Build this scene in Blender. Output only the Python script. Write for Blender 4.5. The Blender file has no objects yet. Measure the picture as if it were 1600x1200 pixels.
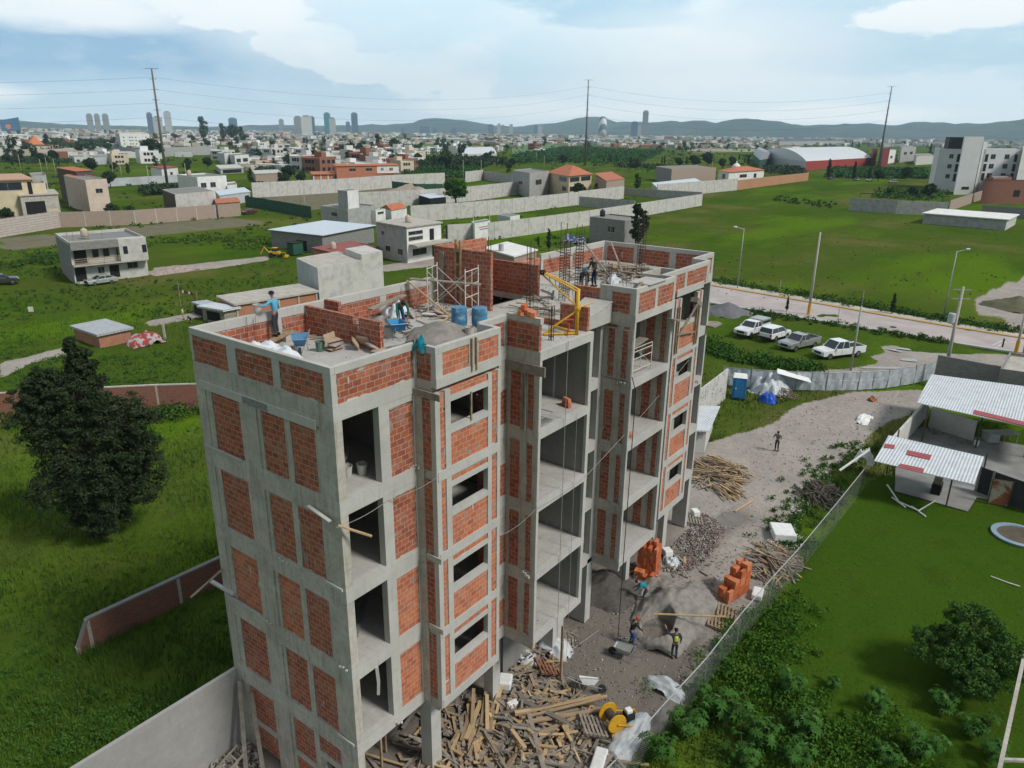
import bpy, bmesh, math, random
import numpy as np
from mathutils import Vector, Matrix
R = math.radians
random.seed(7)
SC = bpy.context.scene
COL = SC.collection
# ---------------------------------------------------------------- camera
CP = Vector((-12.3833, -15.4500, 23.3540))
CD = Vector((0.7590007, 0.5639952, -0.3253111))
CR = Vector((0.5995741, -0.8002363, 0.0115206))
CU = Vector((0.2538282, 0.2037923, 0.9455369))
F = 1144.727
cam = bpy.data.objects.new("camera", bpy.data.cameras.new("camera"))
cam.data.sensor_width = 36; cam.data.lens = F / 1600 * 36
cam.data.clip_start = .5; cam.data.clip_end = 40000
m = Matrix((CR, CU, -CD)).transposed().to_4x4(); m.translation = CP
cam.matrix_world = m
COL.objects.link(cam); SC.camera = cam
# ---------------------------------------------------------------- light
SUN_DIR = Vector((0.10, -0.80, 0.85)).normalized()
sun_el = math.asin(SUN_DIR.z); sun_az = math.atan2(SUN_DIR.x, SUN_DIR.y)
sl = bpy.data.lights.new("sun", 'SUN'); sl.energy = 3.0; sl.angle = R(12); sl.color = (1, .965, .91)
so = bpy.data.objects.new("sun", sl); so.rotation_euler = SUN_DIR.to_track_quat('Z', 'Y').to_euler(); COL.objects.link(so)
W = bpy.data.worlds.new("World"); SC.world = W; W.use_nodes = True
nt = W.node_tree; N = nt.nodes; L = nt.links; N.clear()
def nd(t, **k):
    n = N.new(t)
    for a, b in k.items():
        if a.startswith('i_'): n.inputs[a[2:].replace('_', ' ')].default_value = b
        else: setattr(n, a, b)
    return n
def mth(op, a, b=None, clamp=False):
    n = N.new('ShaderNodeMath'); n.operation = op; n.use_clamp = clamp
    for i, v in enumerate((a, b)):
        if v is None: continue
        if isinstance(v, (int, float)): n.inputs[i].default_value = v
        else: L.new(v, n.inputs[i])
    return n.outputs[0]
def mixc(f, a, b):
    n = N.new('ShaderNodeMix'); n.data_type = 'RGBA'
    for s, v in ((0, f), (6, a), (7, b)):
        if isinstance(v, tuple): n.inputs[s].default_value = (*v, 1)
        elif isinstance(v, (int, float)): n.inputs[s].default_value = v
        else: L.new(v, n.inputs[s])
    return n.outputs[2]
out = nd('ShaderNodeOutputWorld'); bg = nd('ShaderNodeBackground'); L.new(bg.outputs[0], out.inputs[0])
sky = nd('ShaderNodeTexSky'); sky.sky_type = 'NISHITA'; sky.sun_disc = False
sky.sun_elevation = sun_el; sky.sun_rotation = sun_az; sky.altitude = 2100; sky.dust_density = 2.0
tc = nd('ShaderNodeTexCoord'); sx = nd('ShaderNodeSeparateXYZ'); L.new(tc.outputs['Generated'], sx.inputs[0])
# azimuth (turned so that 0 is the way the plain lies) and elevation of the sky point
AZ0 = math.atan2(CD.y, CD.x)
rx = mth('ADD', mth('MULTIPLY', sx.outputs[0], math.cos(AZ0)), mth('MULTIPLY', sx.outputs[1], math.sin(AZ0)))
ry = mth('SUBTRACT', mth('MULTIPLY', sx.outputs[0], math.sin(AZ0)), mth('MULTIPLY', sx.outputs[1], math.cos(AZ0)))
az = mth('ARCTAN2', ry, rx); el = mth('ARCSINE', sx.outputs[2])
cb = nd('ShaderNodeCombineXYZ'); L.new(mth('MULTIPLY', az, 1.0), cb.inputs[0]); L.new(mth('MULTIPLY', el, 2.6), cb.inputs[1])
def fbm(scale, detail, rough, off=(0, 0, 0), dist=0.0):
    mp = nd('ShaderNodeMapping'); mp.inputs['Location'].default_value = off; L.new(cb.outputs[0], mp.inputs[0])
    n = nd('ShaderNodeTexNoise'); n.inputs['Scale'].default_value = scale; n.inputs['Detail'].default_value = detail
    n.inputs['Roughness'].default_value = rough; n.inputs['Distortion'].default_value = dist
    L.new(mp.outputs[0], n.inputs[0]); return n.outputs[0]
n1 = fbm(7.0, 9, .55, (3.1, 1.7, 0), .2); n2 = fbm(16.0, 10, .6, (7.7, 2.2, 0), .2); n3 = fbm(3.0, 6, .55, (1.3, 9.2, 0))
def blob(a, e, ra, re, soft=.35, wob=.5, nz=None):
    da = mth('DIVIDE', mth('SUBTRACT', az, a), ra); de = mth('DIVIDE', mth('SUBTRACT', el, e), re)
    d = mth('SQRT', mth('ADD', mth('MULTIPLY', da, da), mth('MULTIPLY', de, de)))
    d = mth('ADD', d, mth('MULTIPLY', mth('SUBTRACT', n2, .5), wob * 2.0))
    d = mth('ADD', d, mth('MULTIPLY', mth('SUBTRACT', n1, .5), wob * 2.2))
    return mth('DIVIDE', mth('SUBTRACT', 1 + soft / 2, d), soft, True)
def mx(*a):
    o = a[0]
    for b in a[1:]: o = mth('MAXIMUM', o, b)
    return o
PX = lambda x, y: ((x-800)/1145*.95, (206-y)/1145*.93)
def B(x, y, rx, ry, soft, wob=.4): a, e = PX(x, y); return blob(a, e, rx/1145, ry/1145, soft, wob)
WHT, PALE, MID, DKB = (9.9, 9.95, 9.8), (7.7, 8.9, 9.3), (4.6, 6.7, 8.0), (3.6, 5.5, 7.4)
c = mixc(mth('MULTIPLY', mth('SUBTRACT', n3, .38, True), 3.0, True), PALE, (8.4, 9.05, 9.3))
c = mixc(mth('MULTIPLY', B(130, 118, 430, 70, .8, .25), 1.0), c, (2.3, 4.2, 6.3))
c = mixc(mth('MULTIPLY', mx(B(380, 165, 420, 26, .9, .3), B(60, 178, 260, 12, .9, .3)), .8), c, (6.2, 7.5, 8.5))
c = mixc(mth('MULTIPLY', mx(B(120, 15, 420, 55, .6, .3), B(520, 60, 170, 62, .7, .35)), .9), c, (7.7, 8.5, 8.9))
c = mixc(mx(B(400, 42, 110, 30, .14, .6), B(500, 84, 75, 30, .14, .6), B(565, 118, 60, 24, .16, .6), B(640, 128, 50, 34, .18, .6), B(722, 125, 45, 48, .2, .6), B(60, 165, 60, 12, .8, .4), B(200, 60, 120, 22, .8, .5)), c, WHT)
c = mixc(mth('MULTIPLY', mx(B(640, 40, 130, 60, .6, .3), B(850, 100, 110, 30, 1.0, .3)), .7), c, (6.5, 8.5, 9.2))
c = mixc(mth('MULTIPLY', mx(B(935, 16, 130, 26, .3, .5), B(950, 44, 90, 12, .4, .5)), .95), c, MID)
c = mixc(mth('MULTIPLY', mx(B(1330, 92, 300, 30, .35, .45), B(1500, 40, 220, 50, .5, .45), B(1220, 45, 120, 50, .5, .45), B(1650, 110, 170, 40, .5, .4)), .85), c, (5.2, 7.1, 8.2))
c = mixc(mx(B(1400, 50, 115, 22, .2, .6), B(1080, 110, 160, 60, 1.2, .3), B(1240, 175, 160, 12, .6, .5), B(1570, 165, 60, 16, .5, .5), B(900, 170, 260, 14, .9, .5), B(740, 170, 120, 12, .5, .5)), c, WHT)
c = mixc(mth('MULTIPLY', mth('SUBTRACT', n2, .5, True), 1.6, True), c, (8.9, 9.3, 9.4)); c = mixc(mth('MULTIPLY', mth('SUBTRACT', .47, n1, True), 1.6, True), c, (6.2, 7.7, 8.6))
hi = mixc(mth('MULTIPLY', mth('SUBTRACT', el, .22), 3.0, True), c, (3.8, 4.3, 4.7))  # sky above the view dimmed to weaken the fill light
hi = mixc(mth('MULTIPLY', mth('SUBTRACT', mth('ABSOLUTE', az), .95, True), .9, True), hi, (2.7, 2.85, 2.9))  # unseen sky to the sides and rear toned down to set the gable's fill
gn = nd('ShaderNodeVectorMath'); gn.operation = 'SCALE'; gn.inputs[3].default_value = 1.3; L.new(hi, gn.inputs[0])
L.new(mixc(.88, sky.outputs[0], gn.outputs[0]), bg.inputs[0]); bg.inputs[1].default_value = .1
SC.view_settings.view_transform = 'Standard'; SC.view_settings.look = 'None'
SC.view_settings.exposure = 0.1; SC.view_settings.gamma = 1
# ---------------------------------------------------------------- surveying helpers
def G(px, py, z=0.0):
    """world point on the level z that was sighted at (px,py) of the survey photo"""
    v = CD + CR * ((px - 800) / F) - CU * ((py - 600) / F)
    t = (z - CP.z) / v.z
    return CP + v * t
def HZ(g, ytop):
    k = (600 - ytop) / F; q = Vector((g[0], g[1], g[2] if len(g) > 2 else 0)) - CP
    return (k * q.dot(CD) - q.dot(CU)) / (CU.z - k * CD.z)
# ---------------------------------------------------------------- materials
MATS = {}
def newmat(name):
    m = bpy.data.materials.new(name); m.use_nodes = True
    t = m.node_tree; t.nodes.clear()
    o = t.nodes.new('ShaderNodeOutputMaterial'); p = t.nodes.new('ShaderNodeBsdfPrincipled')
    t.links.new(p.outputs[0], o.inputs[0]); MATS[name] = m
    return m, t, p
def tnoise(t, vec, scale, detail=4, rough=.55):
    n = t.nodes.new('ShaderNodeTexNoise'); n.inputs['Scale'].default_value = scale
    n.inputs['Detail'].default_value = detail; n.inputs['Roughness'].default_value = rough
    t.links.new(vec, n.inputs[0]); return n.outputs[0]
def tramp(t, fac, lo, hi):
    n = t.nodes.new('ShaderNodeMapRange'); n.clamp = True
    n.inputs[1].default_value = lo; n.inputs[2].default_value = hi
    t.links.new(fac, n.inputs[0]); return n.outputs[0]
def tmix(t, f, a, b, bt='MIX'):
    n = t.nodes.new('ShaderNodeMix'); n.data_type = 'RGBA'; n.blend_type = bt
    for s, v in ((0, f), (6, a), (7, b)):
        if isinstance(v, (tuple, list)): n.inputs[s].default_value = (*v[:3], 1)
        elif isinstance(v, (int, float)): n.inputs[s].default_value = v
        else: t.links.new(v, n.inputs[s])
    return n.outputs[2]
def tmul(t, a, b):
    n = t.nodes.new('ShaderNodeMath'); n.operation = 'MULTIPLY'
    for i, v in enumerate((a, b)):
        if isinstance(v, (int, float)): n.inputs[i].default_value = v
        else: t.links.new(v, n.inputs[i])
    return n.outputs[0]
def tbump(t, p, h, s, d=.02):
    b = t.nodes.new('ShaderNodeBump'); b.inputs['Strength'].default_value = s; b.inputs['Distance'].default_value = d
    t.links.new(h, b.inputs['Height']); t.links.new(b.outputs[0], p.inputs['Normal'])
def coords(t, kind='Object'):
    return t.nodes.new('ShaderNodeTexCoord').outputs[kind]
def tmap(t, vec, sc):
    n = t.nodes.new('ShaderNodeMapping'); n.inputs['Scale'].default_value = sc; t.links.new(vec, n.inputs[0]); return n.outputs[0]
def mat(name, c1, c2=None, scale=3, rough=.8, bump=0, metal=0, lo=.35, hi=.65, spec=.3, detail=5):
    if name in MATS: return MATS[name]
    m, t, p = newmat(name)
    p.inputs['Roughness'].default_value = rough; p.inputs['Metallic'].default_value = metal
    p.inputs['Specular IOR Level'].default_value = spec
    if c2 is None: c2 = tuple(x * .8 for x in c1)
    v = coords(t); n = tnoise(t, v, scale, detail)
    t.links.new(tmix(t, tramp(t, n, lo, hi), c1, c2), p.inputs['Base Color'])
    if bump: tbump(t, p, n, bump)
    return m
def concrete(name, c, dark, streak=.5, stain=.5):
    m, t, p = newmat(name); p.inputs['Roughness'].default_value = .9; p.inputs['Specular IOR Level'].default_value = .15
    v = coords(t, 'Object'); uv = coords(t, 'UV')
    a = tnoise(t, v, .9, 6, .65); b = tnoise(t, v, 5, 6, .7); s = tnoise(t, tmap(t, uv, (5, .35, 1)), 1.5, 5, .6); g = tnoise(t, v, 40, 3, .7)
    col = tmix(t, tramp(t, a, .35, .68), c, tuple(.5 * (x + y) for x, y in zip(c, dark)))
    col = tmix(t, tmul(t, tramp(t, b, .52, .75), stain), col, dark)
    col = tmix(t, tmul(t, tramp(t, s, .52, .72), streak), col, dark)
    col = tmix(t, tmul(t, tramp(t, b, .42, .25), .35), col, tuple(min(.8, x * 1.35) for x in c))
    col = tmix(t, tmul(t, tramp(t, g, .6, .8), .3), col, dark)
    w = t.nodes.new('ShaderNodeTexBrick'); w.offset = .37; w.inputs['Scale'].default_value = 1; w.inputs['Brick Width'].default_value = 1.22; w.inputs['Row Height'].default_value = .41; w.inputs['Mortar Size'].default_value = .006; w.inputs['Bias'].default_value = 0
    w.inputs['Color1'].default_value = (0, 0, 0, 1); w.inputs['Color2'].default_value = (1, 1, 1, 1); t.links.new(uv, w.inputs[0])
    col = tmix(t, tmul(t, w.outputs['Fac'], .45), col, dark); col = tmix(t, tmul(t, w.outputs['Color'], .12), col, dark)
    rs1 = tnoise(t, tmap(t, uv, (3.3, .22, 1)), 2.3, 5, .65); col = tmix(t, tmul(t, tramp(t, rs1, .60, .74), .35), col, (.27, .19, .12))
    t.links.new(col, p.inputs['Base Color']); tbump(t, p, b, .5, .03)
    return m
def brick(name, c1, c2, mortar, bw=.33, rh=.2, mt=.012, smear=.5, smearc=(.36, .31, .27)):
    m, t, p = newmat(name); p.inputs['Roughness'].default_value = .9; p.inputs['Specular IOR Level'].default_value = .15
    uv = coords(t, 'UV'); v = coords(t)
    wob = t.nodes.new('ShaderNodeVectorMath'); wob.operation = 'MULTIPLY_ADD'; wn = t.nodes.new('ShaderNodeTexNoise'); wn.inputs['Scale'].default_value = 1.6; t.links.new(uv, wn.inputs[0])
    t.links.new(wn.outputs['Color'], wob.inputs[0]); wob.inputs[1].default_value = (.05, .05, 0); t.links.new(uv, wob.inputs[2])
    b = t.nodes.new('ShaderNodeTexBrick'); t.links.new(wob.outputs[0], b.inputs[0])
    b.inputs['Scale'].default_value = 1; b.inputs['Brick Width'].default_value = bw; b.inputs['Row Height'].default_value = rh
    b.inputs['Mortar Size'].default_value = mt; b.inputs['Mortar Smooth'].default_value = .3; b.inputs['Bias'].default_value = -.1
    b.inputs['Color1'].default_value = (*c1, 1); b.inputs['Color2'].default_value = (*c2, 1); b.inputs['Mortar'].default_value = (*mortar, 1)
    n = tnoise(t, v, 1.7, 6, .65); n2 = tnoise(t, v, 9, 5, .7); n3 = tnoise(t, v, 26, 4, .7)
    col = tmix(t, tmul(t, tramp(t, n2, .4, .7), .4), b.outputs['Color'], tuple(x * .6 for x in c2))
    col = tmix(t, tmul(t, tramp(t, n, .5, .78), smear), col, smearc)
    col = tmix(t, tmul(t, tramp(t, n3, .58, .75), smear * .8), col, smearc)
    t.links.new(col, p.inputs['Base Color'])
    tbump(t, p, b.outputs['Fac'], -.6, .02)
    return m
def corrug(name, c, c2, freq=6, rough=.5, metal=0, rot=0):
    m, t, p = newmat(name); p.inputs['Roughness'].default_value = rough; p.inputs['Metallic'].default_value = metal
    uv = coords(t, 'UV'); v = coords(t)
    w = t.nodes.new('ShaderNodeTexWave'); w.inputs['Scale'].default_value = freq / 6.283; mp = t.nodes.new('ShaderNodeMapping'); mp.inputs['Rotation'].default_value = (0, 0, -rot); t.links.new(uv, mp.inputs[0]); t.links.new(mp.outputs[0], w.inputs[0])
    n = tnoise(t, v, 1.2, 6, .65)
    col = tmix(t, tramp(t, n, .45, .75), c, c2); col = tmix(t, tmul(t, tramp(t, w.outputs['Fac'], .25, 0), .4), col, tuple(x*.55 for x in c2)); t.links.new(col, p.inputs['Base Color'])  # valley shading put into the colour, along with a little rib dirt
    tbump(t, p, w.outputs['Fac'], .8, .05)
    return m
CONC = concrete('concrete_frame', (.53, .495, .44), (.225, .205, .175), .65, .75)
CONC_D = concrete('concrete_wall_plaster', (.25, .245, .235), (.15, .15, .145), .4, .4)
CONC_L = concrete('concrete_light', (.50, .49, .46), (.33, .32, .30), .3, .3)
SLAB = concrete('concrete_slab', (.46, .45, .42), (.29, .275, .25), .2, .6)
BRICK = brick('brick_red', (.43, .13, .065), (.25, .068, .042), (.42, .35, .29), mt=.012, smear=.5)
BRICKO = brick('brick_orange', (.56, .19, .09), (.38, .11, .06), (.46, .40, .34), mt=.010, smear=.45)
BRICKN = brick('brick_old', (.30, .10, .06), (.20, .075, .05), (.26, .20, .17), .28, .1, .012, .5, (.16, .13, .11))
BLOCKT = brick('block_tan', (.42, .33, .27), (.36, .28, .23), (.26, .2, .17), .4, .2, .015, .3)
BLOCKG = brick('block_grey', (.27, .265, .25), (.2, .195, .185), (.33, .32, .3), .4, .2, .015, .4, (.14, .14, .13))
ORANGE = mat('block_orange_new', (.56, .15, .05), (.40, .10, .04), 5, .85, .2)
DARK = mat('dark_interior', (.02, .02, .02), (.012, .012, .012), 2, .9)
GLASS = mat('window_glass', (.03, .04, .05), (.02, .025, .03), 1, .12, spec=.6)
WOOD = mat('timber', (.40, .29, .18), (.22, .15, .095), 4, .85, .2, lo=.3, hi=.7)
WOODG = mat('timber_grey', (.32, .28, .23), (.18, .155, .13), 4, .9, .2, lo=.3, hi=.7)
WOODL = mat('timber_new', (.52, .38, .21), (.40, .27, .14), 6, .8)
WHITE = mat('white_paint', (.74, .74, .72), (.62, .61, .58), .6, .8, .05)
WHITED = mat('white_paint_stained', (.52, .505, .47), (.33, .32, .295), .8, .85, .1, lo=.45, hi=.8)
CREAM = mat('cream_plaster', (.62, .53, .37), (.52, .44, .3), .5)
PINKC = mat('peach_plaster', (.62, .50, .42), (.54, .43, .36), .5)
BEIGE = mat('beige_wall', (.52, .45, .38), (.42, .36, .31), .8)
GREYW = mat('grey_render', (.38, .38, .37), (.26, .26, .25), .9, lo=.4, hi=.75)
GREYL = mat('grey_paint', (.48, .50, .52), (.40, .42, .44), .5)
TERRA = mat('terracotta_roof', (.50, .17, .085), (.36, .11, .06), 1.5, .8, .2)
REDR = mat('red_paint', (.36, .05, .045), (.26, .04, .035), 1)
REDD = mat('dark_red_paint', (.2, .03, .03), (.15, .025, .025), 1)
STEEL = mat('steel_grey', (.36, .37, .38), (.26, .265, .27), 3, .5, 0, .4)
RUSTY = mat('rebar_rust', (.10, .065, .05), (.05, .035, .03), 12, .8)
PIPEW = mat('pipe_white', (.66, .65, .6), (.45, .42, .38), 6, .6)
YEL = mat('yellow_machine_paint', (.66, .36, .02), (.48, .25, .03), 8, .5, lo=.45, hi=.8)
BLUEP = mat('blue_plastic', (.05, .2, .38), (.12, .25, .36), 5, .45, lo=.4, hi=.8)
BLUEL = mat('blue_cabin_plastic', (.02, .17, .42), (.02, .13, .33), 2, .4)
FOAM = mat('white_foam', (.78, .78, .76), (.66, .66, .64), 5, .8)
PLASTIC = mat('plastic_sheet', (.55, .58, .60), (.42, .45, .47), 2, .45, .3)
BLACK = mat('black_rubber', (.015, .015, .016), (.03, .03, .03), 5, .7)
TANK = mat('tank_beige', (.5, .42, .33), (.42, .35, .28), 2, .6)
TANKB = mat('tank_black', (.02, .02, .022), (.03, .03, .03), 2, .5)
SAND = mat('grey_sand', (.27, .25, .225), (.19, .175, .155), 3, .95, .6)
GRAVEL = mat('grey_gravel', (.17, .17, .175), (.11, .11, .115), 10, .95, .6)
ROADM = mat('road_concrete', (.45, .39, .38), (.35, .305, .295), .25, .9, .1)
KERBY = mat('kerb_paint', (.55, .33, .08), (.42, .3, .16), 1.5, .8)
ASPH = mat('asphalt', (.16, .155, .15), (.12, .115, .11), .3, .95)
PUDDLE = mat('puddle_water', (.28, .27, .25), (.22, .21, .2), 1, .08, spec=.6)
_q = G(1538, 713.6, 2.7)-G(1388.5, 680, 2.7)
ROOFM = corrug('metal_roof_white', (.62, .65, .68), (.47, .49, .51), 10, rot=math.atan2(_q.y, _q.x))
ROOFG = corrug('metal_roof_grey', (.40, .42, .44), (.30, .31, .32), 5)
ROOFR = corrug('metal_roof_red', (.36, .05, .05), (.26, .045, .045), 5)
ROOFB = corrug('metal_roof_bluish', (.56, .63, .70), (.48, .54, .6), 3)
GREENT = mat('green_screen', (.03, .10, .06), (.02, .075, .045), .6)
# ---------------------------------------------------------------- mesh builder
class MB:
    def __init__(s): s.v = []; s.f = []; s.m = []; s.mats = []
    def mi(s, m):
        if m not in s.mats: s.mats.append(m)
        return s.mats.index(m)
    def add(s, vs, fs, m):
        o = len(s.v); k = s.mi(m); s.v += [tuple(v) for v in vs]
        for f in fs: s.f.append(tuple(i + o for i in f)); s.m.append(k)
        return s
    def box(s, x0, x1, y0, y1, z0, z1, m=None):
        m = m or CONC
        return s.add([(x0,y0,z0),(x1,y0,z0),(x1,y1,z0),(x0,y1,z0),(x0,y0,z1),(x1,y0,z1),(x1,y1,z1),(x0,y1,z1)],
                     [(0,3,2,1),(4,5,6,7),(0,1,5,4),(1,2,6,5),(2,3,7,6),(3,0,4,7)], m)
    def bar(s, p, q, w, h, m, up=(0,0,1)):
        p, q = Vector(p), Vector(q); d = (q - p).normalized(); u = Vector(up)
        if abs(d.dot(u)) > .98: u = Vector((1,0,0))
        a = d.cross(u).normalized() * (w/2); b = a.cross(d).normalized() * (h/2)
        vs = [p-a-b, p+a-b, p+a+b, p-a+b, q-a-b, q+a-b, q+a+b, q-a+b]
        return s.add(vs, [(0,3,2,1),(4,5,6,7),(0,1,5,4),(1,2,6,5),(2,3,7,6),(3,0,4,7)], m)
    def tube(s, pts, r, m, n=6, r2=None, cap=True):
        pts = [Vector(p) for p in pts]; K = len(pts); o = []
        for i, p in enumerate(pts):
            d = (pts[min(i+1,K-1)] - pts[max(i-1,0)]).normalized()
            u = Vector((0,0,1)) if abs(d.z) < .9 else Vector((1,0,0))
            a = d.cross(u).normalized(); b = d.cross(a).normalized()
            rr = r if r2 is None else r + (r2 - r) * i / (K-1)
            o += [p + a*rr*math.cos(6.2832*j/n) + b*rr*math.sin(6.2832*j/n) for j in range(n)]
        fs = [(i*n+j, i*n+(j+1)%n, (i+1)*n+(j+1)%n, (i+1)*n+j) for i in range(K-1) for j in range(n)]
        if cap: fs += [tuple(range(n))[::-1], tuple((K-1)*n+j for j in range(n))]
        return s.add(o, fs, m)
    def lathe(s, prof, m, n=16, c=(0,0,0)):
        o = [(c[0]+r*math.cos(6.2832*j/n), c[1]+r*math.sin(6.2832*j/n), c[2]+z) for r, z in prof for j in range(n)]
        K = len(prof); fs = [(i*n+j, i*n+(j+1)%n, (i+1)*n+(j+1)%n, (i+1)*n+j) for i in range(K-1) for j in range(n)]
        fs += [tuple(range(n))[::-1], tuple((K-1)*n+j for j in range(n))]
        return s.add(o, fs, m)
    def prism(s, poly, z0, z1, m):
        k = len(poly); vs = [(*p, z0) for p in poly] + [(*p, z1) for p in poly]
        return s.add(vs, [tuple(range(k))[::-1], tuple(range(k, 2*k))] + [(i, (i+1)%k, (i+1)%k+k, i+k) for i in range(k)], m)
    def xprism(s, poly, y0, y1, m):
        """polygon in xz, extruded along y"""
        k = len(poly); vs = [(p[0], y0, p[1]) for p in poly] + [(p[0], y1, p[1]) for p in poly]
        return s.add(vs, [tuple(range(k)), tuple(range(k, 2*k))[::-1]] + [(i, i+k, (i+1)%k+k, (i+1)%k) for i in range(k)], m)
    def quad(s, a, b, c, d, m): return s.add([a,b,c,d], [(0,1,2,3)], m)
    def mesh(s, name, org=(0,0,0)):
        me = bpy.data.meshes.new(name); ox, oy, oz = org
        me.from_pydata([(x-ox, y-oy, z-oz) for x, y, z in s.v], [], s.f)
        for m in s.mats: me.materials.append(m)
        me.polygons.foreach_set('material_index', s.m)
        uvl = me.uv_layers.new(name='UV')
        co = np.array(s.v, dtype=np.float64).reshape(-1, 3)
        nl = len(me.loops); li = np.empty(nl, np.int32); me.loops.foreach_get('vertex_index', li)
        pn = np.empty(len(me.polygons)*3); me.polygons.foreach_get('normal', pn); pn = pn.reshape(-1, 3)
        lt = np.empty(len(me.polygons), np.int32); me.polygons.foreach_get('loop_total', lt)
        n = np.repeat(pn, lt, axis=0); c = co[li]; hz = np.abs(n[:,2]) > .7
        # along-wall coordinate
        t = np.stack([-n[:,1], n[:,0]], 1); ln = np.maximum(np.linalg.norm(t, axis=1), 1e-6); t = t / ln[:,None]
        u = (c[:,:2]*t).sum(1)
        uv = np.where(hz[:,None], c[:,:2], np.stack([u, c[:,2]], 1))
        uvl.data.foreach_set('uv', uv.astype(np.float32).ravel())
        return me
    def build(s, name, parent=None, smooth=False, bevel=0, **tg):
        org = (0,0,0) if parent is None else parent.get('_o', (0,0,0))
        me = s.mesh(name, org)
        if smooth: me.polygons.foreach_set('use_smooth', [True]*len(me.polygons))
        o = bpy.data.objects.new(name, me); COL.objects.link(o)
        if parent is not None:
            o.parent = parent; o['_o'] = list(org)
        if bevel:
            b = o.modifiers.new('b', 'BEVEL'); b.width = bevel; b.segments = 2; b.limit_method = 'ANGLE'
        tag(o, **tg); return o
def tag(o, label=None, cat=None, group=None, kind=None):
    if label: o['label'] = label
    if cat: o['category'] = cat
    if group: o['group'] = group
    if kind: o['kind'] = kind
    return o
def thing(name, label, cat, loc=(0,0,0), rz=0, group=None, world=True):
    """Empty at the base; parts built in world coordinates when world=True, else in local ones"""
    o = bpy.data.objects.new(name, None); COL.objects.link(o); o.location = loc; o.rotation_euler = (0,0,rz)
    o.empty_display_size = .3
    o['_o'] = list(loc) if world else [0,0,0]
    return tag(o, label, cat, group)
def kids(o): return [c for c in COL.objects if c.parent == o]
KC = {}
def copy_tree(src, loc, rz=0, scale=1, label=None, group=None, tree=None):
    r = src.copy(); COL.objects.link(r); r.location = loc; r.rotation_euler = (0,0,rz); r.scale = (scale,)*3 if isinstance(scale, (int,float)) else scale
    if label: r['label'] = label
    if group: r['group'] = group
    if src.name not in KC: KC[src.name] = [(c, kids(c)) for c in kids(src)]
    for c, gs in KC[src.name]:
        cc = c.copy(); COL.objects.link(cc); cc.parent = r
        for g in gs:
            gg = g.copy(); COL.objects.link(gg); gg.parent = cc
    return r
# ================================================================ the unfinished building
LX, WY, RZ, HP = 27.13, 7.06, 16.03, 17.16
ST = [3.93, 6.96, 9.99, 13.00, 16.03]        # tops of the floor slabs
BA, BC = -.885, -1.47                        # bay front, balcony front
BLD = thing('unfinished_apartment_building', 'five-storey unfinished concrete frame building with red brick infill, centre of the building site', 'building')
def part(name, mb, label=None, parent=None, kind=None, bevel=0): return mb.build(name, parent or BLD, label=label, kind=kind, bevel=bevel)
BRK = []
_part = part
def part(name, mb, *a, **k):
    if name in ('brick_panel', 'roof_brick_wall', 'stair_core_wall'):
        v = np.array(mb.v); BRK.append((v.min(0), v.max(0)))
    return _part(name, mb, *a, **k)
def jit(a): return a + random.uniform(-.01, .01)
# slabs
for i, z in enumerate(ST):
    b = MB(); t = .28; m = SLAB; z -= .004
    b.box(.16, LX-.17, .13, 4.3 if i == 4 else WY-.17, z-t, z, m)
    if i == 4:
        b.box(.1, 12.1, 4.3, WY-.1, z-t, z, m); b.box(15.45, LX-.1, 4.3, WY-.1, z-t, z, m); b.box(12.1, 15.45, 6.75, WY-.1, z-t, z, m)
    for x0, x1, y in ((3.3, 6.55, BA), (20.58, 23.83, BA), (8.07, 11.71, BC), (15.17, 19.06, BC)):
        b.box(x0+.1, x1-.1, y+.1, .12, z-t, z, m)
    part('floor_slab', b)
# ground-level slab and interior walls, one part each
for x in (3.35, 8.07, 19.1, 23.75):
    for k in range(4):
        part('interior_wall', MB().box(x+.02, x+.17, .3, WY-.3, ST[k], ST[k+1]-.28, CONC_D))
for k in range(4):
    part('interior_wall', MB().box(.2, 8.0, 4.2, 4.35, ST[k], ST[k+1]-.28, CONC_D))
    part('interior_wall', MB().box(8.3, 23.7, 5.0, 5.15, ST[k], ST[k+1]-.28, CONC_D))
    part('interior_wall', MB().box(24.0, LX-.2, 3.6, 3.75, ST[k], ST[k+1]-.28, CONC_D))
part('rear_wall', MB().box(.2, LX-.2, WY-.16, WY, .0, ST[4]-.3, BLOCKG))
part('end_wall', MB().box(LX-.16, LX, .3, WY-.1, ST[0], ST[4]-.3, CONC))
# gable (left facade, X = 0)
P1, P2, P3 = (4.68, 6.24), (2.36, 3.53), (.92, 2.08)
for a, b_ in ((0, .62), (6.55, WY)): part('corner_column', MB().box(0, .3, a, b_, 0, RZ-.02, CONC))
for a, b_ in ((.62, .92), (2.08, 2.36), (3.53, 3.72), (4.5, 4.68), (6.24, 6.55)):
    part('gable_column', MB().box(.025, .27, a, b_, 0, RZ-.05, CONC))
part('gable_column', MB().box(-.012, .27, 3.72, 4.5, 0, RZ-.05, CONC))
for i, z in enumerate(ST):
    b = MB(); b.box(-.02, .24, .62, 6.55, z-.72 if i < 4 else z-.78, z+.0, CONC)
    part('gable_beam', b)
    if i < 4: part('gable_ledge_board', MB().box(-.07, -.022, 4.75, 6.9, z-.02, z+.05, CONC_L) if i % 2 else MB().box(-.08, -.022, .1, .9, z-.06, z+.04, CONC_L))
zz = [0] + ST
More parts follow.
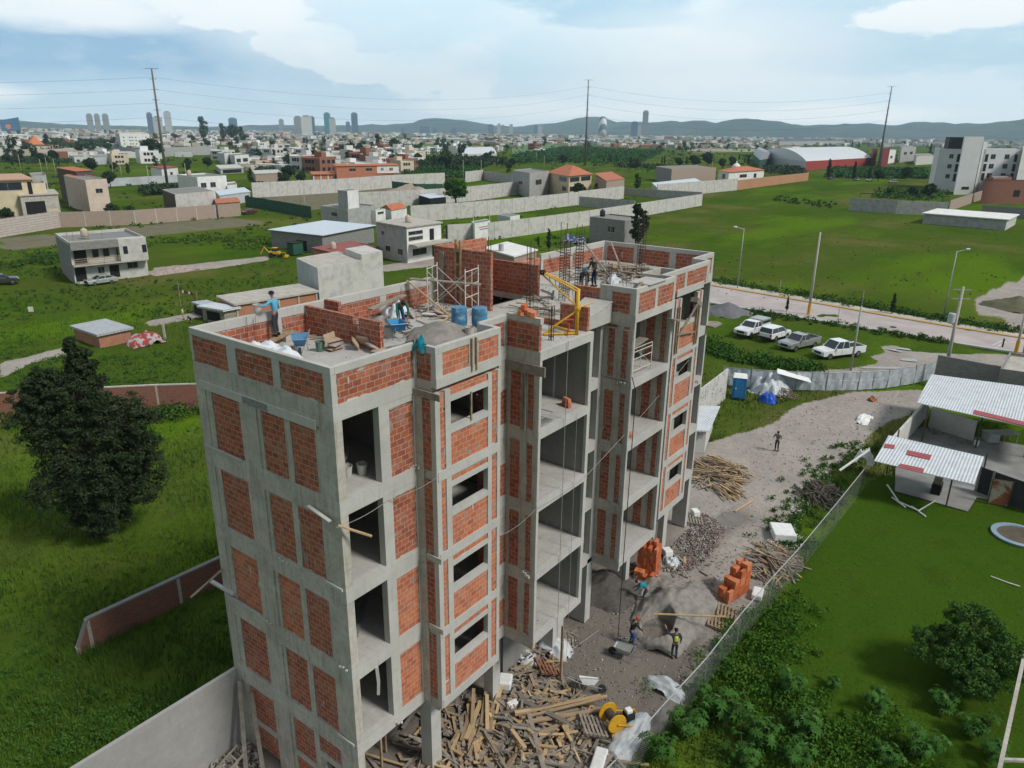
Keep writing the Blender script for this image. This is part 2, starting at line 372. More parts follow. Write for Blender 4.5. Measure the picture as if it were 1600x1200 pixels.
for i in range(5):
    z0, z1 = zz[i] + .0, zz[i+1] - .72
    for a, b_ in (P1, P2, P3):
        mt = BRICKO if i == 2 and random.random() < .6 else BRICK
        if i == 0:
            if (a, b_) == P3: z0_ = 2.45
            else:
                z0_ = 1.62; part('brick_panel', MB().box(.05, .22, a, b_, .3, 1.38, BRICK))
                part('gable_tie_beam', MB().box(0, .25, a-.02, b_+.02, 1.38, 1.62, CONC))
            part('brick_panel', MB().box(.05, .22, a, b_, z0_, z1, mt))
            if z0_ > 2: part('gable_tie_beam', MB().box(0, .25, a, b_, 2.2, 2.45, CONC))
        else: part('brick_panel', MB().box(.05, .22, a, b_, z0, z1, mt))
part('gable_board', MB().box(-.07, -.022, .75, 6.75, 15.14, 15.42, CONC_L).box(-.075, -.07, 3.0, 4.3, 15.16, 15.4, mat('wet_cement', (.14, .15, .16), (.3, .3, .3), 14)), 'long formwork plank still fixed below the roof beam')
# parapet pieces: (from, to, fixed axis, brick openings, posts)
def parapet(axis, c, t, a0, a1, panels, z0=RZ, z1=HP, cop=.24, mt=BRICK, prot=.012):
    def bx(m_, u0, u1, d0, d1, w0, w1, mm):
        (m_.box(c-d0, c+d1, u0, u1, w0, w1, mm) if axis == 'x' else m_.box(u0, u1, c-d0, c+d1, w0, w1, mm))
    k = MB(); bx(k, a0, a1, 0, t, z1-cop, z1, CONC_L); part('parapet_coping', k, bevel=.015)
    edges = [a0] + [e for p in panels for e in p] + [a1]
    for i in range(0, len(edges), 2):
        if edges[i+1]-edges[i] > .03:
            k = MB(); bx(k, edges[i], edges[i+1], -.004, t-.004, z0, z1-cop, CONC_L); part('parapet_post', k)
    for p in panels:
        k = MB(); bx(k, p[0], p[1], -.022, t-.022, z0, z1-cop, mt); part('brick_panel', k)
parapet('x', 0, .16, 0, WY, [(.33, 2.3), (2.66, 4.5), (4.98, 6.95)])
parapet('y', 0, .16, .16, 3.3, [(.2, 3.25)])
parapet('x', 3.3, .15, BA, 0, [(BA+.2, -.08)])
parapet('y', BA, .16, 3.45, 6.55, [(3.62, 4.9), (5.35, 6.42)], mt=BRICKO)
parapet('x', 6.4, .15, BA+.16, 0, [(BA+.3, -.1)], mt=BRICKO)
parapet('y', 0, .16, 6.55, 8.07, [(6.7, 7.9)])
parapet('x', 15.17, .16, BC, 0, [(BC+.28, -.3)], mt=BRICK)
parapet('y', BC, .16, 15.33, 19.06, [(15.45, 17.0), (17.25, 18.85)])
parapet('x', 18.9, .16, BC+.16, BA, [(BC+.2, BA-.1)], cop=.25)
parapet('y', BA, .16, 18.9, 24.3, [(19.2, 21.4), (21.65, 24.1)])
parapet('x', 24.3, .16, BA+.0, -.0, [(BA+.2, -.2)])
parapet('y', 0, .16, 24.46, LX, [(24.7, 26.9)])
parapet('x', LX-.16, .16, .16, WY, [(.5, 2.2), (2.6, 4.6), (4.9, 6.7)])
parapet('y', WY-.16, .16, .16, 11.6, [(.4, 3.1), (3.5, 5.4), (5.6, 8.4), (8.75, 11.4)], cop=.34)
parapet('y', WY-.16, .16, 20.2, LX-.16, [(20.4, 23.1), (23.4, 26.8)], cop=.34)
for a, b_ in ((13.8, 15.6), (15.75, 16.9), (17.0, 18.3), (18.4, 20.1)):
    part('brick_panel', MB().box(a, b_, WY-.15, WY, RZ, RZ+.95, BRICKO))
# little grey light well by the far parapet
b = MB()
for q in ((19.0, 21.0, .2, .32), (19.0, 19.12, -.7, .2), (20.9, 21.02, -.7, .2)): b.box(*q, RZ, HP-.06, CONC)
part('light_well_wall', b)
# front facade, room A (Y = 0, X 0..3.3)
for x0, x1 in ((1.7, 2.12), (3.17, 3.232)):
    for i in range(1, 5): part('front_column', MB().box(x0, x1, -.006, .26, ST[i-1]+.001, ST[i]-.5, CONC_L))
for i in range(5): part('front_beam', MB().box(-.008, 3.3, -.012, .25, ST[i]-.5, ST[i]+.0, CONC_L))
for i in range(4):
    part('brick_panel', MB().box(2.12, 3.17, .03, .2, ST[i], ST[i+1]-.72, BRICK if i > 1 else BRICKO))
    part('front_lintel', MB().box(2.12, 3.17, .005, .24, ST[i+1]-.72, ST[i+1]-.5, CONC_L))
# mirror helper for the two halves of the facade
def mirx(x, mir): return 27.13 - x if mir else x
def fbox(k, mir, x0, x1, y0, y1, z0, z1, m):
    a, b2 = mirx(x0, mir), mirx(x1, mir); k.box(min(a, b2), max(a, b2), y0, y1, z0, z1, m)
for mir in (0, 1):
    for i in range(4):
        z0, z1 = ST[i], ST[i+1]; top_open = mir and i == 3
        # return wall of the bay
        k = MB(); fbox(k, mir, 3.25, 3.43, BA+.18, -.3, z0-.05, z1-.35, BRICK); part('brick_panel', k)
        k = MB(); fbox(k, mir, 3.235, 3.45, BA, BA+.2, z0-.35, z1-.35, CONC_L); part('bay_column', k)
        k = MB(); fbox(k, mir, 3.235, 3.45, -.32, -.0, z0-.35, z1-.35, CONC); part('bay_column', k)
        # bay front: strips, columns, window with sill and lintel
        for x0, x1 in ((3.45, 3.69), (6.07, 6.38)):
            k = MB(); fbox(k, mir, x0, x1, BA+.03, BA+.2, z0, z1-.35, BRICKO); part('brick_panel', k)
        for x0, x1 in ((3.69, 3.95), (5.86, 6.07), (6.38, 6.55)):
            k = MB(); fbox(k, mir, x0, x1, BA-.008, BA+.2, z0, z1-.35, CONC_L); part('bay_column', k)
        k = MB(); fbox(k, mir, 3.95, 5.86, BA+.03, BA+.2, z0, z0+1.14, BRICKO); part('brick_panel', k)
        win = MB(); fbox(win, mir, 3.95, 5.86, BA-.002, BA+.2, z0+1.14, z0+1.36, CONC_L)
        if not top_open:
            fbox(win, mir, 3.95, 5.86, BA-.002, BA+.2, z0+2.24, z0+2.44, CONC_L)
            k = MB(); fbox(k, mir, 3.95, 5.86, BA+.03, BA+.2, z0+2.44, z1-.35, BRICKO); part('brick_panel', k)
        w_ = part('window_opening', win)
        k = MB(); fbox(k, mir, 3.47, 6.53, BA+.2, BA+.22, z0+1.2, z1-.3, DARK)
        # floor beam
        k = MB(); fbox(k, mir, 3.3, 6.55, BA-.02, BA+.22, z0-.35, z0, CONC_L); part('bay_beam', k)
        k = MB(); fbox(k, mir, 3.3, 3.52, BA+.22, 0, z0-.6, z0, CONC); part('bay_beam', k)
        # right return of the bay
        k = MB(); fbox(k, mir, 6.38, 6.54, BA+.2, 0, z0, z1-.35, BRICKO); part('brick_panel', k)
        # recess wall between bay and balcony
        k = MB(); fbox(k, mir, 6.55, 8.07, 0, .18, z0, z0+1.35, BRICK); part('brick_panel', k)
        k = MB(); fbox(k, mir, 6.55, 8.07, -.01, .2, z0-.55, z0, CONC_L); part('recess_beam', k)
        k = MB(); fbox(k, mir, 6.55, 8.07, -.005, .2, z0+1.35, z0+1.5, CONC_L); part('window_sill', k)
        k = MB(); fbox(k, mir, 7.6, 8.07, 0.002, .2, z0+1.5, z1-.55, CONC); part('recess_post', k)
    k = MB(); fbox(k, mir, 3.3, 6.55, BA-.02, BA+.22, ST[4]-.2, ST[4]+.14, CONC_L); part('bay_beam', k)
    k = MB(); fbox(k, mir, 3.3, 3.52, BA+.22, 0, ST[4]-.6, ST[4], CONC); part('bay_beam', k)
    k = MB(); fbox(k, mir, 6.55, 8.07, -.01, .2, ST[4]-.55, ST[4], CONC_L); part('recess_beam', k)
# balcony blocks: (left wall x, right wall x)
for xl, xr in ((8.07, 11.71), (15.17, 19.06)):
    for wx, side in ((xl, 0), (xr-.15, 1)):
        for i in range(4):
            z0, z1 = ST[i], ST[i+1]; h = .55
            if side == 0 or wx > 15:
                for y0, y1, mm, nm in ((BC, BC+.24, CONC, 'balcony_column'), (BC+.24, BC+.5, BRICK, 'brick_panel'), (BC+.5, BC+.82, CONC, 'balcony_column'),
                                   (BC+.82, -.18, BRICK, 'brick_panel'), (-.18, .12, CONC, 'balcony_column')):
                    ins = .02 if nm == 'brick_panel' else (.005 if y0 > BC else 0)
                    part(nm, MB().box(wx+ins, wx+.15-ins, y0, y1, z0, z1-h, mm))
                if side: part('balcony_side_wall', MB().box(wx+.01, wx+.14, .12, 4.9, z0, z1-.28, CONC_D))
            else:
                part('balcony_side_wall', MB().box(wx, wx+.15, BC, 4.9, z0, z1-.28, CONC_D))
                part('balcony_column', MB().box(wx-.03, wx, .9, 1.15, z0, z1-.28, CONC_D)) if i < 3 else part('balcony_column', MB().box(wx-.02, wx, .15, .22, z0, z1-.28, CONC_L))
            part('balcony_side_beam', MB().box(wx-.012, wx+.16, BC, .12, z1-h, z1, CONC) if side == 0 else MB().box(wx-.0, wx+.158, BC, .12, z1-h if wx > 15 else z1-.3, z1, CONC))
            if side == 0: part('balcony_edge_column', MB().box(xr-.2, xr+.01, BC-.012, BC+.12, z0, z1-.3, CONC_L)); part('balcony_edge_column', MB().box(xl-.01, xl+.14, BC-.012, BC+.1, z0, z1-.3, CONC_L))
        if wx < 15.3 and side == 0 or wx > 15: part('balcony_side_beam', MB().box(wx-.012, wx+.16, BC, .12, ST[0]-.55, ST[0], CONC))
    for i in range(5): part('balcony_edge_beam', MB().box(xl, xr+.012, BC-.02, BC+.15, ST[i]-.34, ST[i]+.002, CONC_L))
# walls standing on the roof
b = MB(); b.box(8.07, 8.22, BC+.06, 0, RZ, RZ+.98, BRICK); w = part('roof_brick_wall', b)
part('wall_coping', MB().box(8.05, 8.25, BC+.0, .02, RZ+.98, RZ+1.2, CONC), parent=BLD)
part('roof_brick_wall', MB().box(11.55, 11.7, -1.28, 0, RZ, RZ+.95, BRICK))
part('roof_brick_course', MB().box(11.56, 11.7, 0, 1.75, RZ, RZ+.22, BRICK))
part('roof_brick_wall', MB().box(15.18, 15.33, .3, 1.6, RZ, RZ+.92, BRICK))
part('parapet_post', MB().box(15.15, 15.36, 0, .3, RZ, RZ+1.12, CONC))
part('stair_core_wall', MB().box(11.85, 12.0, 3.75, 7.0, RZ, RZ+2.5, BRICK))
part('stair_core_wall', MB().box(15.45, 15.6, 3.8, 6.85, RZ, RZ+1.5, BRICK))
part('stair_core_wall', MB().box(12.0, 15.45, 6.86, 7.01, RZ, RZ+2.5, BRICKO))
part('core_formwork', MB().box(11.76, 11.85, 6.35, 6.62, RZ, RZ+2.3, WOODG).box(11.74, 11.85, 5.35, 5.42, RZ, RZ+2.9, WOOD).box(11.74, 11.85, 5.6, 5.67, RZ, RZ+2.9, WOOD))
for a in (RZ+.6, RZ+1.2, RZ+1.8, RZ+2.4): part('core_formwork', MB().box(11.72, 11.745, 5.35, 5.67, a, a+.08, WOOD))
# dividing walls on the near terrace
part('roof_brick_wall', MB().box(4.55, 4.7, 2.85, 3.9, RZ, RZ+1.08, BRICK))
part('roof_brick_wall', MB().box(4.55, 4.7, 4.2, 6.89, RZ, RZ+1.08, BRICK))
part('roof_brick_wall', MB().box(4.55, 4.7, 3.901, 4.199, RZ, RZ+.8, BRICK))
part('roof_brick_wall', MB().box(5.5, 5.65, 6.1, 6.9, RZ, RZ+1.15, BRICK))
# recessed middle bay
for i in range(5):
    part('recess_beam', MB().box(11.71, 15.17, 0, .25, ST[i]-.5, ST[i], CONC_L))
    if i: part('core_column', MB().box(14.9, 15.168, .26, .95, ST[i-1], ST[i]-.28, CONC)); part('core_column', MB().box(14.88, 15.165, .0, .25, ST[i-1], ST[i]-.5, CONC_L))
# ground storey supports
for x0, x1, y0, y1 in ((3.45, 3.98, -.1, .45), (11.86, 12.75, 0, 1.7), (14.75, 15.25, 0, .95), (19.0, 19.4, 0, .9), (23.5, 24.0, 0, .35), (26.75, 27.12, 0, .9), (7.7, 8.2, .3, .8),
                       (3.4, 3.9, 5.9, 6.5), (8, 8.5, 5.9, 6.5), (15, 15.5, 5.9, 6.5), (19, 19.5, 5.9, 6.5), (23.5, 24, 5.9, 6.5)):
    part('ground_column', MB().box(x0, x1, y0, y1, 0, ST[0]-.28, CONC_L if y0 < 1 else CONC))
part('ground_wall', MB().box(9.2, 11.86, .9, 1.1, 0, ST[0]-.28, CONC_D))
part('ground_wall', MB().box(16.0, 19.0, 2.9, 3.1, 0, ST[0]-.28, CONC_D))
part('front_beam', MB().box(24.0, LX, -.012, .25, ST[0]-.5, ST[0], CONC_L))
# far block front (X 23.83..27.13)
for i in range(1, 5):
    z0, z1 = ST[i-1], ST[i]
    part('front_beam', MB().box(23.83, LX, -.012, .25, z1-.5, z1, CONC_L))
    part('front_column', MB().box(26.95, LX+.005, -.02, .26, z0, z1-.5, CONC_L))
    part('front_column', MB().box(25.3, 25.5, 0, .2, z0, z1-.5, CONC_L)) if i == 4 else None
    part('end_wall_lining', MB().box(26.9, 26.96, .26, 3.6, z0, z1-.28, CONC_D))
part('corner_ledge', MB().prism([(26.9, -.5), (28.0, -.55), (28.25, -.2), (28.0, .5), (26.9, .4)], ST[3]-.06, ST[3]+.02, WOODG))
# formwork boards left on the facade
def plank(name, p, q, w, h, m, parent=BLD, **k): return MB().bar(p, q, w, h, m).build(name, parent, **k)
plank('formwork_board', (8.0, -1.75, 15.35), (8.0, .05, 15.35), .06, .36, WOODG)
plank('formwork_board', (8.0, -.78, 12.95), (8.0, -.78, 15.2), .1, .09, WOODG); plank('formwork_board', (8.0, -.9, 12.95), (8.0, -.9, 15.2), .08, .07, WOODG)
plank('formwork_board', (3.18, -1.15, 15.62), (3.18, .02, 15.62), .05, .22, WOODG)
plank('formwork_board', (4.98, -.93, 16.0), (4.98, -.93, 17.1), .07, .05, WOOD); plank('formwork_board', (5.2, -.93, 16.0), (5.2, -.93, 17.1), .07, .05, WOOD)
plank('formwork_board', (4.95, -.9, 14.3), (4.95, -.9, 15.3), .06, .06, WOOD)
for z in (9.7, 6.9): plank('formwork_board', (3.2, -1.05, z+.1), (3.2, -.4, z+.1), .05, .2, CONC)
for x in (20.75, 20.95, 23.1, 23.35): plank('formwork_board', (x, -.95, 12.9), (x, -.95, 15.3), .08, .06, WOOD)
plank('formwork_board', (20.9, -.98, 13.7), (23.2, -.98, 15.2), .07, .07, WOODG); plank('formwork_board', (20.8, -.98, 13.9), (22.9, -.98, 13.65), .09, .05, WOODG)
plank('formwork_board', (18.3, -1.7, 15.3), (19.6, -1.9, 15.0), .5, .04, WOODG)
plank('formwork_board', (23.0, -.8, 15.3), (23.6, -.8, 14.9), .4, .25, WOODG)
b = MB(); b.box(15.13, 15.165, BC+.02, -.02, 13.05, 15.35, CONC); part('formwork_panel', b, 'tall formwork panel still covering the top of the far balcony wall')
part('brick_panel', MB().box(15.115, 15.13, BC+.25, BC+.5, 13.1, 15.3, BRICK)); part('brick_panel', MB().box(15.115, 15.13, BC+.9, BC+1.2, 13.1, 15.3, BRICK))
# curved plywood sheet over the middle recess
k = MB(); n = 8; pts = [(11.9 + 3.2*i/n, RZ+.05 + .42*(i/n)**2.5) for i in range(n+1)]
for i in range(n): k.quad((pts[i][0], -.35, pts[i][1]), (pts[i+1][0], -.35-.1*i/n, pts[i+1][1]), (pts[i+1][0], 1.0, pts[i+1][1]), (pts[i][0], 1.0, pts[i][1]), SLAB)
for i in range(n): k.quad((pts[i][0], -.35, RZ-.45), (pts[i+1][0], -.36, RZ-.45), (pts[i+1][0], -.36, pts[i+1][1]), (pts[i][0], -.35, pts[i][1]), CONC_L)
part('formwork_sheet', k, 'bent plywood sheet over the middle recess')
# rebar cages standing out of the roof slab
def cage(x, y, z, h, w=.22, n=4, r=.018, ties=.2):
    k = MB()
    for dx in (-1, 1):
        for dy in (-1, 1): k.tube([(x+dx*w/2, y+dy*w/2, z), (x+dx*w/2+random.uniform(-.03, .03), y+dy*w/2+random.uniform(-.03, .03), z+h*random.uniform(.9, 1.05))], r, RUSTY, 4)
    zt = z + .15
    while zt < z + h*.8:
        k.bar((x-w/2, y-w/2, zt), (x+w/2, y-w/2, zt), .02, .02, RUSTY); k.bar((x-w/2, y+w/2, zt), (x+w/2, y+w/2, zt), .02, .02, RUSTY)
        k.bar((x-w/2, y-w/2, zt), (x-w/2, y+w/2, zt), .02, .02, RUSTY); k.bar((x+w/2, y-w/2, zt), (x+w/2, y+w/2, zt), .02, .02, RUSTY); zt += ties
    return k
for x, y, h, w, t in ((13.0, 2.5, 3.1, .2, .3), (15.7, 2.5, 3.4, .34, .12), (18.4, 3.4, 3.2, .26, .15), (23.4, 2.6, 3.3, .3, .16), (12.0, 4.0, 3.1, .16, .25), (19.8, 2.5, 1.2, .16, .4), (9.6, -.9, 1.3, .12, .5)):
    part('rebar_cage', cage(x, y, RZ, h, w, ties=t))
b = MB()
for i in range(26):
    x, y = random.choice([(8.4, -.5), (12.1, 1.0), (17.2, .1), (19.8, 1.5), (2.0, 6.7), (24.0, 5.0)]); x += random.uniform(-.4, .4); y += random.uniform(-.3, .3)
    b.tube([(x, y, RZ), (x+random.uniform(-.05, .05), y, RZ+random.uniform(.5, 1.3))], .008, RUSTY, 4)
part('rebar_bars', b, kind='stuff')
# spilled mortar, chips: irregular lumps on ledges
for (x, y, z, s) in ((-.05, 3.0, 9.9, .18), (-.05, .3, 6.95, .2), (-.05, 4.3, 6.9, .16), (-.03, .5, 9.95, .16), (3.2, -.02, 13.0, .12), (1.8, -.05, 3.6, .12), (15.1, -1.0, 12.9, .2), (8.0, -.9, 6.9, .15), (8.0, -1.2, 6.75, .15), (26.0, -.1, 9.9, .2)):
    k = MB()
    for _ in range(7):
        q = [x+random.uniform(-.4, .4)*s*2*(0 if x < 0 or 7 < x < 20 else 1), y+random.uniform(-.5, .5)*s*2.4, z+random.uniform(-.05, .05)]
        k.lathe([(.0, -.05), (.05, -.02), (.05, .03), (.0, .05)], CONC_L, 6, q)
    part('mortar_lump', k)

# ragged mortar and cement lips along the edges of the brick panels
rs_ = random.Random(17)
SMR = mat('mortar_smear', (.33, .28, .245), (.24, .2, .18), 12, .9)
for mm, cnt, lim in ((SMR, 9, .82), (CONC, 6, .97)):
    k = MB()
    for lo_, hi_ in BRK:
        dx, dy = hi_[0]-lo_[0], hi_[1]-lo_[1]; ax = 0 if dx < dy else 1
        L0, L1 = (lo_[1], hi_[1]) if ax == 0 else (lo_[0], hi_[0]); z0, z1 = lo_[2], hi_[2]; pl = (lo_[0] if ax == 0 else lo_[1])-.004-(.001 if mm is CONC else 0)
        for _ in range(int(cnt*min(2.2, ((L1-L0)+(z1-z0))/2.2))):
            e = rs_.random(); vert = e < .6; u = (L0 if rs_.random() < .5 else L1) if vert else rs_.uniform(L0, L1); w = rs_.uniform(z0, z1) if vert else (z0 if rs_.random() < .4 else z1)
            if rs_.random() > lim: u, w = rs_.uniform(L0, L1), rs_.uniform(z0, z1)
            ra, rb = (rs_.uniform(.015, .06), rs_.uniform(.05, .28)) if vert else (rs_.uniform(.05, .25), rs_.uniform(.015, .07)); n_ = 9; ps = []
            for q in range(n_):
                f = rs_.uniform(.5, 1.2); uu = min(L1, max(L0, u+ra*f*math.cos(6.283*q/n_))); ww = min(z1, max(z0, w+rb*f*math.sin(6.283*q/n_))); ps.append((pl, uu, ww) if ax == 0 else (uu, pl, ww))
            k.add(ps, [tuple(range(n_))], mm)
    _part('mortar_smears', k, kind='stuff')
# ================================================================ ground
def gpoly(*px): return [tuple(G(a, b))[:2] for a, b in px]
def inpoly(X, Y, P):
    ins = np.zeros(X.shape, bool); j = len(P) - 1
    for i in range(len(P)):
        xi, yi = P[i]; xj, yj = P[j]
        ins ^= ((yi > Y) != (yj > Y)) & (X < (xj-xi)*(Y-yi)/(yj-yi+1e-12)+xi); j = i
    return ins
YARD = [(-3, 7.2), (-3, -6.2), (8, -5.9), (14.7, -6.4), (26, -6.5), (31, -5.0), (38, -4.6), (46, -5.6), (54, -6.2), (64, -10), (66, -7), (61, -2), (54, 1), (47, 1.6), (43, 3.2), (38, 5.5), (36, 9), (-3, 9)]
DIRT = [YARD,
        gpoly((0, 566), (60, 552), (110, 540), (110, 552), (50, 566), (0, 592)),
        gpoly((225, 502), (300, 488), (350, 476), (420, 470), (420, 480), (330, 492), (235, 510)),
        gpoly((1375, 540), (1400, 538), (1420, 547), (1500, 552), (1560, 552), (1600, 556), (1600, 574), (1400, 578), (1240, 588), (1150, 593), (1150, 587), (1330, 575), (1375, 566), (1360, 556), (1385, 550)),
        gpoly((1520, 470), (1560, 448), (1610, 430), (1700, 430), (1700, 540), (1620, 525), (1575, 505), (1530, 492)),
        gpoly((240, 418), (420, 400), (420, 406), (310, 422), (240, 432)),
        gpoly((590, 415), (700, 400), (700, 412), (600, 424))]
BROWN = [gpoly((0, 372), (100, 368), (370, 340), (420, 344), (380, 352), (120, 385), (0, 392)), gpoly((400, 300), (640, 286), (660, 296), (420, 312)),
         gpoly((390, 205), (560, 212), (560, 222), (300, 216)), gpoly((1080, 234), (1190, 232), (1190, 236), (1090, 240)), gpoly((400, 312), (620, 300), (760, 312), (640, 318), (450, 330))]
LAWN = [[(22, -7.2), (15, -9), (12, -14), (14, -19), (26, -30), (60, -40), (70, -30), (60, -16), (49, -11), (41, -7.6)]]
xs = np.concatenate([-np.geomspace(30, 9000, 34)[::-1], np.arange(-28, 96, .45), np.geomspace(97, 9000, 70)])
ys = np.concatenate([-np.geomspace(45, 9000, 34)[::-1], np.arange(-43, 120, .45), np.geomspace(122, 9000, 70)])
X, Y = np.meshgrid(xs, ys, indexing='ij'); nx, ny = X.shape
def vnoise(X, Y, s, seed):
    r = np.random.RandomState(seed); T = r.rand(256, 256); x = X/s; y = Y/s; i = np.floor(x).astype(int); j = np.floor(y).astype(int)
    fx = x-i; fy = y-j; fx = fx*fx*(3-2*fx); fy = fy*fy*(3-2*fy); g = lambda a, b: T[a % 256, b % 256]
    return (g(i, j)*(1-fx)+g(i+1, j)*fx)*(1-fy)+(g(i, j+1)*(1-fx)+g(i+1, j+1)*fx)*fy
def gmask(polys):
    o = np.zeros(X.shape)
    for dx in (-.4, 0, .4):
        for dy in (-.4, 0, .4):
            o += np.any([inpoly(X+dx, Y+dy, p) for p in polys], axis=0)
    return o/9
near = (X > -28) & (X < 96) & (Y > -43) & (Y < 120)
mD, mB, mL = gmask(DIRT), gmask(BROWN), gmask(LAWN)
def hgt(X, Y, d, l):
    wild = (1-d)*(1-l)
    return wild*(.28*vnoise(X, Y, 4.0, 1)+.16*vnoise(X, Y, 1.3, 2)-.3) + d*(.10*vnoise(X, Y, 2.2, 3)+.05*vnoise(X, Y, .8, 4)-.12) - l*.03
Zg = np.where(near, hgt(X, Y, mD, mL), -.05)
verts = np.stack([X, Y, Zg], -1).reshape(-1, 3)
idx = np.arange(nx*ny).reshape(nx, ny)
quads = np.stack([idx[:-1, :-1], idx[1:, :-1], idx[1:, 1:], idx[:-1, 1:]], -1).reshape(-1, 4)
def npmesh(name, verts, faces, mat_, attrs=None, smooth=True):
    me = bpy.data.meshes.new(name); nf, k = faces.shape
    me.vertices.add(len(verts)); me.vertices.foreach_set('co', verts.astype(np.float32).ravel())
    me.loops.add(nf*k); me.loops.foreach_set('vertex_index', faces.astype(np.int32).ravel())
    me.polygons.add(nf); me.polygons.foreach_set('loop_start', np.arange(0, nf*k, k, dtype=np.int32)); me.polygons.foreach_set('loop_total', np.full(nf, k, np.int32))
    for m in (mat_ if isinstance(mat_, list) else [mat_]): me.materials.append(m)
    if attrs:
        for n_, a in attrs.items():
            at = me.color_attributes.new(n_, 'FLOAT_COLOR', 'POINT'); at.data.foreach_set('color', a.astype(np.float32).ravel())
    me.update(calc_edges=True)
    if smooth: me.polygons.foreach_set('use_smooth', [True]*nf)
    return me
def npobj(name, me, **k):
    o = bpy.data.objects.new(name, me); COL.objects.link(o); return tag(o, **k)
def dry(X, Y): return vnoise(X, Y, 9, 11)
m, t, p = newmat('ground_cover'); p.inputs['Roughness'].default_value = 1; p.inputs['Specular IOR Level'].default_value = 0
at = t.nodes.new('ShaderNodeAttribute'); at.attribute_name = 'zone'; sp = t.nodes.new('ShaderNodeSeparateColor'); t.links.new(at.outputs['Color'], sp.inputs[0])
v = coords(t, 'Object'); nA = tnoise(t, v, .03, 8, .62); nF = tnoise(t, tmap(t, v, (.5, 1.6, 1)), .022, 7, .6); nB = tnoise(t, v, .28, 8, .68); nC = tnoise(t, v, 2.2, 6, .7); nE = tnoise(t, v, 9, 4, .7)
g = tmix(t, tramp(t, nA, .38, .60), (.062, .125, .018), (.105, .125, .042)); g = tmix(t, tramp(t, nF, .50, .60), g, (.115, .205, .018)); g = tmix(t, tmul(t, tramp(t, nA, .545, .64), .75), g, (.19, .16, .095)); g = tmix(t, tmul(t, tramp(t, nA, .42, .34), .6), g, (.05, .085, .02))
g = tmix(t, tmul(t, tramp(t, nB, .50, .72), .6), g, (.12, .185, .028))
g = tmix(t, tmul(t, tramp(t, nC, .4, .75), .7), g, (.038, .078, .014))
g = tmix(t, tmul(t, tramp(t, nE, .55, .75), .5), g, (.14, .17, .06))
lw = tmix(t, tramp(t, nB, .3, .7), (.05, .115, .013), (.078, .14, .02)); lw = tmix(t, tmul(t, tramp(t, nE, .4, .75), .5), lw, (.04, .085, .014))
lw = tmix(t, tmul(t, tramp(t, nC, .56, .72), .6), lw, (.13, .135, .055)); lw = tmix(t, tmul(t, tramp(t, nB, .55, .68), .7), lw, (.04, .085, .012))
dn = tmix(t, tramp(t, nB, .32, .65), (.40, .355, .315), (.28, .25, .225)); dn = tmix(t, tmul(t, tramp(t, nC, .45, .72), .7), dn, (.22, .20, .18)); dn = tmix(t, tmul(t, tramp(t, nE, .5, .75), .6), dn, (.46, .42, .385))
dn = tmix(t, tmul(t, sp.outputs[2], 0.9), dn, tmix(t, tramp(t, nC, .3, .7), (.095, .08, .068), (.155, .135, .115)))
g = tmix(t, 1.0, g, (.78, .80, .5), 'MULTIPLY'); lw = tmix(t, 1.0, lw, (.72, .72, .5), 'MULTIPLY')
bw = tmix(t, tramp(t, nB, .35, .65), (.13, .13, .08), (.19, .165, .12))
def edge(a, k):
    mm = t.nodes.new('ShaderNodeMath'); mm.operation = 'MULTIPLY_ADD'; t.links.new(nC, mm.inputs[0]); mm.inputs[1].default_value = k; t.links.new(a, mm.inputs[2])
    return tramp(t, mm.outputs[0], .42+k*.5, .58+k*.5)
c = tmix(t, edge(sp.outputs[1], .5), g, lw); aa = at.outputs['Alpha']; c = tmix(t, edge(aa, .5), c, bw); c = tmix(t, edge(sp.outputs[0], 1.2), c, dn)
t.links.new(c, p.inputs['Base Color']); tbump(t, p, nC, .8, .12)
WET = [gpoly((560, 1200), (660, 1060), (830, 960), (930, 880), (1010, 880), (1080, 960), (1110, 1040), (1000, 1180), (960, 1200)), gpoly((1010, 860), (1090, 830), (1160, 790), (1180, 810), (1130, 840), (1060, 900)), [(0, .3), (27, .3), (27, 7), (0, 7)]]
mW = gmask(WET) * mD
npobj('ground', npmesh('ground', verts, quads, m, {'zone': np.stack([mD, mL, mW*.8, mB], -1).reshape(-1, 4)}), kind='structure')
def sheet(name, poly, z, m, kind='structure', **k): 
    b = MB(); b.add([(x, y, z) for x, y in poly], [tuple(range(len(poly)))], m); return b.build(name, kind=kind, **k)
# ---------------------------------------------------------------- grass and weeds (numpy meshes, real blades)
def blades(name, n, region, hfun, wid, mat_, seed, kind='stuff', keep=None):
    r = np.random.RandomState(seed); d = np.exp(r.uniform(np.log(region[0]), np.log(region[1]), n)); a = np.radians(r.uniform(region[2], region[3], n))
    a0 = math.atan2(CD.y, CD.x); x = CP.x+d*np.cos(a0-a); y = CP.y+d*np.sin(a0-a)
    k = keep(x, y, r); x, y, d = x[k], y[k], d[k]; n = len(x)
    th = r.uniform(0, 6.28, n); h = hfun(x, y, r, n); w = wid*(1+d/60)*r.uniform(.6, 1.4, n); ln = r.uniform(0, .6, n)*h; la = r.uniform(0, 6.28, n)
    p0 = np.stack([x-np.cos(th)*w, y-np.sin(th)*w, np.full(n, -.12)], -1); p1 = np.stack([x+np.cos(th)*w, y+np.sin(th)*w, np.full(n, -.12)], -1)
    p2 = np.stack([x+np.cos(la)*ln, y+np.sin(la)*ln, h], -1); V = np.stack([p0, p1, p2], 1).reshape(-1, 3)
    return npobj(name, npmesh(name, V, np.arange(3*n).reshape(-1, 3), mat_, smooth=False), kind=kind, label=None)
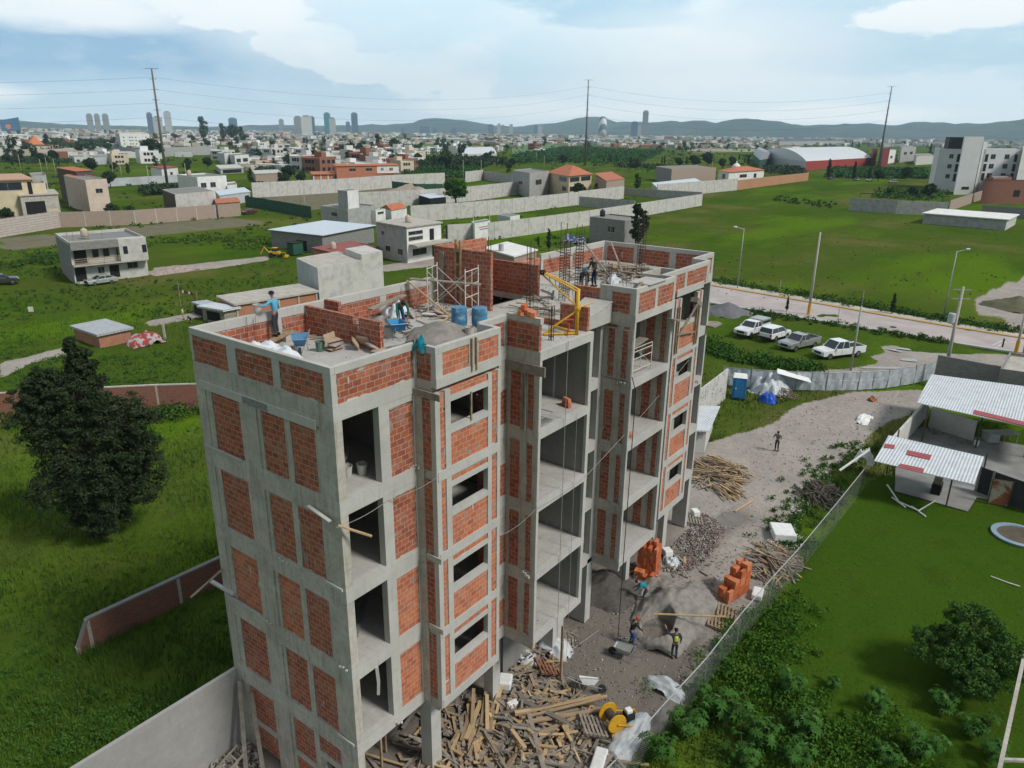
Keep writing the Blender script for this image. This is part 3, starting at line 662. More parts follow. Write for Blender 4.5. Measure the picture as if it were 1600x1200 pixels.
def leafmat(name, c1, c2, c3, s=1.2, s2=7, tr=.25):
    m, t, p = newmat(name); p.inputs['Roughness'].default_value = .8; p.inputs['Specular IOR Level'].default_value = .08
    v = coords(t, 'Object'); a = tnoise(t, v, s, 4); b = tnoise(t, v, s2, 4, .7)
    c = tmix(t, tramp(t, a, .35, .65), c1, c2); c = tmix(t, tramp(t, b, .5, .75), c, c3); t.links.new(c, p.inputs['Base Color'])
    return m
GR1 = leafmat('grass_blades', (.045, .10, .014), (.085, .155, .018), (.13, .165, .05), .25, 4)
GR2 = leafmat('weed_leaves', (.028, .078, .012), (.05, .125, .018), (.09, .16, .03), .5, 3)
allD = lambda x, y: np.any([inpoly(x, y, p) for p in DIRT], axis=0)
inB = lambda x, y: (x > -.3) & (x < 28) & (y > -3) & (y < 7.5)
def keepwild(x, y, r):
    l = inpoly(x, y, LAWN[0]); street = (x > 60) & (y < 40); dens = vnoise(x, y, 2.6, 21)*.7+vnoise(x, y, .9, 22)*.5
    return (~allD(x, y)) & (~inB(x, y)) & (~l) & (~street) & (dens > r.rand(len(x))*.8)
blades('wild_grass', 300000, (18, 110, -62, 60), lambda x, y, r, n: .10+.42*r.rand(n)*vnoise(x, y, 3.1, 23)+.2*vnoise(x, y, 7, 24)**2, .022, GR1, 5, keep=keepwild)
blades('lawn_grass', 60000, (26, 75, 5, 60), lambda x, y, r, n: .0+.07*r.rand(n), .016, leafmat('lawn_blades', (.038, .085, .008), (.055, .105, .012), (.08, .12, .02), .3, 3), 6, keep=lambda x, y, r: inpoly(x, y, LAWN[0]))
def leafcloud(cent, rad, n, size, rs, flat=.6):
    """n leaf quads around the points cent (k,3) with radii rad (k,3); shell-weighted"""
    k = rs.randint(0, len(cent), n); u = rs.normal(size=(n, 3)); u /= np.linalg.norm(u, axis=1)[:, None]; q = rs.rand(n)**flat
    P = cent[k] + u*rad[k]*q[:, None]; nn = u + rs.normal(size=(n, 3))*.7; nn /= np.linalg.norm(nn, axis=1)[:, None]
    a = np.cross(nn, rs.normal(size=(n, 3))); a /= np.linalg.norm(a, axis=1)[:, None]; b = np.cross(nn, a); s = size*rs.uniform(.6, 1.4, n)[:, None]
    V = np.stack([P-a*s, P-b*s*.55, P+a*s, P+b*s*.55], 1).reshape(-1, 3); return V
def weedpatch(name, npatch, per, region, mat_, seed, keep, s, hmax):
    r = np.random.RandomState(seed); d = np.exp(r.uniform(np.log(region[0]), np.log(region[1]), npatch)); a = np.radians(r.uniform(region[2], region[3], npatch)); a0 = math.atan2(CD.y, CD.x)
    x = CP.x+d*np.cos(a0-a); y = CP.y+d*np.sin(a0-a); k = keep(x, y, r); x, y = x[k], y[k]; n = len(x); h = hmax*(.3+.7*r.rand(n))*(.3+vnoise(x, y, 5, 31))
    c = np.stack([x, y, h*.45], -1); V = leafcloud(c, np.stack([h*1.0, h*1.0, h*.6], -1), n*per, s, r)
    return npobj(name, npmesh(name, V, np.arange(len(V)).reshape(-1, 4), mat_, smooth=False), kind='stuff')
weedpatch('weeds', 4200, 34, (20, 85, -60, 60), GR2, 8, lambda x, y, r: keepwild(x, y, r) & (vnoise(x, y, 6, 33) > .42), .055, .5)
# tall hedge of weeds along the street and the parked cars
def strip(pts, n, spread, h, s, mat_, name, seed, per=30):
    r = np.random.RandomState(seed); P = [G(a, b) for a, b in pts]; seg = r.randint(0, len(P)-1, n); f = r.rand(n)
    x = np.array([P[i].x for i in range(len(P))]); y = np.array([q.y for q in P])
    cx = x[seg]*(1-f)+x[seg+1]*f + r.normal(size=n)*spread; cy = y[seg]*(1-f)+y[seg+1]*f + r.normal(size=n)*spread; hh = h*r.uniform(.4, 1.2, n)
    V = leafcloud(np.stack([cx, cy, hh*.4], -1), np.stack([hh*1.1, hh*1.1, hh*.6], -1), n*per, s, r)
    return npobj(name, npmesh(name, V, np.arange(len(V)).reshape(-1, 4), mat_, smooth=False), kind='stuff')
GR3 = leafmat('hedge_leaves', (.035, .085, .015), (.06, .12, .02), (.03, .06, .012), .4, 2)
strip([(1112, 440), (1250, 462), (1400, 488), (1500, 506), (1590, 520)], 260, 1.0, 1.0, .16, GR3, 'roadside_weeds', 41)
strip([(1105, 535), (1130, 556), (1200, 568), (1270, 578)], 240, .8, .9, .13, GR2, 'roadside_weeds', 42, 40)
strip([(1110, 480), (1200, 492), (1330, 512), (1480, 535)], 200, .8, .5, .13, GR3, 'roadside_weeds', 43)
strip([(1230, 800), (1250, 860), (1215, 830)], 26, .6, .5, .09, GR2, 'roadside_weeds', 44)
strip([(1370, 690), (1290, 740), (1230, 830), (1330, 690)], 150, .9, .35, .09, GR2, 'roadside_weeds', 45)
strip([(1100, 1110), (1180, 1000), (1240, 950), (1180, 1060), (1260, 1120), (1200, 1200), (1340, 1150), (1420, 1200)], 420, .9, .55, .07, leafmat('bank_leaves', (.045, .12, .014), (.07, .155, .018), (.03, .075, .012), .6, 4), 'bank_weeds', 46, 46)
strip([(10, 1180), (100, 1150), (250, 1120), (150, 1190), (60, 1000)], 150, 1.4, .55, .05, GR2, 'bank_weeds', 47, 50)
strip([(0, 420), (90, 400), (110, 410)], 120, 2.2, .9, .2, GR3, 'bank_weeds', 48)
strip([(240, 380), (330, 372), (400, 385), (430, 370)], 160, 2.5, .8, .2, GR1, 'bank_weeds', 49)
strip([(0, 652), (60, 640), (250, 640), (330, 635)], 200, 1.2, 1.0, .14, GR3, 'bank_weeds', 50)
# ---------------------------------------------------------------- street, kerbs
def ribbon(a, b, z, m, name, h=0, **k):
    A = [G(*q) for q in a]; B = [G(*q) for q in b]; mb = MB()
    for i in range(len(A)-1):
        q = [A[i], A[i+1], B[i+1], B[i]]
        if h: mb.prism([(v.x, v.y) for v in q], z-h, z, m)
        else: mb.quad(*[(v.x, v.y, z) for v in q], m)
    return mb.build(name, kind='structure')
up = [(1000, 424), (1112, 446), (1200, 461), (1300, 478), (1400, 496), (1500, 513), (1600, 529), (1800, 560)]
lo = [(1000, 450), (1112, 472), (1200, 487), (1300, 503), (1400, 520), (1500, 536), (1600, 552), (1800, 585)]
ribbon(up, lo, .06, ROADM, 'road', .2)
ribbon([(x, y-4.5) for x, y in up], [(x, y-.2) for x, y in up], .21, CONC_L, 'pavement', .2)
ribbon([(x, y-.2) for x, y in up], [(x, y+1.6) for x, y in up], .20, KERBY, 'kerb', .2)
ribbon([(x, y) for x, y in lo], [(x, y+2.0) for x, y in lo], .10, CONC_L, 'kerb', .2)
k = MB()
for (a, b, c_, d) in ((1220, 471, 1245, 475), (1395, 499, 1412, 502), (1550, 540, 1566, 532), (1556, 543, 1572, 534), (1575, 533, 1590, 536), (1330, 488, 1345, 490.5)):
    P, Q = G(a, b, .066), G(c_, d, .066); dd = (Q-P).normalized(); s = Vector((-dd.y, dd.x, 0))*.12
    k.quad(P-s, Q-s, Q+s, P+s, WHITED)
k.build('road_marking', kind='structure')
sheet('track', gpoly((940, 1060), (1030, 1000), (1100, 960), (1120, 980), (1040, 1075), (985, 1130)), .004-.0, GRAVEL) if 0 else None
for q in (((1382, 545), (1395, 548), (1412, 551), (1400, 546)), ((1405, 563), (1435, 566), (1430, 561), (1412, 560)), ((1345, 576), (1400, 577), (1410, 574), (1350, 573)), ((1400, 545), (1425, 548), (1420, 545), (1405, 543))):
    pp = gpoly(*q); cx = sum(a for a, _ in pp)/4; cy = sum(b for _, b in pp)/4
    ring = [(cx + (pp[i][0]-cx)*f + (pp[(i+1) % 4][0]-cx)*(1-f), cy+(pp[i][1]-cy)*f+(pp[(i+1) % 4][1]-cy)*(1-f)) for i in range(4) for f in (.95, .7, .3)]
    sheet('puddle', ring, .03, PUDDLE)
# ---------------------------------------------------------------- walls
def wall(label, px, h, m, name='boundary_wall', t=.18, posts=0, pm=None, cap=None, group=None, cat='wall', z0=-.2, pth=.0):
    """wall along ground points (pixels of the survey photo, or world xy), height h (or a list)"""
    P = [G(*q) if isinstance(q, tuple) else Vector((q[0], q[1], 0)) for q in px]; H = h if isinstance(h, (list, tuple)) else [h]*len(P)
    root = thing(name, label, cat, tuple(P[0]), group=group)
    for i in range(len(P)-1):
        a, b = P[i], P[i+1]; d = (b-a); ln = d.length; d.normalize(); s = Vector((-d.y, d.x, 0))*(t/2)
        mb = MB(); mb.add([a-s+Vector((0,0,z0)), b-s+Vector((0,0,z0)), b+s+Vector((0,0,z0)), a+s+Vector((0,0,z0)), a-s+Vector((0,0,H[i])), b-s+Vector((0,0,H[i+1])), b+s+Vector((0,0,H[i+1])), a+s+Vector((0,0,H[i]))],
               [(0,3,2,1),(4,5,6,7),(0,1,5,4),(1,2,6,5),(2,3,7,6),(3,0,4,7)], m)
        mb.build('wall_panel', root)
        if posts:
            n = max(1, int(round(ln/posts)))
            for j in range(n+1 if i == len(P)-2 else n):
                q = a + d*(ln*j/n); hh = H[i]+(H[i+1]-H[i])*j/n
                MB().bar((q.x, q.y, z0+.01), (q.x, q.y, hh+.06+pth), t+.05, .16, pm or CONC_L, up=d).build('wall_post', root)
        if cap:
            MB().bar(a+Vector((0,0,H[i]+.05)), b+Vector((0,0,H[i+1]+.05)), t+.06, .1, cap).build('wall_coping', root)
    return root
wall('tall smooth grey concrete wall running from the near corner of the unfinished building', [[-16, WY-.08], [-.002, WY-.08]], 3.55, concrete('wall_smooth', (.36, .35, .34), (.24, .235, .225), .1, .35), t=.16)
wall('low old red brick wall with a broken end, in the weeds left of the unfinished building', [[-1.6, 17.9], [-1.0, 17.85], [12, 16.9]], [.1, 1.35, 1.75], BRICKN, posts=4.2, pm=CONC, name='brick_wall', cap=CONC_D)
wall('old brick wall with concrete posts across the far side of the weedy plot', [(-140, 690), (0, 657), (60, 652), (250, 642), (320, 640)], 2.35, BRICKN, posts=5, pm=CONC, name='brick_wall', cap=CONC)
# gable foot clutter
# ---------------------------------------------------------------- trees
BARK = mat('bark', (.13, .10, .075), (.07, .055, .042), 8, .9, .4)
def limb(mb, p, q, r0, r1, seed=0):
    rs = random.Random(seed); p = Vector(p); q = Vector(q); pts = [p.lerp(q, f)+Vector((rs.uniform(-.06, .06), rs.uniform(-.06, .06), 0))*(q-p).length*(0 if f in (0, 1) else 1) for f in (0, .35, .7, 1)]
    mb.tube(pts, r0, BARK, 6, r1)
def tree(name, label, loc, h, lobes, nleaf, ls, m, seed, trunk=.2, group=None, cat='tree', flat=.45, kk=26, rz=0, limbs=True, clear=.15):
    """lobes: (dx, dy, z, rx, ry, rz) fractions of the height; each is broken into many clusters"""
    root = thing(name, label, cat, loc, rz, group, world=False); rs = np.random.RandomState(seed); tr = MB()
    top = max(l[2] for l in lobes)*h; limb(tr, (0, 0, -.2), (0, 0, top*.8), trunk, trunk*.25, seed); C = []; Rr = []
    for l in lobes:
        q = np.array(l[:3])*h; rr = np.array(l[3:6])*h
        if limbs: limb(tr, (0, 0, max(clear*h, q[2]*.45)), q, trunk*.4, trunk*.1, seed+int(q[0]*10))
        k = max(10, int(kk*rr.max()**.5)); u = rs.normal(size=(k, 3)); u /= np.linalg.norm(u, axis=1)[:, None]
        for i in range(k):
            C.append(q+u[i]*rr*rs.uniform(.45, .95)); Rr.append(np.array([1, 1, .7])*rr.max()*rs.uniform(.16, .36)*(26/kk)**.35)
            if limbs and i % 5 == 0: limb(tr, q*.95, C[-1], trunk*.14, trunk*.04, i)
    V = leafcloud(np.array(C), np.array(Rr), nleaf, ls, rs, flat)
    tr.build('trunk', root, smooth=True)
    cr = npobj('crown', npmesh('crown', V, np.arange(len(V)).reshape(-1, 4), m, smooth=False)); cr.parent = root
    return root
LF_D = leafmat('leaves_dark_olive', (.024, .040, .018), (.036, .054, .024), (.06, .08, .035), .6, 2.2)
LF_M = leafmat('leaves_mid', (.04, .10, .02), (.06, .135, .026), (.10, .18, .04), .8, 3)
LF_N = leafmat('leaves_bright', (.035, .095, .018), (.05, .125, .022), (.085, .17, .04), .6, 3)
LF_F = leafmat('leaves_far', (.028, .05, .026), (.04, .065, .03), (.055, .085, .035), .08, .6)
T0 = G(165, 835)
tree('pine_tree', 'big dark bushy evergreen tree in the weedy plot left of the unfinished building', (T0.x, T0.y, 0), 12.2,
     [(0, 0, .16, .19, .19, .14), (-.04, .05, .30, .25, .25, .15), (.06, -.08, .30, .24, .24, .15), (0, 0, .46, .27, .27, .15), (-.08, .08, .62, .21, .21, .15), (.10, -.10, .60, .20, .20, .14), (-.0, .0, .74, .18, .18, .14), (-.13, .14, .70, .12, .12, .12), (-.10, .10, .78, .09, .09, .10), (.03, -.02, .88, .07, .07, .10), (.13, -.16, .46, .14, .14, .12), (.0, .0, .97, .025, .025, .05)],
     150000, .075, LF_D, 3, .3, flat=.8, kk=95)
T1 = G(1500, 1065)
tree('leafy_tree', 'round leafy tree standing on the lawn at the right', (T1.x, T1.y, 0), 3.7,
     [(0, 0, .42, .5, .5, .22), (-.2, .3, .5, .36, .36, .2), (.2, -.4, .46, .4, .4, .22), (.1, .0, .78, .36, .36, .18), (-.3, -.15, .35, .36, .36, .18), (.35, .1, .3, .36, .36, .18)], 60000, .055, LF_M, 5, .09, kk=60, flat=.7)
# palmate leaf plants in the bank
def castor_mesh(seed, h):
    rs = random.Random(seed); st = MB(); lf = MB(); sm = mat('castor_stem', (.12, .13, .06), (.08, .09, .04), 5); lm = leafmat('castor_leaves', (.030, .09, .014), (.05, .13, .022), (.10, .19, .06), .9, 3) if 'castor_leaves' not in MATS else MATS['castor_leaves']
    for s in range(6):
        a = rs.uniform(0, 6.28); r = rs.uniform(.1, .5)*h; tip = Vector((math.cos(a)*r, math.sin(a)*r, h*rs.uniform(.6, 1))); st.tube([(0, 0, -.1), tip*.5+Vector((0, 0, .1)), tip], .022, sm, 5, .01)
        for j in range(15):
            f = rs.uniform(.3, 1.0); base = tip*f; b2 = rs.uniform(0, 6.28); o = base+Vector((math.cos(b2), math.sin(b2), .3))*rs.uniform(.12, .36)
            n = Vector((math.cos(b2)*.6, math.sin(b2)*.6, 1)).normalized(); ax = n.cross(Vector((0, 0, 1)).cross(Vector((math.cos(b2), math.sin(b2), 0)))).normalized(); ay = n.cross(ax)
            R_ = rs.uniform(.13, .26); L_ = 7; vs = []
            for q in range(L_*2):
                th = 6.283*q/(L_*2); rr = R_*(1 if q % 2 == 0 else .42); vs.append(o+ax*math.cos(th)*rr+ay*math.sin(th)*rr-n*(.04*(q % 2 == 0)))
            lf.add([o]+vs, [(0, 1+q, 1+(q+1) % (L_*2)) for q in range(L_*2)], lm)
    return st, lf
CPX = [(1070, 1150, 1.5), (1030, 1185, 1.3), (1090, 1085, 1.0), (1130, 1125, 1.6), (1185, 1165, 1.6), (1160, 1195, 1.2), (1235, 1080, 1.2), (1255, 1150, 1.5), (1300, 1075, .8), (1370, 1110, 1.1), (1470, 1110, 1.2), (1520, 1150, 1.4), (1440, 1185, 1.4), (1385, 1195, 1.0), (1130, 1040, .7), (1120, 1015, .6), (1245, 1195, 1.3), (1550, 1190, 1.2)]
CL = ['castor plant with star-shaped leaves, %s' % s for s in ('beside the yellow mixer at the fence foot', 'lowest in the corner by the fence', 'first one up along the chain link fence', 'large one in the middle of the bank clump', 'right half of the big bank clump', 'at the bottom edge of the picture in the clump', 'in the open grass above the clump', 'bright green one right of the big clump', 'small one alone near the lawn edge', 'in the middle of the bank below the round tree', 'dark one just below the round tree', 'dark large one nearest the right pole', 'on the bank at the bottom, left of the dark ones', 'low one at the bottom edge in the middle', 'small one near the worker in the yellow vest', 'smallest, hugging the fence beside the pallets', 'bright one at the bottom, right of the clump', 'furthest right beside the leaning pipe')]
cst = []
for i, ((px, py, h), lb) in enumerate(zip(CPX, CL)):
    g_ = G(px, py)
    if i < 3:
        r_ = thing('castor_plant', lb, 'plant', (g_.x, g_.y, 0), i, 'castor plants on the bank', world=False); st, lf = castor_mesh(i, 1.3); st.build('stem', r_); lf.build('foliage', r_); r_.scale = (h/1.3,)*3; cst.append(r_)
    else: copy_tree(cst[i % 3], (g_.x, g_.y, 0), i*1.7, h/1.3, lb)
# ================================================================ people
SKIN = mat('skin', (.36, .20, .13), (.32, .17, .11), 20, .6)
HAIR = mat('hair_black', (.015, .012, .01), (.02, .018, .015), 20, .6)
def cloth(name, c, c2=None): return mat('cloth_'+name, c, c2 or tuple(x*.7 for x in c), 9, .9, .3)
def skinmesh(name, chains, parent, m, sub=1):
    """chains: list of polylines [(pos, radius)...]; points that coincide are shared"""
    bm = bmesh.new(); sk = bm.verts.layers.skin.verify(); V = {}
    def gv(p, r):
        k = tuple(round(c, 3) for c in p)
        if k not in V:
            v = bm.verts.new(p); v[sk].radius = (r, r) if not isinstance(r, tuple) else r; V[k] = v
            if len(V) == 1: v[sk].use_root = True
        return V[k]
    for ch in chains:
        for i in range(len(ch)-1):
            a, b = gv(*ch[i]), gv(*ch[i+1])
            if a != b and not bm.edges.get((a, b)): bm.edges.new((a, b))
    me = bpy.data.meshes.new(name); bm.to_mesh(me); bm.free(); me.materials.append(m)
    o = bpy.data.objects.new(name, me); COL.objects.link(o); o.parent = parent
    s = o.modifiers.new('skin', 'SKIN'); s.use_smooth_shade = True; s.use_x_symmetry = False
    u = o.modifiers.new('sub', 'SUBSURF'); u.levels = u.render_levels = sub
    return o
def person(label, loc, rz, h=1.68, bend=0, arms=None, legs=None, shirt=None, pants=None, hat=None, vest=None, sit=False, group=None, crouch=0):
    """local frame: +y is the way the person faces; arms = ((elbow),(hand)) left, right, relative to the shoulder in the torso's frame"""
    root = thing('person', label, 'person', loc, rz, group, world=False); S = h/1.72; th = R(bend)
    hip = Vector((0, -.10*math.sin(th)*2, .90-crouch))
    def T(x, y, z): return hip + Vector((x, y*math.cos(th)+z*math.sin(th), z*math.cos(th)-y*math.sin(th)))
    arms = arms or (((-.10, .02, -.26), (-.12, .10, -.50)), ((.10, .02, -.26), (.12, .10, -.50)))
    legs = legs or (((-.10, .04, .48-crouch*.6), (-.11, -.02, .06)), ((.10, .04, .48-crouch*.6), (.11, .0, .06)))
    chest, neck, head = T(0, 0, .36), T(0, 0, .52), T(0, .03, .66)
    sh = [T(-.19, 0, .46), T(.19, 0, .46)]; flat = lambda f: arms is not None
    ar = []
    for i, (e, w) in enumerate(arms): ar.append((sh[i]+Vector(e), sh[i]+Vector(w)))
    lg = [(hip+Vector((-.09, 0, -.04)), Vector(legs[0][0]), Vector(legs[0][1])), (hip+Vector((.09, 0, -.04)), Vector(legs[1][0]), Vector(legs[1][1]))]
    SC_ = lambda ch: [[(tuple(Vector(p)*S), (tuple(q*S for q in r) if isinstance(r, tuple) else r*S)) for p, r in c] for c in ch]
    body = [[(hip, .10), (T(0, 0, .18), .10), (chest, .115), (neck, .055), (T(0, .012, .58), .052), (head, .085), (T(0, .03, .74), .075)]]
    for i in (0, 1):
        e, w = ar[i]; d = (w-e).normalized(); pal = w+d*.07; sx_ = -1 if i == 0 else 1
        body.append([(chest, .115), (sh[i], .05), (e, .036), (w, .026), (pal, .032)])
        side = Vector((sx_, 0, 0)) if abs(d.x) < .8 else Vector((0, 1, 0))
        for k in range(4):
            b0 = pal+side*(.018*(k-1.5)); L_ = (.07, .082, .078, .062)[k]; body.append([(pal, .032), (b0+d*.02, .010), (b0+d*(.02+L_*.55), .009), (b0+d*(.02+L_)+Vector((0, .012, -.008)), .008)])
        body.append([(w, .026), (w+d*.03+Vector((-sx_*.03, .015, 0)), .011), (w+d*.07+Vector((-sx_*.045, .02, 0)), .009)])
        body.append([(hip, .10), (lg[i][0], .075), (lg[i][1], .05), (lg[i][2], .036)])
    skinmesh('body', SC_(body), root, SKIN)
    # face: nose, ears, eyes, mouth as one small relief mesh
    fb = MB(); f = T(0, .03, .68); R3 = Matrix.Rotation(-th, 4, 'X')
    def Fp(x, y, z): return tuple((f + (R3 @ Vector((x, y, z))))*S)
    fb.lathe([(0, -.014), (.012, 0), (0, .016)], SKIN, 6, Fp(0, .088, 0)); fb.lathe([(0, -.02), (.014, 0), (0, .02)], SKIN, 6, Fp(-.085, 0, 0)); fb.lathe([(0, -.02), (.014, 0), (0, .02)], SKIN, 6, Fp(.085, 0, 0))
    fb.build('face', root); eb = MB()
    for x in (-.03, .03): eb.lathe([(0, -.006), (.009, 0), (0, .006)], HAIR, 6, Fp(x, .083, .022))
    eb.bar(Fp(-.025, .08, -.035), Fp(.025, .08, -.035), .008, .006, REDD); eb.build('eyes_and_mouth', root, kind=None)
    shirt = shirt or cloth('grey', (.2, .2, .2)); pants = pants or cloth('navy', (.03, .04, .07))
    sh_ch = [[(hip+Vector((0, 0, -.06)), (.15, .125)), (T(0, 0, .18), (.145, .118)), (chest, (.16, .13)), (T(0, 0, .48), (.075, .075))]]
    for i in (0, 1):
        e, w = ar[i]; sh_ch.append([(chest, (.16, .13)), (sh[i], .072), (e, .054), (e.lerp(w, .85), .042)])
    skinmesh('shirt', SC_(sh_ch), root, shirt)
    pc = [[(hip+Vector((0, 0, .06)), (.135, .11)), (hip, (.14, .115))]]
    for i in (0, 1): pc.append([(hip, (.14, .115)), (lg[i][0], .098), (lg[i][1], .07), (lg[i][2]+Vector((0, 0, .05)), .058)])
    skinmesh('trousers', SC_(pc), root, pants)
    bt = MB()
    for i in (0, 1):
        p = lg[i][2]; bt.add([tuple(v*S) for v in (p+Vector((-.045, -.08, -.06)), p+Vector((.045, -.08, -.06)), p+Vector((.05, .16, -.06)), p+Vector((-.05, .16, -.06)), p+Vector((-.04, -.07, .05)), p+Vector((.04, -.07, .05)), p+Vector((.035, .13, -.0)), p+Vector((-.035, .13, -.0)))],
               [(0,3,2,1),(4,5,6,7),(0,1,5,4),(1,2,6,5),(2,3,7,6),(3,0,4,7)], BLACK)
    bt.build('shoes', root, bevel=.01)
    hb = MB(); hm = hat or HAIR; prof = [(.092, -.02), (.097, .03), (.085, .08), (.05, .105), (.0, .112)]
    o = f + (R3 @ Vector((0, -.006, .01)))
    n = 10; vs = []
    for r_, z_ in prof:
        for j in range(n): vs.append(tuple((o+(R3 @ Vector((r_*math.cos(6.2832*j/n), r_*math.sin(6.2832*j/n)*1.1, z_))))*S))
    hb.add(vs, [(i*n+j, i*n+(j+1) % n, (i+1)*n+(j+1) % n, (i+1)*n+j) for i in range(4) for j in range(n)], hm)
    if hat: hb.add([tuple((o+(R3 @ Vector(q)))*S) for q in ((-.07, .08, .015), (.07, .08, .015), (.05, .18, .0), (-.05, .18, .0))], [(0, 1, 2, 3), (3, 2, 1, 0)], hm)
    hb.build('cap' if hat else 'hair', root, smooth=True)
    if vest:
        skinmesh('vest', SC_([[(T(0, 0, .05), (.16, .128)), (T(0, 0, .18), (.155, .126)), (chest, (.172, .14)), (T(0, 0, .46), (.12, .10))]]), root, vest)
    return root
def facing(px, py, tx, ty, z=0):
    a, b = G(px, py, z), G(tx, ty, z); return math.atan2(b.y-a.y, b.x-a.x)-math.pi/2
ZR = RZ
person('worker in a light blue hooded sweater standing at the back parapet of the near terrace', (3.05, 6.62, ZR+.28), R(28), 1.66, 4,
       arms=(((-.22, .12, -.14), (-.34, .34, -.16)), ((.16, .02, -.22), (.28, .05, -.36))), shirt=cloth('sky_blue', (.13, .42, .62)), pants=cloth('slate', (.05, .055, .07)), hat=cloth('cap_navy', (.02, .025, .07)))
person('worker in a green sweater and blue jeans bending over the sand on the near terrace', (7.25, 4.55, ZR), R(150), 1.66, 62, arms=(((-.04, .10, -.26), (.0, .14, -.52)), ((.04, .10, -.26), (.02, .2, -.5))),
       shirt=cloth('green', (.03, .16, .09)), pants=cloth('jeans', (.03, .09, .25)))
person('worker in an olive jacket and jeans standing on the far roof', (19.4, 3.1, ZR), R(75), 1.6, 22, arms=(((-.02, .12, -.24), (.0, .3, -.42)), ((.06, .05, -.26), (.05, .22, -.42))),
       shirt=cloth('olive', (.06, .075, .05)), pants=cloth('jeans_dark', (.02, .035, .08)), hat=cloth('cap_mauve', (.12, .09, .13)))
person('worker in dark clothes bending down beside the olive-jacketed worker', (18.3, 3.0, ZR), R(120), 1.6, 85, arms=(((-.02, .1, -.26), (.0, .12, -.5)), ((.02, .1, -.26), (.0, .2, -.5))), shirt=cloth('black', (.03, .03, .035)), pants=cloth('grey_pants', (.16, .16, .15)))
g_ = G(1213, 704); person('guard in a dark jacket with light reflective stripes standing alone on the dirt yard', (g_.x, g_.y, 0), facing(1213, 704, 1150, 760), 1.72, 10,
       arms=(((-.12, .04, -.22), (-.05, .22, -.24)), ((.12, .04, -.22), (.05, .22, -.24))), shirt=cloth('dark_stripes', (.02, .025, .04), (.25, .26, .27)), pants=cloth('black', (.03, .03, .035)), hat=cloth('cap_black', (.015, .015, .02)))
g_ = G(1006, 940); person('worker in a teal shirt bending at the sand heap by the block stack', (g_.x, g_.y, 0), facing(1006, 940, 950, 930), 1.66, 62, arms=(((-.02, .1, -.24), (-.02, .3, -.4)), ((.02, .1, -.24), (.0, .34, -.42))), shirt=cloth('teal', (.01, .22, .29)), pants=cloth('grey_blue', (.12, .13, .17)))
g_ = G(987, 1006); person('worker in dark clothes and orange cap digging in the hollow of the sand heap', (g_.x, g_.y, 0), facing(987, 1006, 1010, 1000), 1.6, 28, arms=(((-.02, .14, -.22), (.1, .36, -.25)), ((.06, .1, -.22), (.18, .32, -.4))), shirt=cloth('black', (.03, .03, .035)), pants=cloth('jeans', (.03, .09, .25)), hat=cloth('cap_orange', (.5, .1, .03)))
g_ = G(1053, 1028); person('worker in a yellow high-visibility vest holding a long pole by the fence', (g_.x, g_.y, 0), facing(1053, 1028, 1035, 990), 1.66, 3, arms=(((-.18, .12, .02), (-.24, .26, .22)), ((.1, .02, -.26), (.12, .1, -.5))), shirt=cloth('navy_sleeve', (.04, .045, .07)), pants=cloth('grey_teal', (.045, .06, .075)), hat=cloth('cap_black', (.015, .015, .02)), vest=mat('hi_vis', (.45, .62, .03), (.6, .5, .05), 6, .7))
g_ = G(287, 499); person('person in a white shirt and orange trousers standing by the shack in the green field', (g_.x, g_.y, 0), 1.0, 1.66, 5, shirt=cloth('white', (.7, .7, .7)), pants=cloth('orange_pants', (.5, .25, .05)))
g_ = G(298, 505); person('person in black crouching by the shack in the green field', (g_.x, g_.y, 0), 2.0, 1.6, 40, crouch=.4, shirt=cloth('black', (.03, .03, .035)), pants=cloth('grey_pants', (.16, .16, .15)))
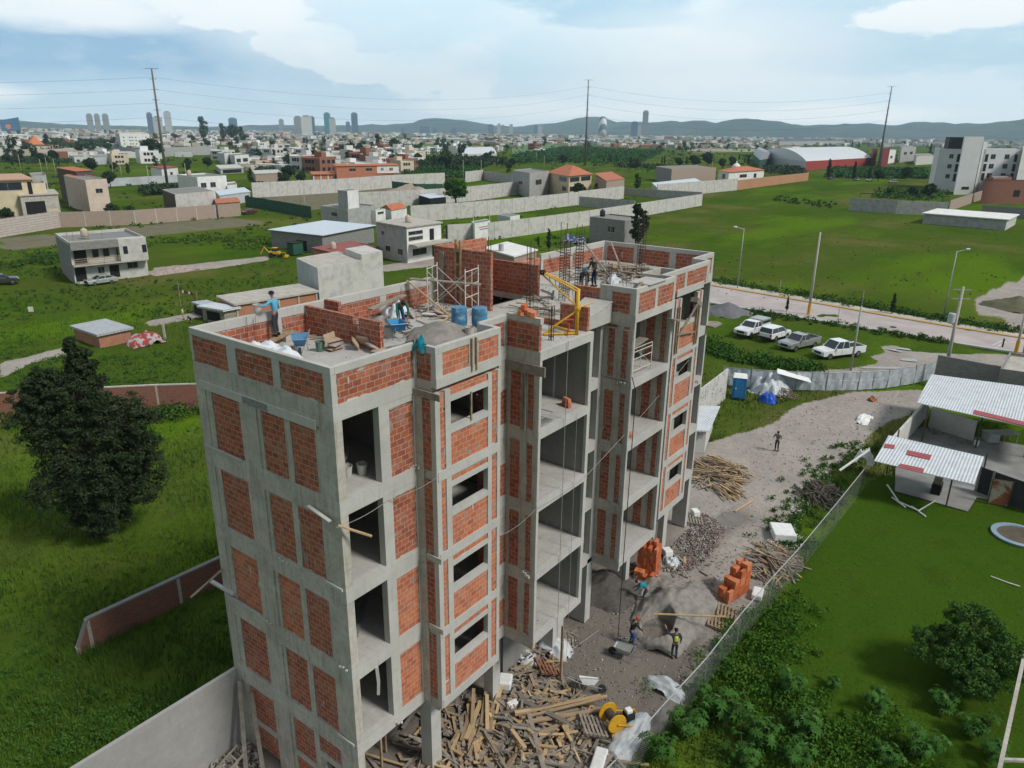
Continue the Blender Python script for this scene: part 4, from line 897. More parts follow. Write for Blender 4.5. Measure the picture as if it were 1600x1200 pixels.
# ================================================================ vehicles
def vehicle(name, label, cat, loc, rz, kind, paint, L_=5.5, Wd=1.9, H=1.75, group=None):
    r = thing(name, label, cat, loc, rz, group, world=False); h = L_/2; w = Wd/2; GL = GLASS
    trim = mat('black_trim', (.02, .02, .02), (.03, .03, .03), 5); chrome = mat('chrome', (.5, .5, .5), (.4, .4, .4), 5, .25, 0, .9); lampm = mat('lamp_clear', (.6, .62, .62), (.5, .5, .5), 9, .2); red = mat('lamp_red', (.4, .02, .02), (.3, .02, .02), 9, .3)
    if kind == 'pickup':
        prof = [(-h, .55), (-h, 1.12), (-.55, 1.12), (h-1.55, 1.14), (h-.25, 1.05), (h-.02, .92), (h, .5), (h-.15, .38), (-h+.1, .42)]
        gx0, gx1, tx0, tx1 = -.62, h-1.45, -.48, h-2.15
    elif kind == 'sedan':
        prof = [(-h, .5), (-h+.05, .95), (-h+.7, 1.02), (h-1.35, .98), (h-.2, .82), (h, .62), (h-.1, .32), (-h+.1, .34)]
        gx0, gx1, tx0, tx1 = -h+.6, h-1.2, -h+1.25, h-1.95
    else:
        prof = [(-h, .5), (-h+.02, 1.05), (h-1.3, 1.08), (h-.25, .95), (h, .7), (h-.1, .38), (-h+.1, .4)]
        gx0, gx1, tx0, tx1 = -h+.08, h-1.2, -h+.35, h-1.95
    b = MB(); b.xprism(prof, -w, w, paint); b.build('body', r, bevel=.07)
    zb = 1.1 if kind == 'pickup' else (1.0 if kind == 'sedan' else 1.06); wt = w-.2
    gl = MB(); vs = [(gx0, -w+.06, zb), (gx1, -w+.06, zb), (gx1, w-.06, zb), (gx0, w-.06, zb), (tx0, -wt, H-.04), (tx1, -wt, H-.04), (tx1, wt, H-.04), (tx0, wt, H-.04)]
    gl.add(vs, [(0,3,2,1),(4,5,6,7),(0,1,5,4),(1,2,6,5),(2,3,7,6),(3,0,4,7)], GL); gl.build('window', r)
    rf = MB(); rf.box(tx0-.04, tx1+.06, -wt-.02, wt+.02, H-.06, H, paint)
    for sy in (-1, 1):
        for (xa, xb) in ((gx0, tx0), (gx1, tx1), ((gx0+gx1)/2-.05, (tx0+tx1)/2-.05)): rf.bar((xa, sy*(w-.05), zb-.02), (xb, sy*(wt+.005), H-.03), .09, .05, paint)
    rf.build('cab_roof', r, bevel=.02)
    if kind == 'pickup':
        MB().box(-h+.08, -.68, -w+.12, w-.12, 1.0, 1.125, trim).build('bed', r)
        k = MB()
        for a in ((-h+.0, -.6, -w, -w+.1), (-h+.0, -.6, w-.1, w), (-h, -h+.09, -w+.1, w-.1)): k.box(*a, 1.1, 1.24, paint)
        k.build('bed_side', r, bevel=.02)
    for sx_ in (-1, 1):
        for sy in (-1, 1):
            x = sx_*(h-.95 if sx_ > 0 else h-1.05); wr = .37 if kind != 'sedan' else .31
            k = MB(); k.tube([(x, sy*(w-.2), wr), (x, sy*(w+.015), wr)], wr, BLACK, 18); o = k.build('wheel', r)
            MB().tube([(x, sy*(w+.0), wr), (x, sy*(w+.03), wr)], wr*.58, chrome, 10).build('rim', o)
    for sy in (-1, 1):
        MB().box(h-.16, h+.01, sy*(w-.32)-.2, sy*(w-.32)+.2, .72, .9, lampm).build('headlight', r, bevel=.02)
        MB().box(-h-.015, -h+.1, sy*(w-.14)-.1, sy*(w-.14)+.1, .7, 1.0, red).build('tail_light', r)
        MB().box(gx1-.3, gx1-.15, sy*(w+.0), sy*(w+.18) if sy > 0 else -w-.0, 1.1, 1.25, paint).build('mirror', r) if sy > 0 else MB().box(gx1-.3, gx1-.15, -w-.18, -w, 1.1, 1.25, paint).build('mirror', r)
        for xx in (gx1-1.05, gx1-.2): MB().box(xx-.012, xx+.012, sy*(w+.003)-.004, sy*(w+.003)+.004, .5, 1.04, trim).build('door_gap', r)
    MB().box(h-.06, h+.012, -.5, .5, .6, .86, trim).build('grille', r); MB().box(h-.1, h+.06, -w+.06, w-.06, .42, .56, chrome if kind == 'pickup' else trim).build('bumper', r, bevel=.02); MB().box(-h-.07, -h+.1, -w+.06, w-.06, .45, .6, chrome if kind == 'pickup' else trim).build('bumper', r, bevel=.02)
    return r
CARW = mat('car_white', (.72, .73, .74), (.66, .67, .68), 1, .25, spec=.5); CARS = mat('car_silver', (.40, .40, .39), (.36, .36, .35), 1, .3, 0, .5); CARD = mat('car_dark', (.03, .035, .04), (.05, .05, .055), 1, .3); CARG = mat('car_green', (.02, .16, .16), (.02, .13, .13), 1, .3)
def wheelpos(f, b_): # heading from front wheel / rear wheel ground pixels
    a, c = G(*f), G(*b_); d = a-c; return ((a+c)/2, math.atan2(d.y, d.x))
for nm, lb, ct, f, b_, kd, pt, L_, H in (
    ('pickup_truck', 'white crew cab pickup with an open black bed, largest vehicle, nearest the transparent fence', 'pickup truck', (1286, 559), (1332, 554), 'pickup', CARW, 5.9, 1.92),
    ('pickup_truck', 'silver older pickup parked second from the right on the grass', 'pickup truck', (1231, 547), (1264, 540), 'pickup', CARS, 5.4, 1.75),
    ('parked_car', 'white compact suv parked between the two pickups', 'car', (1220, 526), (1199, 532), 'suv', CARW, 4.4, 1.65),
    ('pickup_truck', 'white pickup with a grey camper shell on its bed, leftmost of the parked row', 'pickup truck', (1158, 527), (1190, 517), 'pickup', CARW, 5.4, 1.75),
    ('parked_car', 'silver green sedan parked in front of the grey two-storey house', 'car', (144, 446), (174, 442), 'sedan', mat('car_sage', (.42, .46, .43), (.38, .42, .39), 1, .3, 0, .3), 4.5, 1.42),
    ('parked_car', 'dark red car at the wall end beside the green screen fence', 'car', (383, 335), (395, 334), 'sedan', mat('car_wine', (.1, .02, .03), (.08, .02, .03), 1, .3), 4.4, 1.42),
    ('parked_car', 'dark car standing in the grass at the left edge', 'car', (14, 443), (-6, 445), 'suv', CARD, 4.4, 1.6),
    ('parked_car', 'teal car parked in front of the orange and white house', 'car', (569, 287), (583, 286), 'sedan', CARG, 4.6, 1.42),
    ('parked_car', 'dark car parked beside a tall cypress behind the big field', 'car', (1291, 281), (1303, 280), 'sedan', CARD, 4.5, 1.5),
    ('parked_car', 'silver car parked in the middle of the row behind the big field', 'car', (1332, 283), (1346, 282), 'sedan', CARS, 4.5, 1.5),
    ('parked_car', 'white car parked third in the row behind the big field', 'car', (1352, 284), (1364, 283), 'suv', CARW, 4.5, 1.6),
    ('parked_car', 'pale suv parked at the right end of the row behind the big field', 'car', (1387, 286), (1403, 286), 'suv', CARS, 4.8, 1.7)):
    c_, a_ = wheelpos(f, b_)
    v_ = vehicle(nm, lb, ct, (c_.x, c_.y, 0), a_, kd, pt, L_, 1.9 if kd != 'sedan' else 1.75, H)
    if 'camper' in lb:
        k = MB(); k.box(-2.68, -.62, -.93, .93, 1.24, 1.86, CARS); k.build('camper_shell', v_, bevel=.06)
        MB().box(-2.5, -.8, -.945, .945, 1.38, 1.66, GLASS).build('window', v_)
# ================================================================ small site things
def obj1(mb, name, label, cat, group=None, loc=None, rz=0, **k):
    if loc is not None:
        o = mb.build(name, **k); o.location = loc; o.rotation_euler = (0, 0, rz)
    else: o = mb.build(name, **k)
    return tag(o, label, cat, group)
def barrel(label, loc, rz=0):
    r = thing('plastic_drum', label, 'drum', loc, rz, world=False); pr = [(.27, 0), (.285, .03), (.30, .2), (.285, .24), (.31, .3), (.315, .55), (.295, .6), (.31, .65), (.30, .86), (.29, .9)]
    m_ = mat('drum_blue', (.06, .2, .34), (.32, .42, .46), 3.5, .5, .1, lo=.5, hi=.75)
    MB().lathe(pr, m_, 20).build('drum_body', r, smooth=True); MB().lathe([(.28, .85), (.30, .85), (.30, .92), (.275, .92)], m_, 20).build('rim', r); MB().lathe([(.0, .80), (.272, .80), (.272, .905)], mat('grey_water', (.2, .22, .22), (.16, .17, .17), 4, .1), 20).build('water', r)
barrel('blue plastic drum on the near terrace, left of the pair beside the scaffold', (8.62, 2.75, ZR)); barrel('blue plastic drum with pale stains, right of the pair beside the scaffold', (9.05, 2.08, ZR), 1.3)
def bucket(label, loc, m=None, r_=.15, h=.32, rz=0, name='bucket'):
    r = thing(name, label, 'bucket', loc, rz, world=False); m = m or CONC
    MB().lathe([(r_*.8, 0), (r_, h), (r_*1.05, h), (r_*1.05, h-.02), (r_*.93, h-.02), (r_*.7, .03), (0, .03)], m, 14).build('pail', r, smooth=False)
    MB().tube([(-r_, 0, h-.02), (-r_*.9, .1, h+.02), (0, .16, h+.03), (r_*.9, .1, h+.02), (r_, 0, h-.02)], .006, STEEL, 4).build('handle', r)
bucket('grey cement bucket standing on the back parapet by the blue-hooded worker', (2.62, 7.0, HP), CONC_L); bucket('pale bucket beside the sand pile on the near terrace', (6.1, 4.05, ZR), CONC_L, .2, .42)
bucket('grey bucket in front of the two blue drums', (8.05, 1.75, ZR), CONC, .18, .4); bucket('left one of two buckets inside the top corner room', (1.35, 1.2, ST[3]), CONC_L, .17, .36); bucket('right one of two buckets inside the top corner room', (1.75, .95, ST[3]), CONC_L, .17, .36)
bucket('green bucket with trowels at the heap of cement bags', (3.35, 4.6, ZR), mat('green_pail', (.14, .22, .16)), .17, .36); bucket('blue bucket on the far roof by the back parapet', (22.0, 5.2, ZR), BLUEP, .17, .34)
obj1(MB().bar((1.1, 1.3, ST[3]+.39), (2.1, 2.0, ST[3]+.55), .3, .04, WOODG), 'plank', 'board lying across the buckets in the top corner room', 'board')
# sand piles
def heap(name, label, cx, cy, z0, rx, ry, h, m, seed, rz=0, cat='sand pile', n=28, sharp=1.0, fn=None):
    rs = np.random.RandomState(seed); xs_ = np.linspace(-1, 1, n); XX, YY = np.meshgrid(xs_, xs_, indexing='ij'); rr = np.sqrt(XX**2+YY**2)
    ang = np.arctan2(YY, XX); edge_ = 1+.12*np.sin(3*ang+seed)+.08*np.sin(5*ang+2*seed); q = np.clip(1-rr/edge_, 0, 1)**sharp
    Z = h*q*(1+.0*XX) + (vnoise(XX*5+seed*3, YY*5+9, 1, seed)-.5)*h*.24*(q > 0)+(vnoise(XX*14+seed, YY*14, 1, seed+4)-.5)*h*.09*(q > 0)
    if fn: Z = fn(XX, YY, Z)
    V = np.stack([XX*rx, YY*ry, np.where(q > 0, Z, -.15)], -1).reshape(-1, 3); id_ = np.arange(n*n).reshape(n, n)
    o = npobj(name, npmesh(name, V, np.stack([id_[:-1, :-1], id_[1:, :-1], id_[1:, 1:], id_[:-1, 1:]], -1).reshape(-1, 4), m)); o.location = (cx, cy, z0); o.rotation_euler = (0, 0, rz)
    return tag(o, label, cat)
heap('sand_pile', 'grey sand pile on the near terrace beside the blue drums', 7.45, 2.6, ZR, 1.7, 1.35, .62, SAND, 3)
heap('sand_pile', 'small grey sand pile behind the dividing wall on the near terrace', 6.9, 5.3, ZR, 1.2, .9, .5, SAND, 5)
heap('mortar_heap', 'dark lumpy mortar heap spread in front of the terrace parapet', 5.3, 2.2, ZR, 1.0, 1.0, .16, mat('mortar_wet', (.11, .105, .10), (.2, .19, .18), 9, .9, .5), 8, cat='mortar heap')
g_ = G(1045, 978)
heap('sand_pile', 'big dug-out heap of grey sand in the yard below the facade', g_.x+1.2, g_.y+.3, 0, 3.5, 2.2, 1.0, SAND, 11, .2, n=60, sharp=.8,
     fn=lambda x, y, z: np.where(((x+.50)/.30)**2+((y-.18)/.36)**2 < 1, -.10+z*.05, np.where(((x-.18)/.13)**2+((y-.62)/.2)**2 < 1, z*.1, z*(1+.1*np.sin(9*x+5*y)))))
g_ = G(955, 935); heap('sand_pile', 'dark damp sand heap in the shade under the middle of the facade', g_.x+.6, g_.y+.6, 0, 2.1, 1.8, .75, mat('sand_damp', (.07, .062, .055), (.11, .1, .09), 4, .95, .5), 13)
g_ = G(1132, 490); heap('gravel_pile', 'grey gravel pile on the grass beside the street', g_.x+1, g_.y, 0, 3.2, 3.2, 1.5, GRAVEL, 4)
g_ = G(645, 303); heap('sand_pile', 'tan sand pile on the walled vacant plot in the middle distance', g_.x, g_.y, 0, 12, 12, 4.2, mat('sand_tan', (.34, .28, .22), (.28, .23, .18), .3), 6)
g_ = G(1590, 480); heap('earth_mound', 'brown earth mound at the right edge of the big field', g_.x, g_.y, 0, 4.5, 4.5, 1.6, mat('earth', (.14, .115, .08), (.09, .1, .05), .6, .95, .4), 9, cat='earth mound')
g_ = G(275, 421); heap('rubble_pile', 'pinkish white rubble pile beside the grey two-storey house', g_.x, g_.y, 0, 5.5, 3, .7, mat('rubble_pink', (.42, .33, .30), (.22, .18, .16), 3, .95, .8, lo=.4, hi=.6), 10, cat='rubble')
# cement bags
def bagmesh(seed, m):
    rs = random.Random(seed); b = MB(); n = 8; vs = []
    for i in range(n+1):
        for j in range(n+1):
            x = i/n*2-1; y = j/n*2-1; t_ = .07*max(0, (1-abs(x)**4)*(1-abs(y)**3))**.5 + rs.uniform(-.006, .006); vs.append((x*.3, y*.2, .075+t_))
    k = len(vs); vs += [(x, y, .075-(z-.075)*.95) for x, y, z in vs]; f = []
    for i in range(n):
        for j in range(n):
            a = i*(n+1)+j; f.append((a, a+n+1, a+n+2, a+1)); f.append((k+a, k+a+1, k+a+n+2, k+a+n+1))
    b.add(vs, f, m); return b
BAGM = [mat('cement_bag_brown', (.40, .29, .20), (.30, .22, .16), 4, .85, .2), mat('cement_bag_grey', (.36, .33, .30), (.22, .2, .19), 4, .85, .2), mat('cement_bag_white', (.6, .6, .6), (.5, .48, .47), 4, .8, .2)]
bags = [((3.75, 4.35, 0), 0, 0, 0, 'bottom bag of the stack of cement bags by the dividing wall'), ((3.78, 4.3, .14), .3, 0, 1, 'second bag from the bottom in the stack by the dividing wall'), ((3.72, 4.38, .28), -.1, 0, 0, 'third bag up in the stack by the dividing wall'),
        ((3.6, 4.45, .42), .2, 1.35, 0, 'brown bag standing upright on top of the stack'), ((4.25, 3.9, .18), .9, 1.0, 0, 'brown bag leaning against the right side of the bag stack'), ((4.45, 3.7, .25), 1.7, 1.2, 0, 'brown bag leaning on the brick dividing wall'),
        ((4.45, 3.2, .1), 1.2, .5, 1, 'torn grey bag beside the dividing wall end'), ((4.55, 2.95, 0), .4, 0, 0, 'brown bag lying flat near the end of the dividing wall'), ((8.6, 6.75, 0), .2, 0, 1, 'grey bag lowest at the back parapet'), ((8.9, 6.7, .13), .3, 0, 0, 'brown bag lying on the grey one at the back parapet'),
        ((9.6, 6.5, .0), .8, .4, 2, 'white bag slumped by the back parapet behind the bending worker'), ((8.9, 5.6, .12), .6, 1.0, 1, 'dark grey bag slumped behind the bending worker'), ((9.5, 5.2, 0), 2.0, .2, 2, 'white bag lying to the right of the bending worker'), ((10.0, 5.2, .05), 1.0, .4, 0, 'yellowish bag nearest the scaffold foot')]
for (p_, rz_, tilt, mi_, lb) in bags:
    o = bagmesh(int(p_[0]*10), BAGM[mi_]).build('cement_bag', bevel=0, smooth=True); o.location = (p_[0], p_[1], ZR+p_[2]); o.rotation_euler = (tilt, 0, rz_); tag(o, lb, 'cement bag', 'cement bags on the near terrace')
def crumple(name, label, loc, rx, ry, h, m, seed, cat='plastic sheet', n=22, rz=0):
    XX, YY = np.meshgrid(np.linspace(-1, 1, n), np.linspace(-1, 1, n), indexing='ij'); q = np.clip(1-(XX**2+YY**2)*(.75+.5*vnoise(XX*2+5, YY*2+seed, 1, seed)), 0, 1)
    Z = h*(q**.5)*(.35+vnoise(XX*3+7, YY*3+seed, .9, seed)*.9)+h*.35*np.abs(vnoise(XX*9, YY*9, 1, seed+1)-.5)
    V = np.stack([XX*rx*(1+.15*vnoise(XX*4, YY*4, 1, seed+2)), YY*ry*(1+.2*vnoise(YY*4, XX*4, 1, seed+3)), np.where(q > 0, Z, -.05)], -1).reshape(-1, 3); id_ = np.arange(n*n).reshape(n, n)
    o = npobj(name, npmesh(name, V, np.stack([id_[:-1, :-1], id_[1:, :-1], id_[1:, 1:], id_[:-1, 1:]], -1).reshape(-1, 4), m, smooth=False)); o.location = loc; o.rotation_euler = (0, 0, rz); return tag(o, label, cat)
SACK = mat('sack_white_print', (.62, .64, .66), (.20, .36, .56), 5, .6, .3, lo=.58, hi=.68)
crumple('plastic_sacks', 'heap of white printed plastic sacks at the gable parapet of the near terrace', (1.2, 4.6, ZR), .95, 1.5, .68, SACK, 3, 'sacks', 30); crumple('plastic_sacks', 'flat white sack with blue print on the slab near the gable parapet', (1.6, 3.0, ZR), .6, .5, .1, SACK, 5, 'sack')
crumple('plastic_sacks', 'crumpled white sack behind the bending worker at the back parapet', (8.6, 6.2, ZR), .5, .5, .6, SACK, 7, 'sack'); crumple('plastic_sacks', 'crumpled white sack on the far roof slab', (21.0, 2.9, ZR), .5, .35, .35, PLASTIC, 9, 'sack')
crumple('rubble_bag', 'grey tarpaulin bundle on the far roof behind the parapet', (18.3, .2, ZR), .7, .45, .6, CONC, 12, 'tarpaulin')
# wheelbarrow
def wheelbarrow(label, loc, rz, m, load=None, flip=0):
    r = thing('wheelbarrow', label, 'wheelbarrow', loc, rz, world=False); r.rotation_euler = (flip, 0, rz)
    t_ = MB(); A = [(-.38, -.3), (.42, -.27), (.5, .27), (-.38, .3)]; A = [(-.4, -.32), (.5, -.24), (.5, .24), (-.4, .32)]; B = [(-.22, -.18), (.28, -.14), (.28, .14), (-.22, .18)]
    t_.add([(*p, .62) for p in A]+[(*p, .32) for p in B], [(0, 4, 5, 1), (1, 5, 6, 2), (2, 6, 7, 3), (3, 7, 4, 0), (4, 7, 6, 5)], m); t_.build('tray', r, bevel=.01)
    MB().tube([(*A[0], .62), (*A[1], .62), (*A[2], .62), (*A[3], .62), (*A[0], .62)], .015, STEEL, 5).build('rim', r)
    for s_ in (-1, 1):
        MB().tube([(-.95, s_*.3, .6), (-.35, s_*.2, .36), (.62, s_*.06, .2)], .016, STEEL, 5).build('handle', r); MB().tube([(-.15, s_*.18, .32), (-.25, s_*.24, 0), (-.4, s_*.22, .33)], .013, STEEL, 5).build('leg', r)
    MB().tube([(.62, -.04, .19), (.62, .04, .19)], .19, BLACK, 16).build('wheel', r)
    if load: MB().box(-.3, .4, -.2, .2, .5, .57, load).build('load', r)
    return r
g_ = G(976, 1028); wheelbarrow('pale blue wheelbarrow full of mortar standing by the digging worker', (g_.x, g_.y, 0), R(100), mat('barrow_blue', (.25, .36, .42), (.4, .42, .42), 4, .5), SAND)
g_ = G(918, 1085); wheelbarrow('white wheelbarrow tipped on its nose in the yard below the balconies', (g_.x, g_.y, .12), R(-60), FOAM, None, R(-32))
wheelbarrow('blue wheelbarrow at the gable end of the near terrace by the cement bags', (2.75, 4.9, ZR), R(230), BLUEP); wheelbarrow('blue wheelbarrow in front of the bending green-sweatered worker', (6.25, 3.75, ZR), R(60), mat('barrow_bright', (.03, .25, .5)), None)
# scaffold
def scaffold(label, P_, h, loc=(0, 0, 0)):
    r = thing('scaffold', label, 'scaffold', loc)
    for (x0, y0), (x1, y1) in P_:
        f = MB()
        for x, y in ((x0, y0), (x1, y1)): f.tube([(x, y, loc[2]), (x, y, loc[2]+h)], .028, PIPEW, 6)
        for z in (.25, .8, 1.3, h-.12): f.tube([(x0, y0, loc[2]+z), (x1, y1, loc[2]+z)], .02, PIPEW, 5)
        f.tube([((x0+x1)/2, (y0+y1)/2, loc[2]+.25), ((x0+x1)/2, (y0+y1)/2, loc[2]+h-.12)], .018, PIPEW, 5); f.build('frame', r)
    for a in (0, 1):
        (xa, ya), (xb, yb) = P_[0][a], P_[1][a]
        MB().tube([(xa, ya, loc[2]+.3), (xb, yb, loc[2]+h-.2)], .014, PIPEW, 5).build('brace', r); MB().tube([(xa, ya, loc[2]+h-.2), (xb, yb, loc[2]+.3)], .014, PIPEW, 5).build('brace', r)
    return r
scaffold('white tubular scaffold in front of the tall stair core wall', (((9.9, 5.6), (10.9, 5.95)), ((10.35, 3.9), (11.5, 4.15))), 2.0, (10.4, 4.8, ZR))
obj1(MB().bar((10.0, 6.7, ZR+1.32), (10.95, 3.6, ZR+1.32), .3, .05, WOODG), 'plank', 'long grey plank lying across the white scaffold', 'plank')
obj1(MB().bar((9.7, 6.6, ZR+1.3), (9.5, 3.6, ZR), .05, .05, WOODL), 'plank', 'thin yellow lath leaning beside the scaffold', 'lath')
scaffold('low white scaffold frame on the balcony floor of the far block', (((15.6, -1.1), (17.6, -1.2)), ((15.7, .3), (17.7, .2))), 1.25, (16.5, -1, ST[3]))
obj1(MB().bar((15.5, -.9, ST[3]+1.3), (17.9, -.6, ST[3]+1.3), .45, .06, WOODG), 'plank', 'grey plank on the low scaffold frame of the far balcony', 'plank')
# yellow hoist crane
cr = thing('hoist_crane', 'yellow tubular hoist crane standing on the open roof edge', 'crane', (10.9, -1.2, ZR)); cz = ZR
MB().tube([(10.9, -1.2, cz), (10.9, -1.2, cz+1.75)], .075, YEL, 10).build('mast', cr, smooth=True)
MB().lathe([(.12, 0), (.12, .1)], YEL, 12, (10.9, -1.2, cz+.98)).build('collar', cr)
for q in ((10.0, -.3), (11.3, .1)): MB().tube([(10.9, -1.2, cz+.06), (*q, cz+.06)], .045, YEL, 6).build('base_beam', cr); MB().tube([(10.9, -1.2, cz+.95), (*q, cz+.08)], .035, YEL, 6).build('base_strut', cr)
MB().tube([(10.0, -.3, cz+.06), (11.3, .1, cz+.06)], .04, YEL, 6).build('base_beam', cr)
tip = Vector((10.05, -.15, cz+2.42)); top = Vector((10.9, -1.2, cz+1.72)); lowp = Vector((10.9, -1.2, cz+1.1))
bm_ = MB(); 
for s_ in (-.12, .12): bm_.tube([top+Vector((s_, 0, 0)), tip+Vector((s_*.5, 0, 0))], .035, YEL, 6)
bm_.tube([lowp, tip+Vector((0, 0, -.12))], .035, YEL, 6)
for i in range(1, 6): f = i/6; bm_.tube([top.lerp(tip, f), lowp.lerp(tip+Vector((0, 0, -.12)), f-.05)], .018, YEL, 5)
bm_.build('boom', cr); MB().tube([tip+Vector((-.07, 0, -.02)), tip+Vector((.07, 0, -.02))], .1, BLACK, 12).build('pulley', cr)
MB().tube([(10.9, -1.2, cz+1.05), (11.6, -1.5, cz+1.2)], .03, YEL, 6).build('handle', cr)
MB().tube([(10.55, -1.0, cz), (10.6, -1.05, cz+.45), (10.4, -.9, cz+.62), (10.75, -1.15, cz+.62)], .03, mat('red_pipe', (.55, .07, .02)), 6).build('winch_bracket', cr)
# orange blocks
BLK = [MB().box(-.187, .187, -.072, .072, 0, .184, q).mesh('clay_block') for q in (ORANGE, mat('block_orange_pale', (.62, .22, .10), (.5, .16, .07), 5), mat('block_orange_dark', (.40, .10, .04), (.5, .14, .05), 5))]
for f_ in ():
    pass
def block(x, y, z, rz, label, group, sc=(1, 1, 1)):
    o = bpy.data.objects.new('clay_block', random.choice(BLK)); COL.objects.link(o); o.location = (x, y, z); o.rotation_euler = (0, 0, rz); o.scale = sc; return tag(o, label, 'clay block', group)
def blockstack(px, py, rz, nx_, ny_, cols, lab, grp, sc=1.15):
    g = G(px, py); rs = random.Random(px)
    for i in range(nx_):
        for j in range(ny_):
            for k in range(cols[i]-(1 if rs.random() < .25 else 0)):
                
                lx, ly = (i-nx_/2)*.40*sc, (j-ny_/2)*.16*sc; c_, s_ = math.cos(rz), math.sin(rz)
                block(g.x+lx*c_-ly*s_+rs.uniform(-.012, .012), g.y+lx*s_+ly*c_, k*.195*sc, rz+rs.uniform(-.07, .07), lab+(', lower courses', ', middle courses', ', top courses')[min(2, k//3)], grp+(', lower', ', middle', ', top')[min(2, k//3)], (sc, sc, sc))
blockstack(1010, 893, R(8), 3, 6, [2, 8, 9], 'orange clay block in the neat tall stack against the facade', 'orange clay blocks stacked against the building')
blockstack(1147, 925, R(-15), 4, 4, [3, 5, 7, 8], 'orange clay block in the stepped stack out in the yard', 'orange clay blocks in the stepped yard stack')
for i, q in enumerate(((8.15, -.6, 1.2), (8.35, -.75, 1.2), (8.2, -.95, 1.2), (8.2, -.65, 1.4), (8.15, -1.1, 1.2))): block(q[0], q[1], ZR+q[2], .1*i, 'orange clay block in the little pile on the low roof wall', 'orange clay blocks on the roof wall', (1, 1, 1))
for i, q in enumerate(((10.9, -.9, 0), (11.05, -.75, 0), (10.95, -.85, .19))): block(q[0], q[1], ST[3]+q[2], 1.2, 'orange clay block on the upper balcony floor of the middle block', 'clay blocks on the upper balcony', (1, 1, .9))
block(16.2, -1.1, ST[2], .5, 'single clay block on the second balcony floor of the far block', None)
# debris on roofs
def loose(n, cx, cy, rx, ry, z, lmin, lmax, m, label, group, seed, name='plank', hmax=.3, w=.12, dirn=None, spread=3.14, cat='plank', tilt=.12):
    rs = random.Random(seed); mes = [MB().box(-.5, .5, -.5, .5, -.5, .5, q).mesh(name) for q in m]
    for i in range(n):
        f = rs.random()**.5; a = rs.uniform(0, 6.28); x = cx+math.cos(a)*f*rx; y = cy+math.sin(a)*f*ry; hz = hmax*(1-f)*rs.uniform(.3, 1)+.04
        o = bpy.data.objects.new(name, rs.choice(mes)); COL.objects.link(o); o.location = (x, y, z+hz)
        o.rotation_euler = (rs.uniform(-.3, .3), rs.uniform(-tilt, tilt), (dirn if dirn is not None else 0)+rs.uniform(-spread, spread)); o.scale = (rs.uniform(lmin, lmax), rs.uniform(.5, 1.3)*w, rs.uniform(.03, .07)); tag(o, label, cat, group)
WM = [WOOD, WOODG, WOODG, WOODL, WOODG, mat('timber_weathered', (.24, .21, .18), (.13, .115, .10), 5)]
loose(40, 23.6, 3.4, 1.9, 1.6, ZR, .6, 2.2, [WOODG, WOOD, CONC], 'board in the untidy timber heap on the far roof', 'boards heaped on the far roof', 5, hmax=.7, w=.2)
for q, lb in ((((21.0, 6.6, ZR+1.3), (23.5, 3.6, ZR+.1)), 'long pale prop leaning on the back parapet of the far roof'), (((23.8, 6.5, ZR+1.5), (21.6, 3.4, ZR+.1)), 'second pale prop crossing the first on the far roof'), (((25.2, 5.5, ZR+1.4), (22.2, 2.9, ZR+.1)), 'third thin prop crossing above the roof timber heap')):
    obj1(MB().bar(*q, .09, .06, WOODG), 'timber_prop', lb, 'timber prop')
obj1(MB().bar((16.1, -1.2, ZR+1.2), (18.6, .1, ZR+.85), .14, .1, WOODL), 'plank', 'yellow beam sticking over the corner of the far parapet', 'beam')
obj1(MB().box(16.2, 17.9, -1.55, -.5, HP+.01, HP+.035, SLAB), 'plywood_sheet', 'pale plywood sheet lying on the corner of the far parapet', 'plywood sheet')
loose(9, 15.6, 4.0, 1.2, .8, ZR, .6, 1.6, [WOODG, RUSTY], 'scrap lath near the stair core on the roof', 'scrap laths near the stair core', 6, hmax=.1, w=.08)
loose(7, 5.0, 5.5, 1.5, 1.0, ZR, .5, 1.2, [WOOD, WOODG], 'offcut on the terrace slab behind the dividing wall', 'timber offcuts on the near terrace', 61, hmax=.1, w=.12)
obj1(MB().bar((1.8, 6.0, ZR+.2), (3.9, 6.85, ZR+.26), .3, .05, WOOD), 'plank', 'plank on a block below the feet of the blue-hooded worker', 'plank')
obj1(MB().box(3.3, 3.8, 6.45, 6.75, ZR, ZR+.2, CONC), 'concrete_block', 'concrete block under the plank at the back parapet', 'concrete block'); obj1(MB().bar((2.6, 5.6, ZR+.04), (3.6, 5.9, ZR+.04), .12, .06, WOOD), 'plank', 'short board lying on the slab by the plastic sacks', 'board')
obj1(MB().bar((7.0, 6.0, ZR+.62), (9.2, 6.3, ZR+.8), .28, .05, WOODG), 'plank', 'trestle plank behind the terrace sand pile', 'plank')
fr = thing('iron_trestle', 'long dark iron trestle lying along the inside of the front parapet', 'trestle', (1.5, 1.0, ZR))
for y in (.6, 1.1): MB().tube([(.6, y, ZR+.55), (5.0, y+.6, ZR+.55)], .02, BLACK, 5).build('rail', fr)
for x, y in ((.6, .6), (.6, 1.1), (5.0, 1.2), (5.0, 1.7)): MB().tube([(x, y, ZR), (x, y, ZR+.55)], .025, BLACK, 5).build('leg', fr)
crumple('work_shirt', 'teal shirt hanging over the parapet step between corner room and bay', (3.32, -.25, HP-.18), .12, .22, .4, cloth('teal', (.01, .22, .29)), 21, 'shirt', 10)
crumple('water_stain_tarp', 'grey cement-stained tarp on the slab inside the corner parapet', (1.0, .9, ZR), .9, .45, .12, CONC, 22, 'tarp')
ht = thing('handcart', 'small metal tool cart on the upper balcony floor', 'cart', (8.9, -1.0, ST[3]))
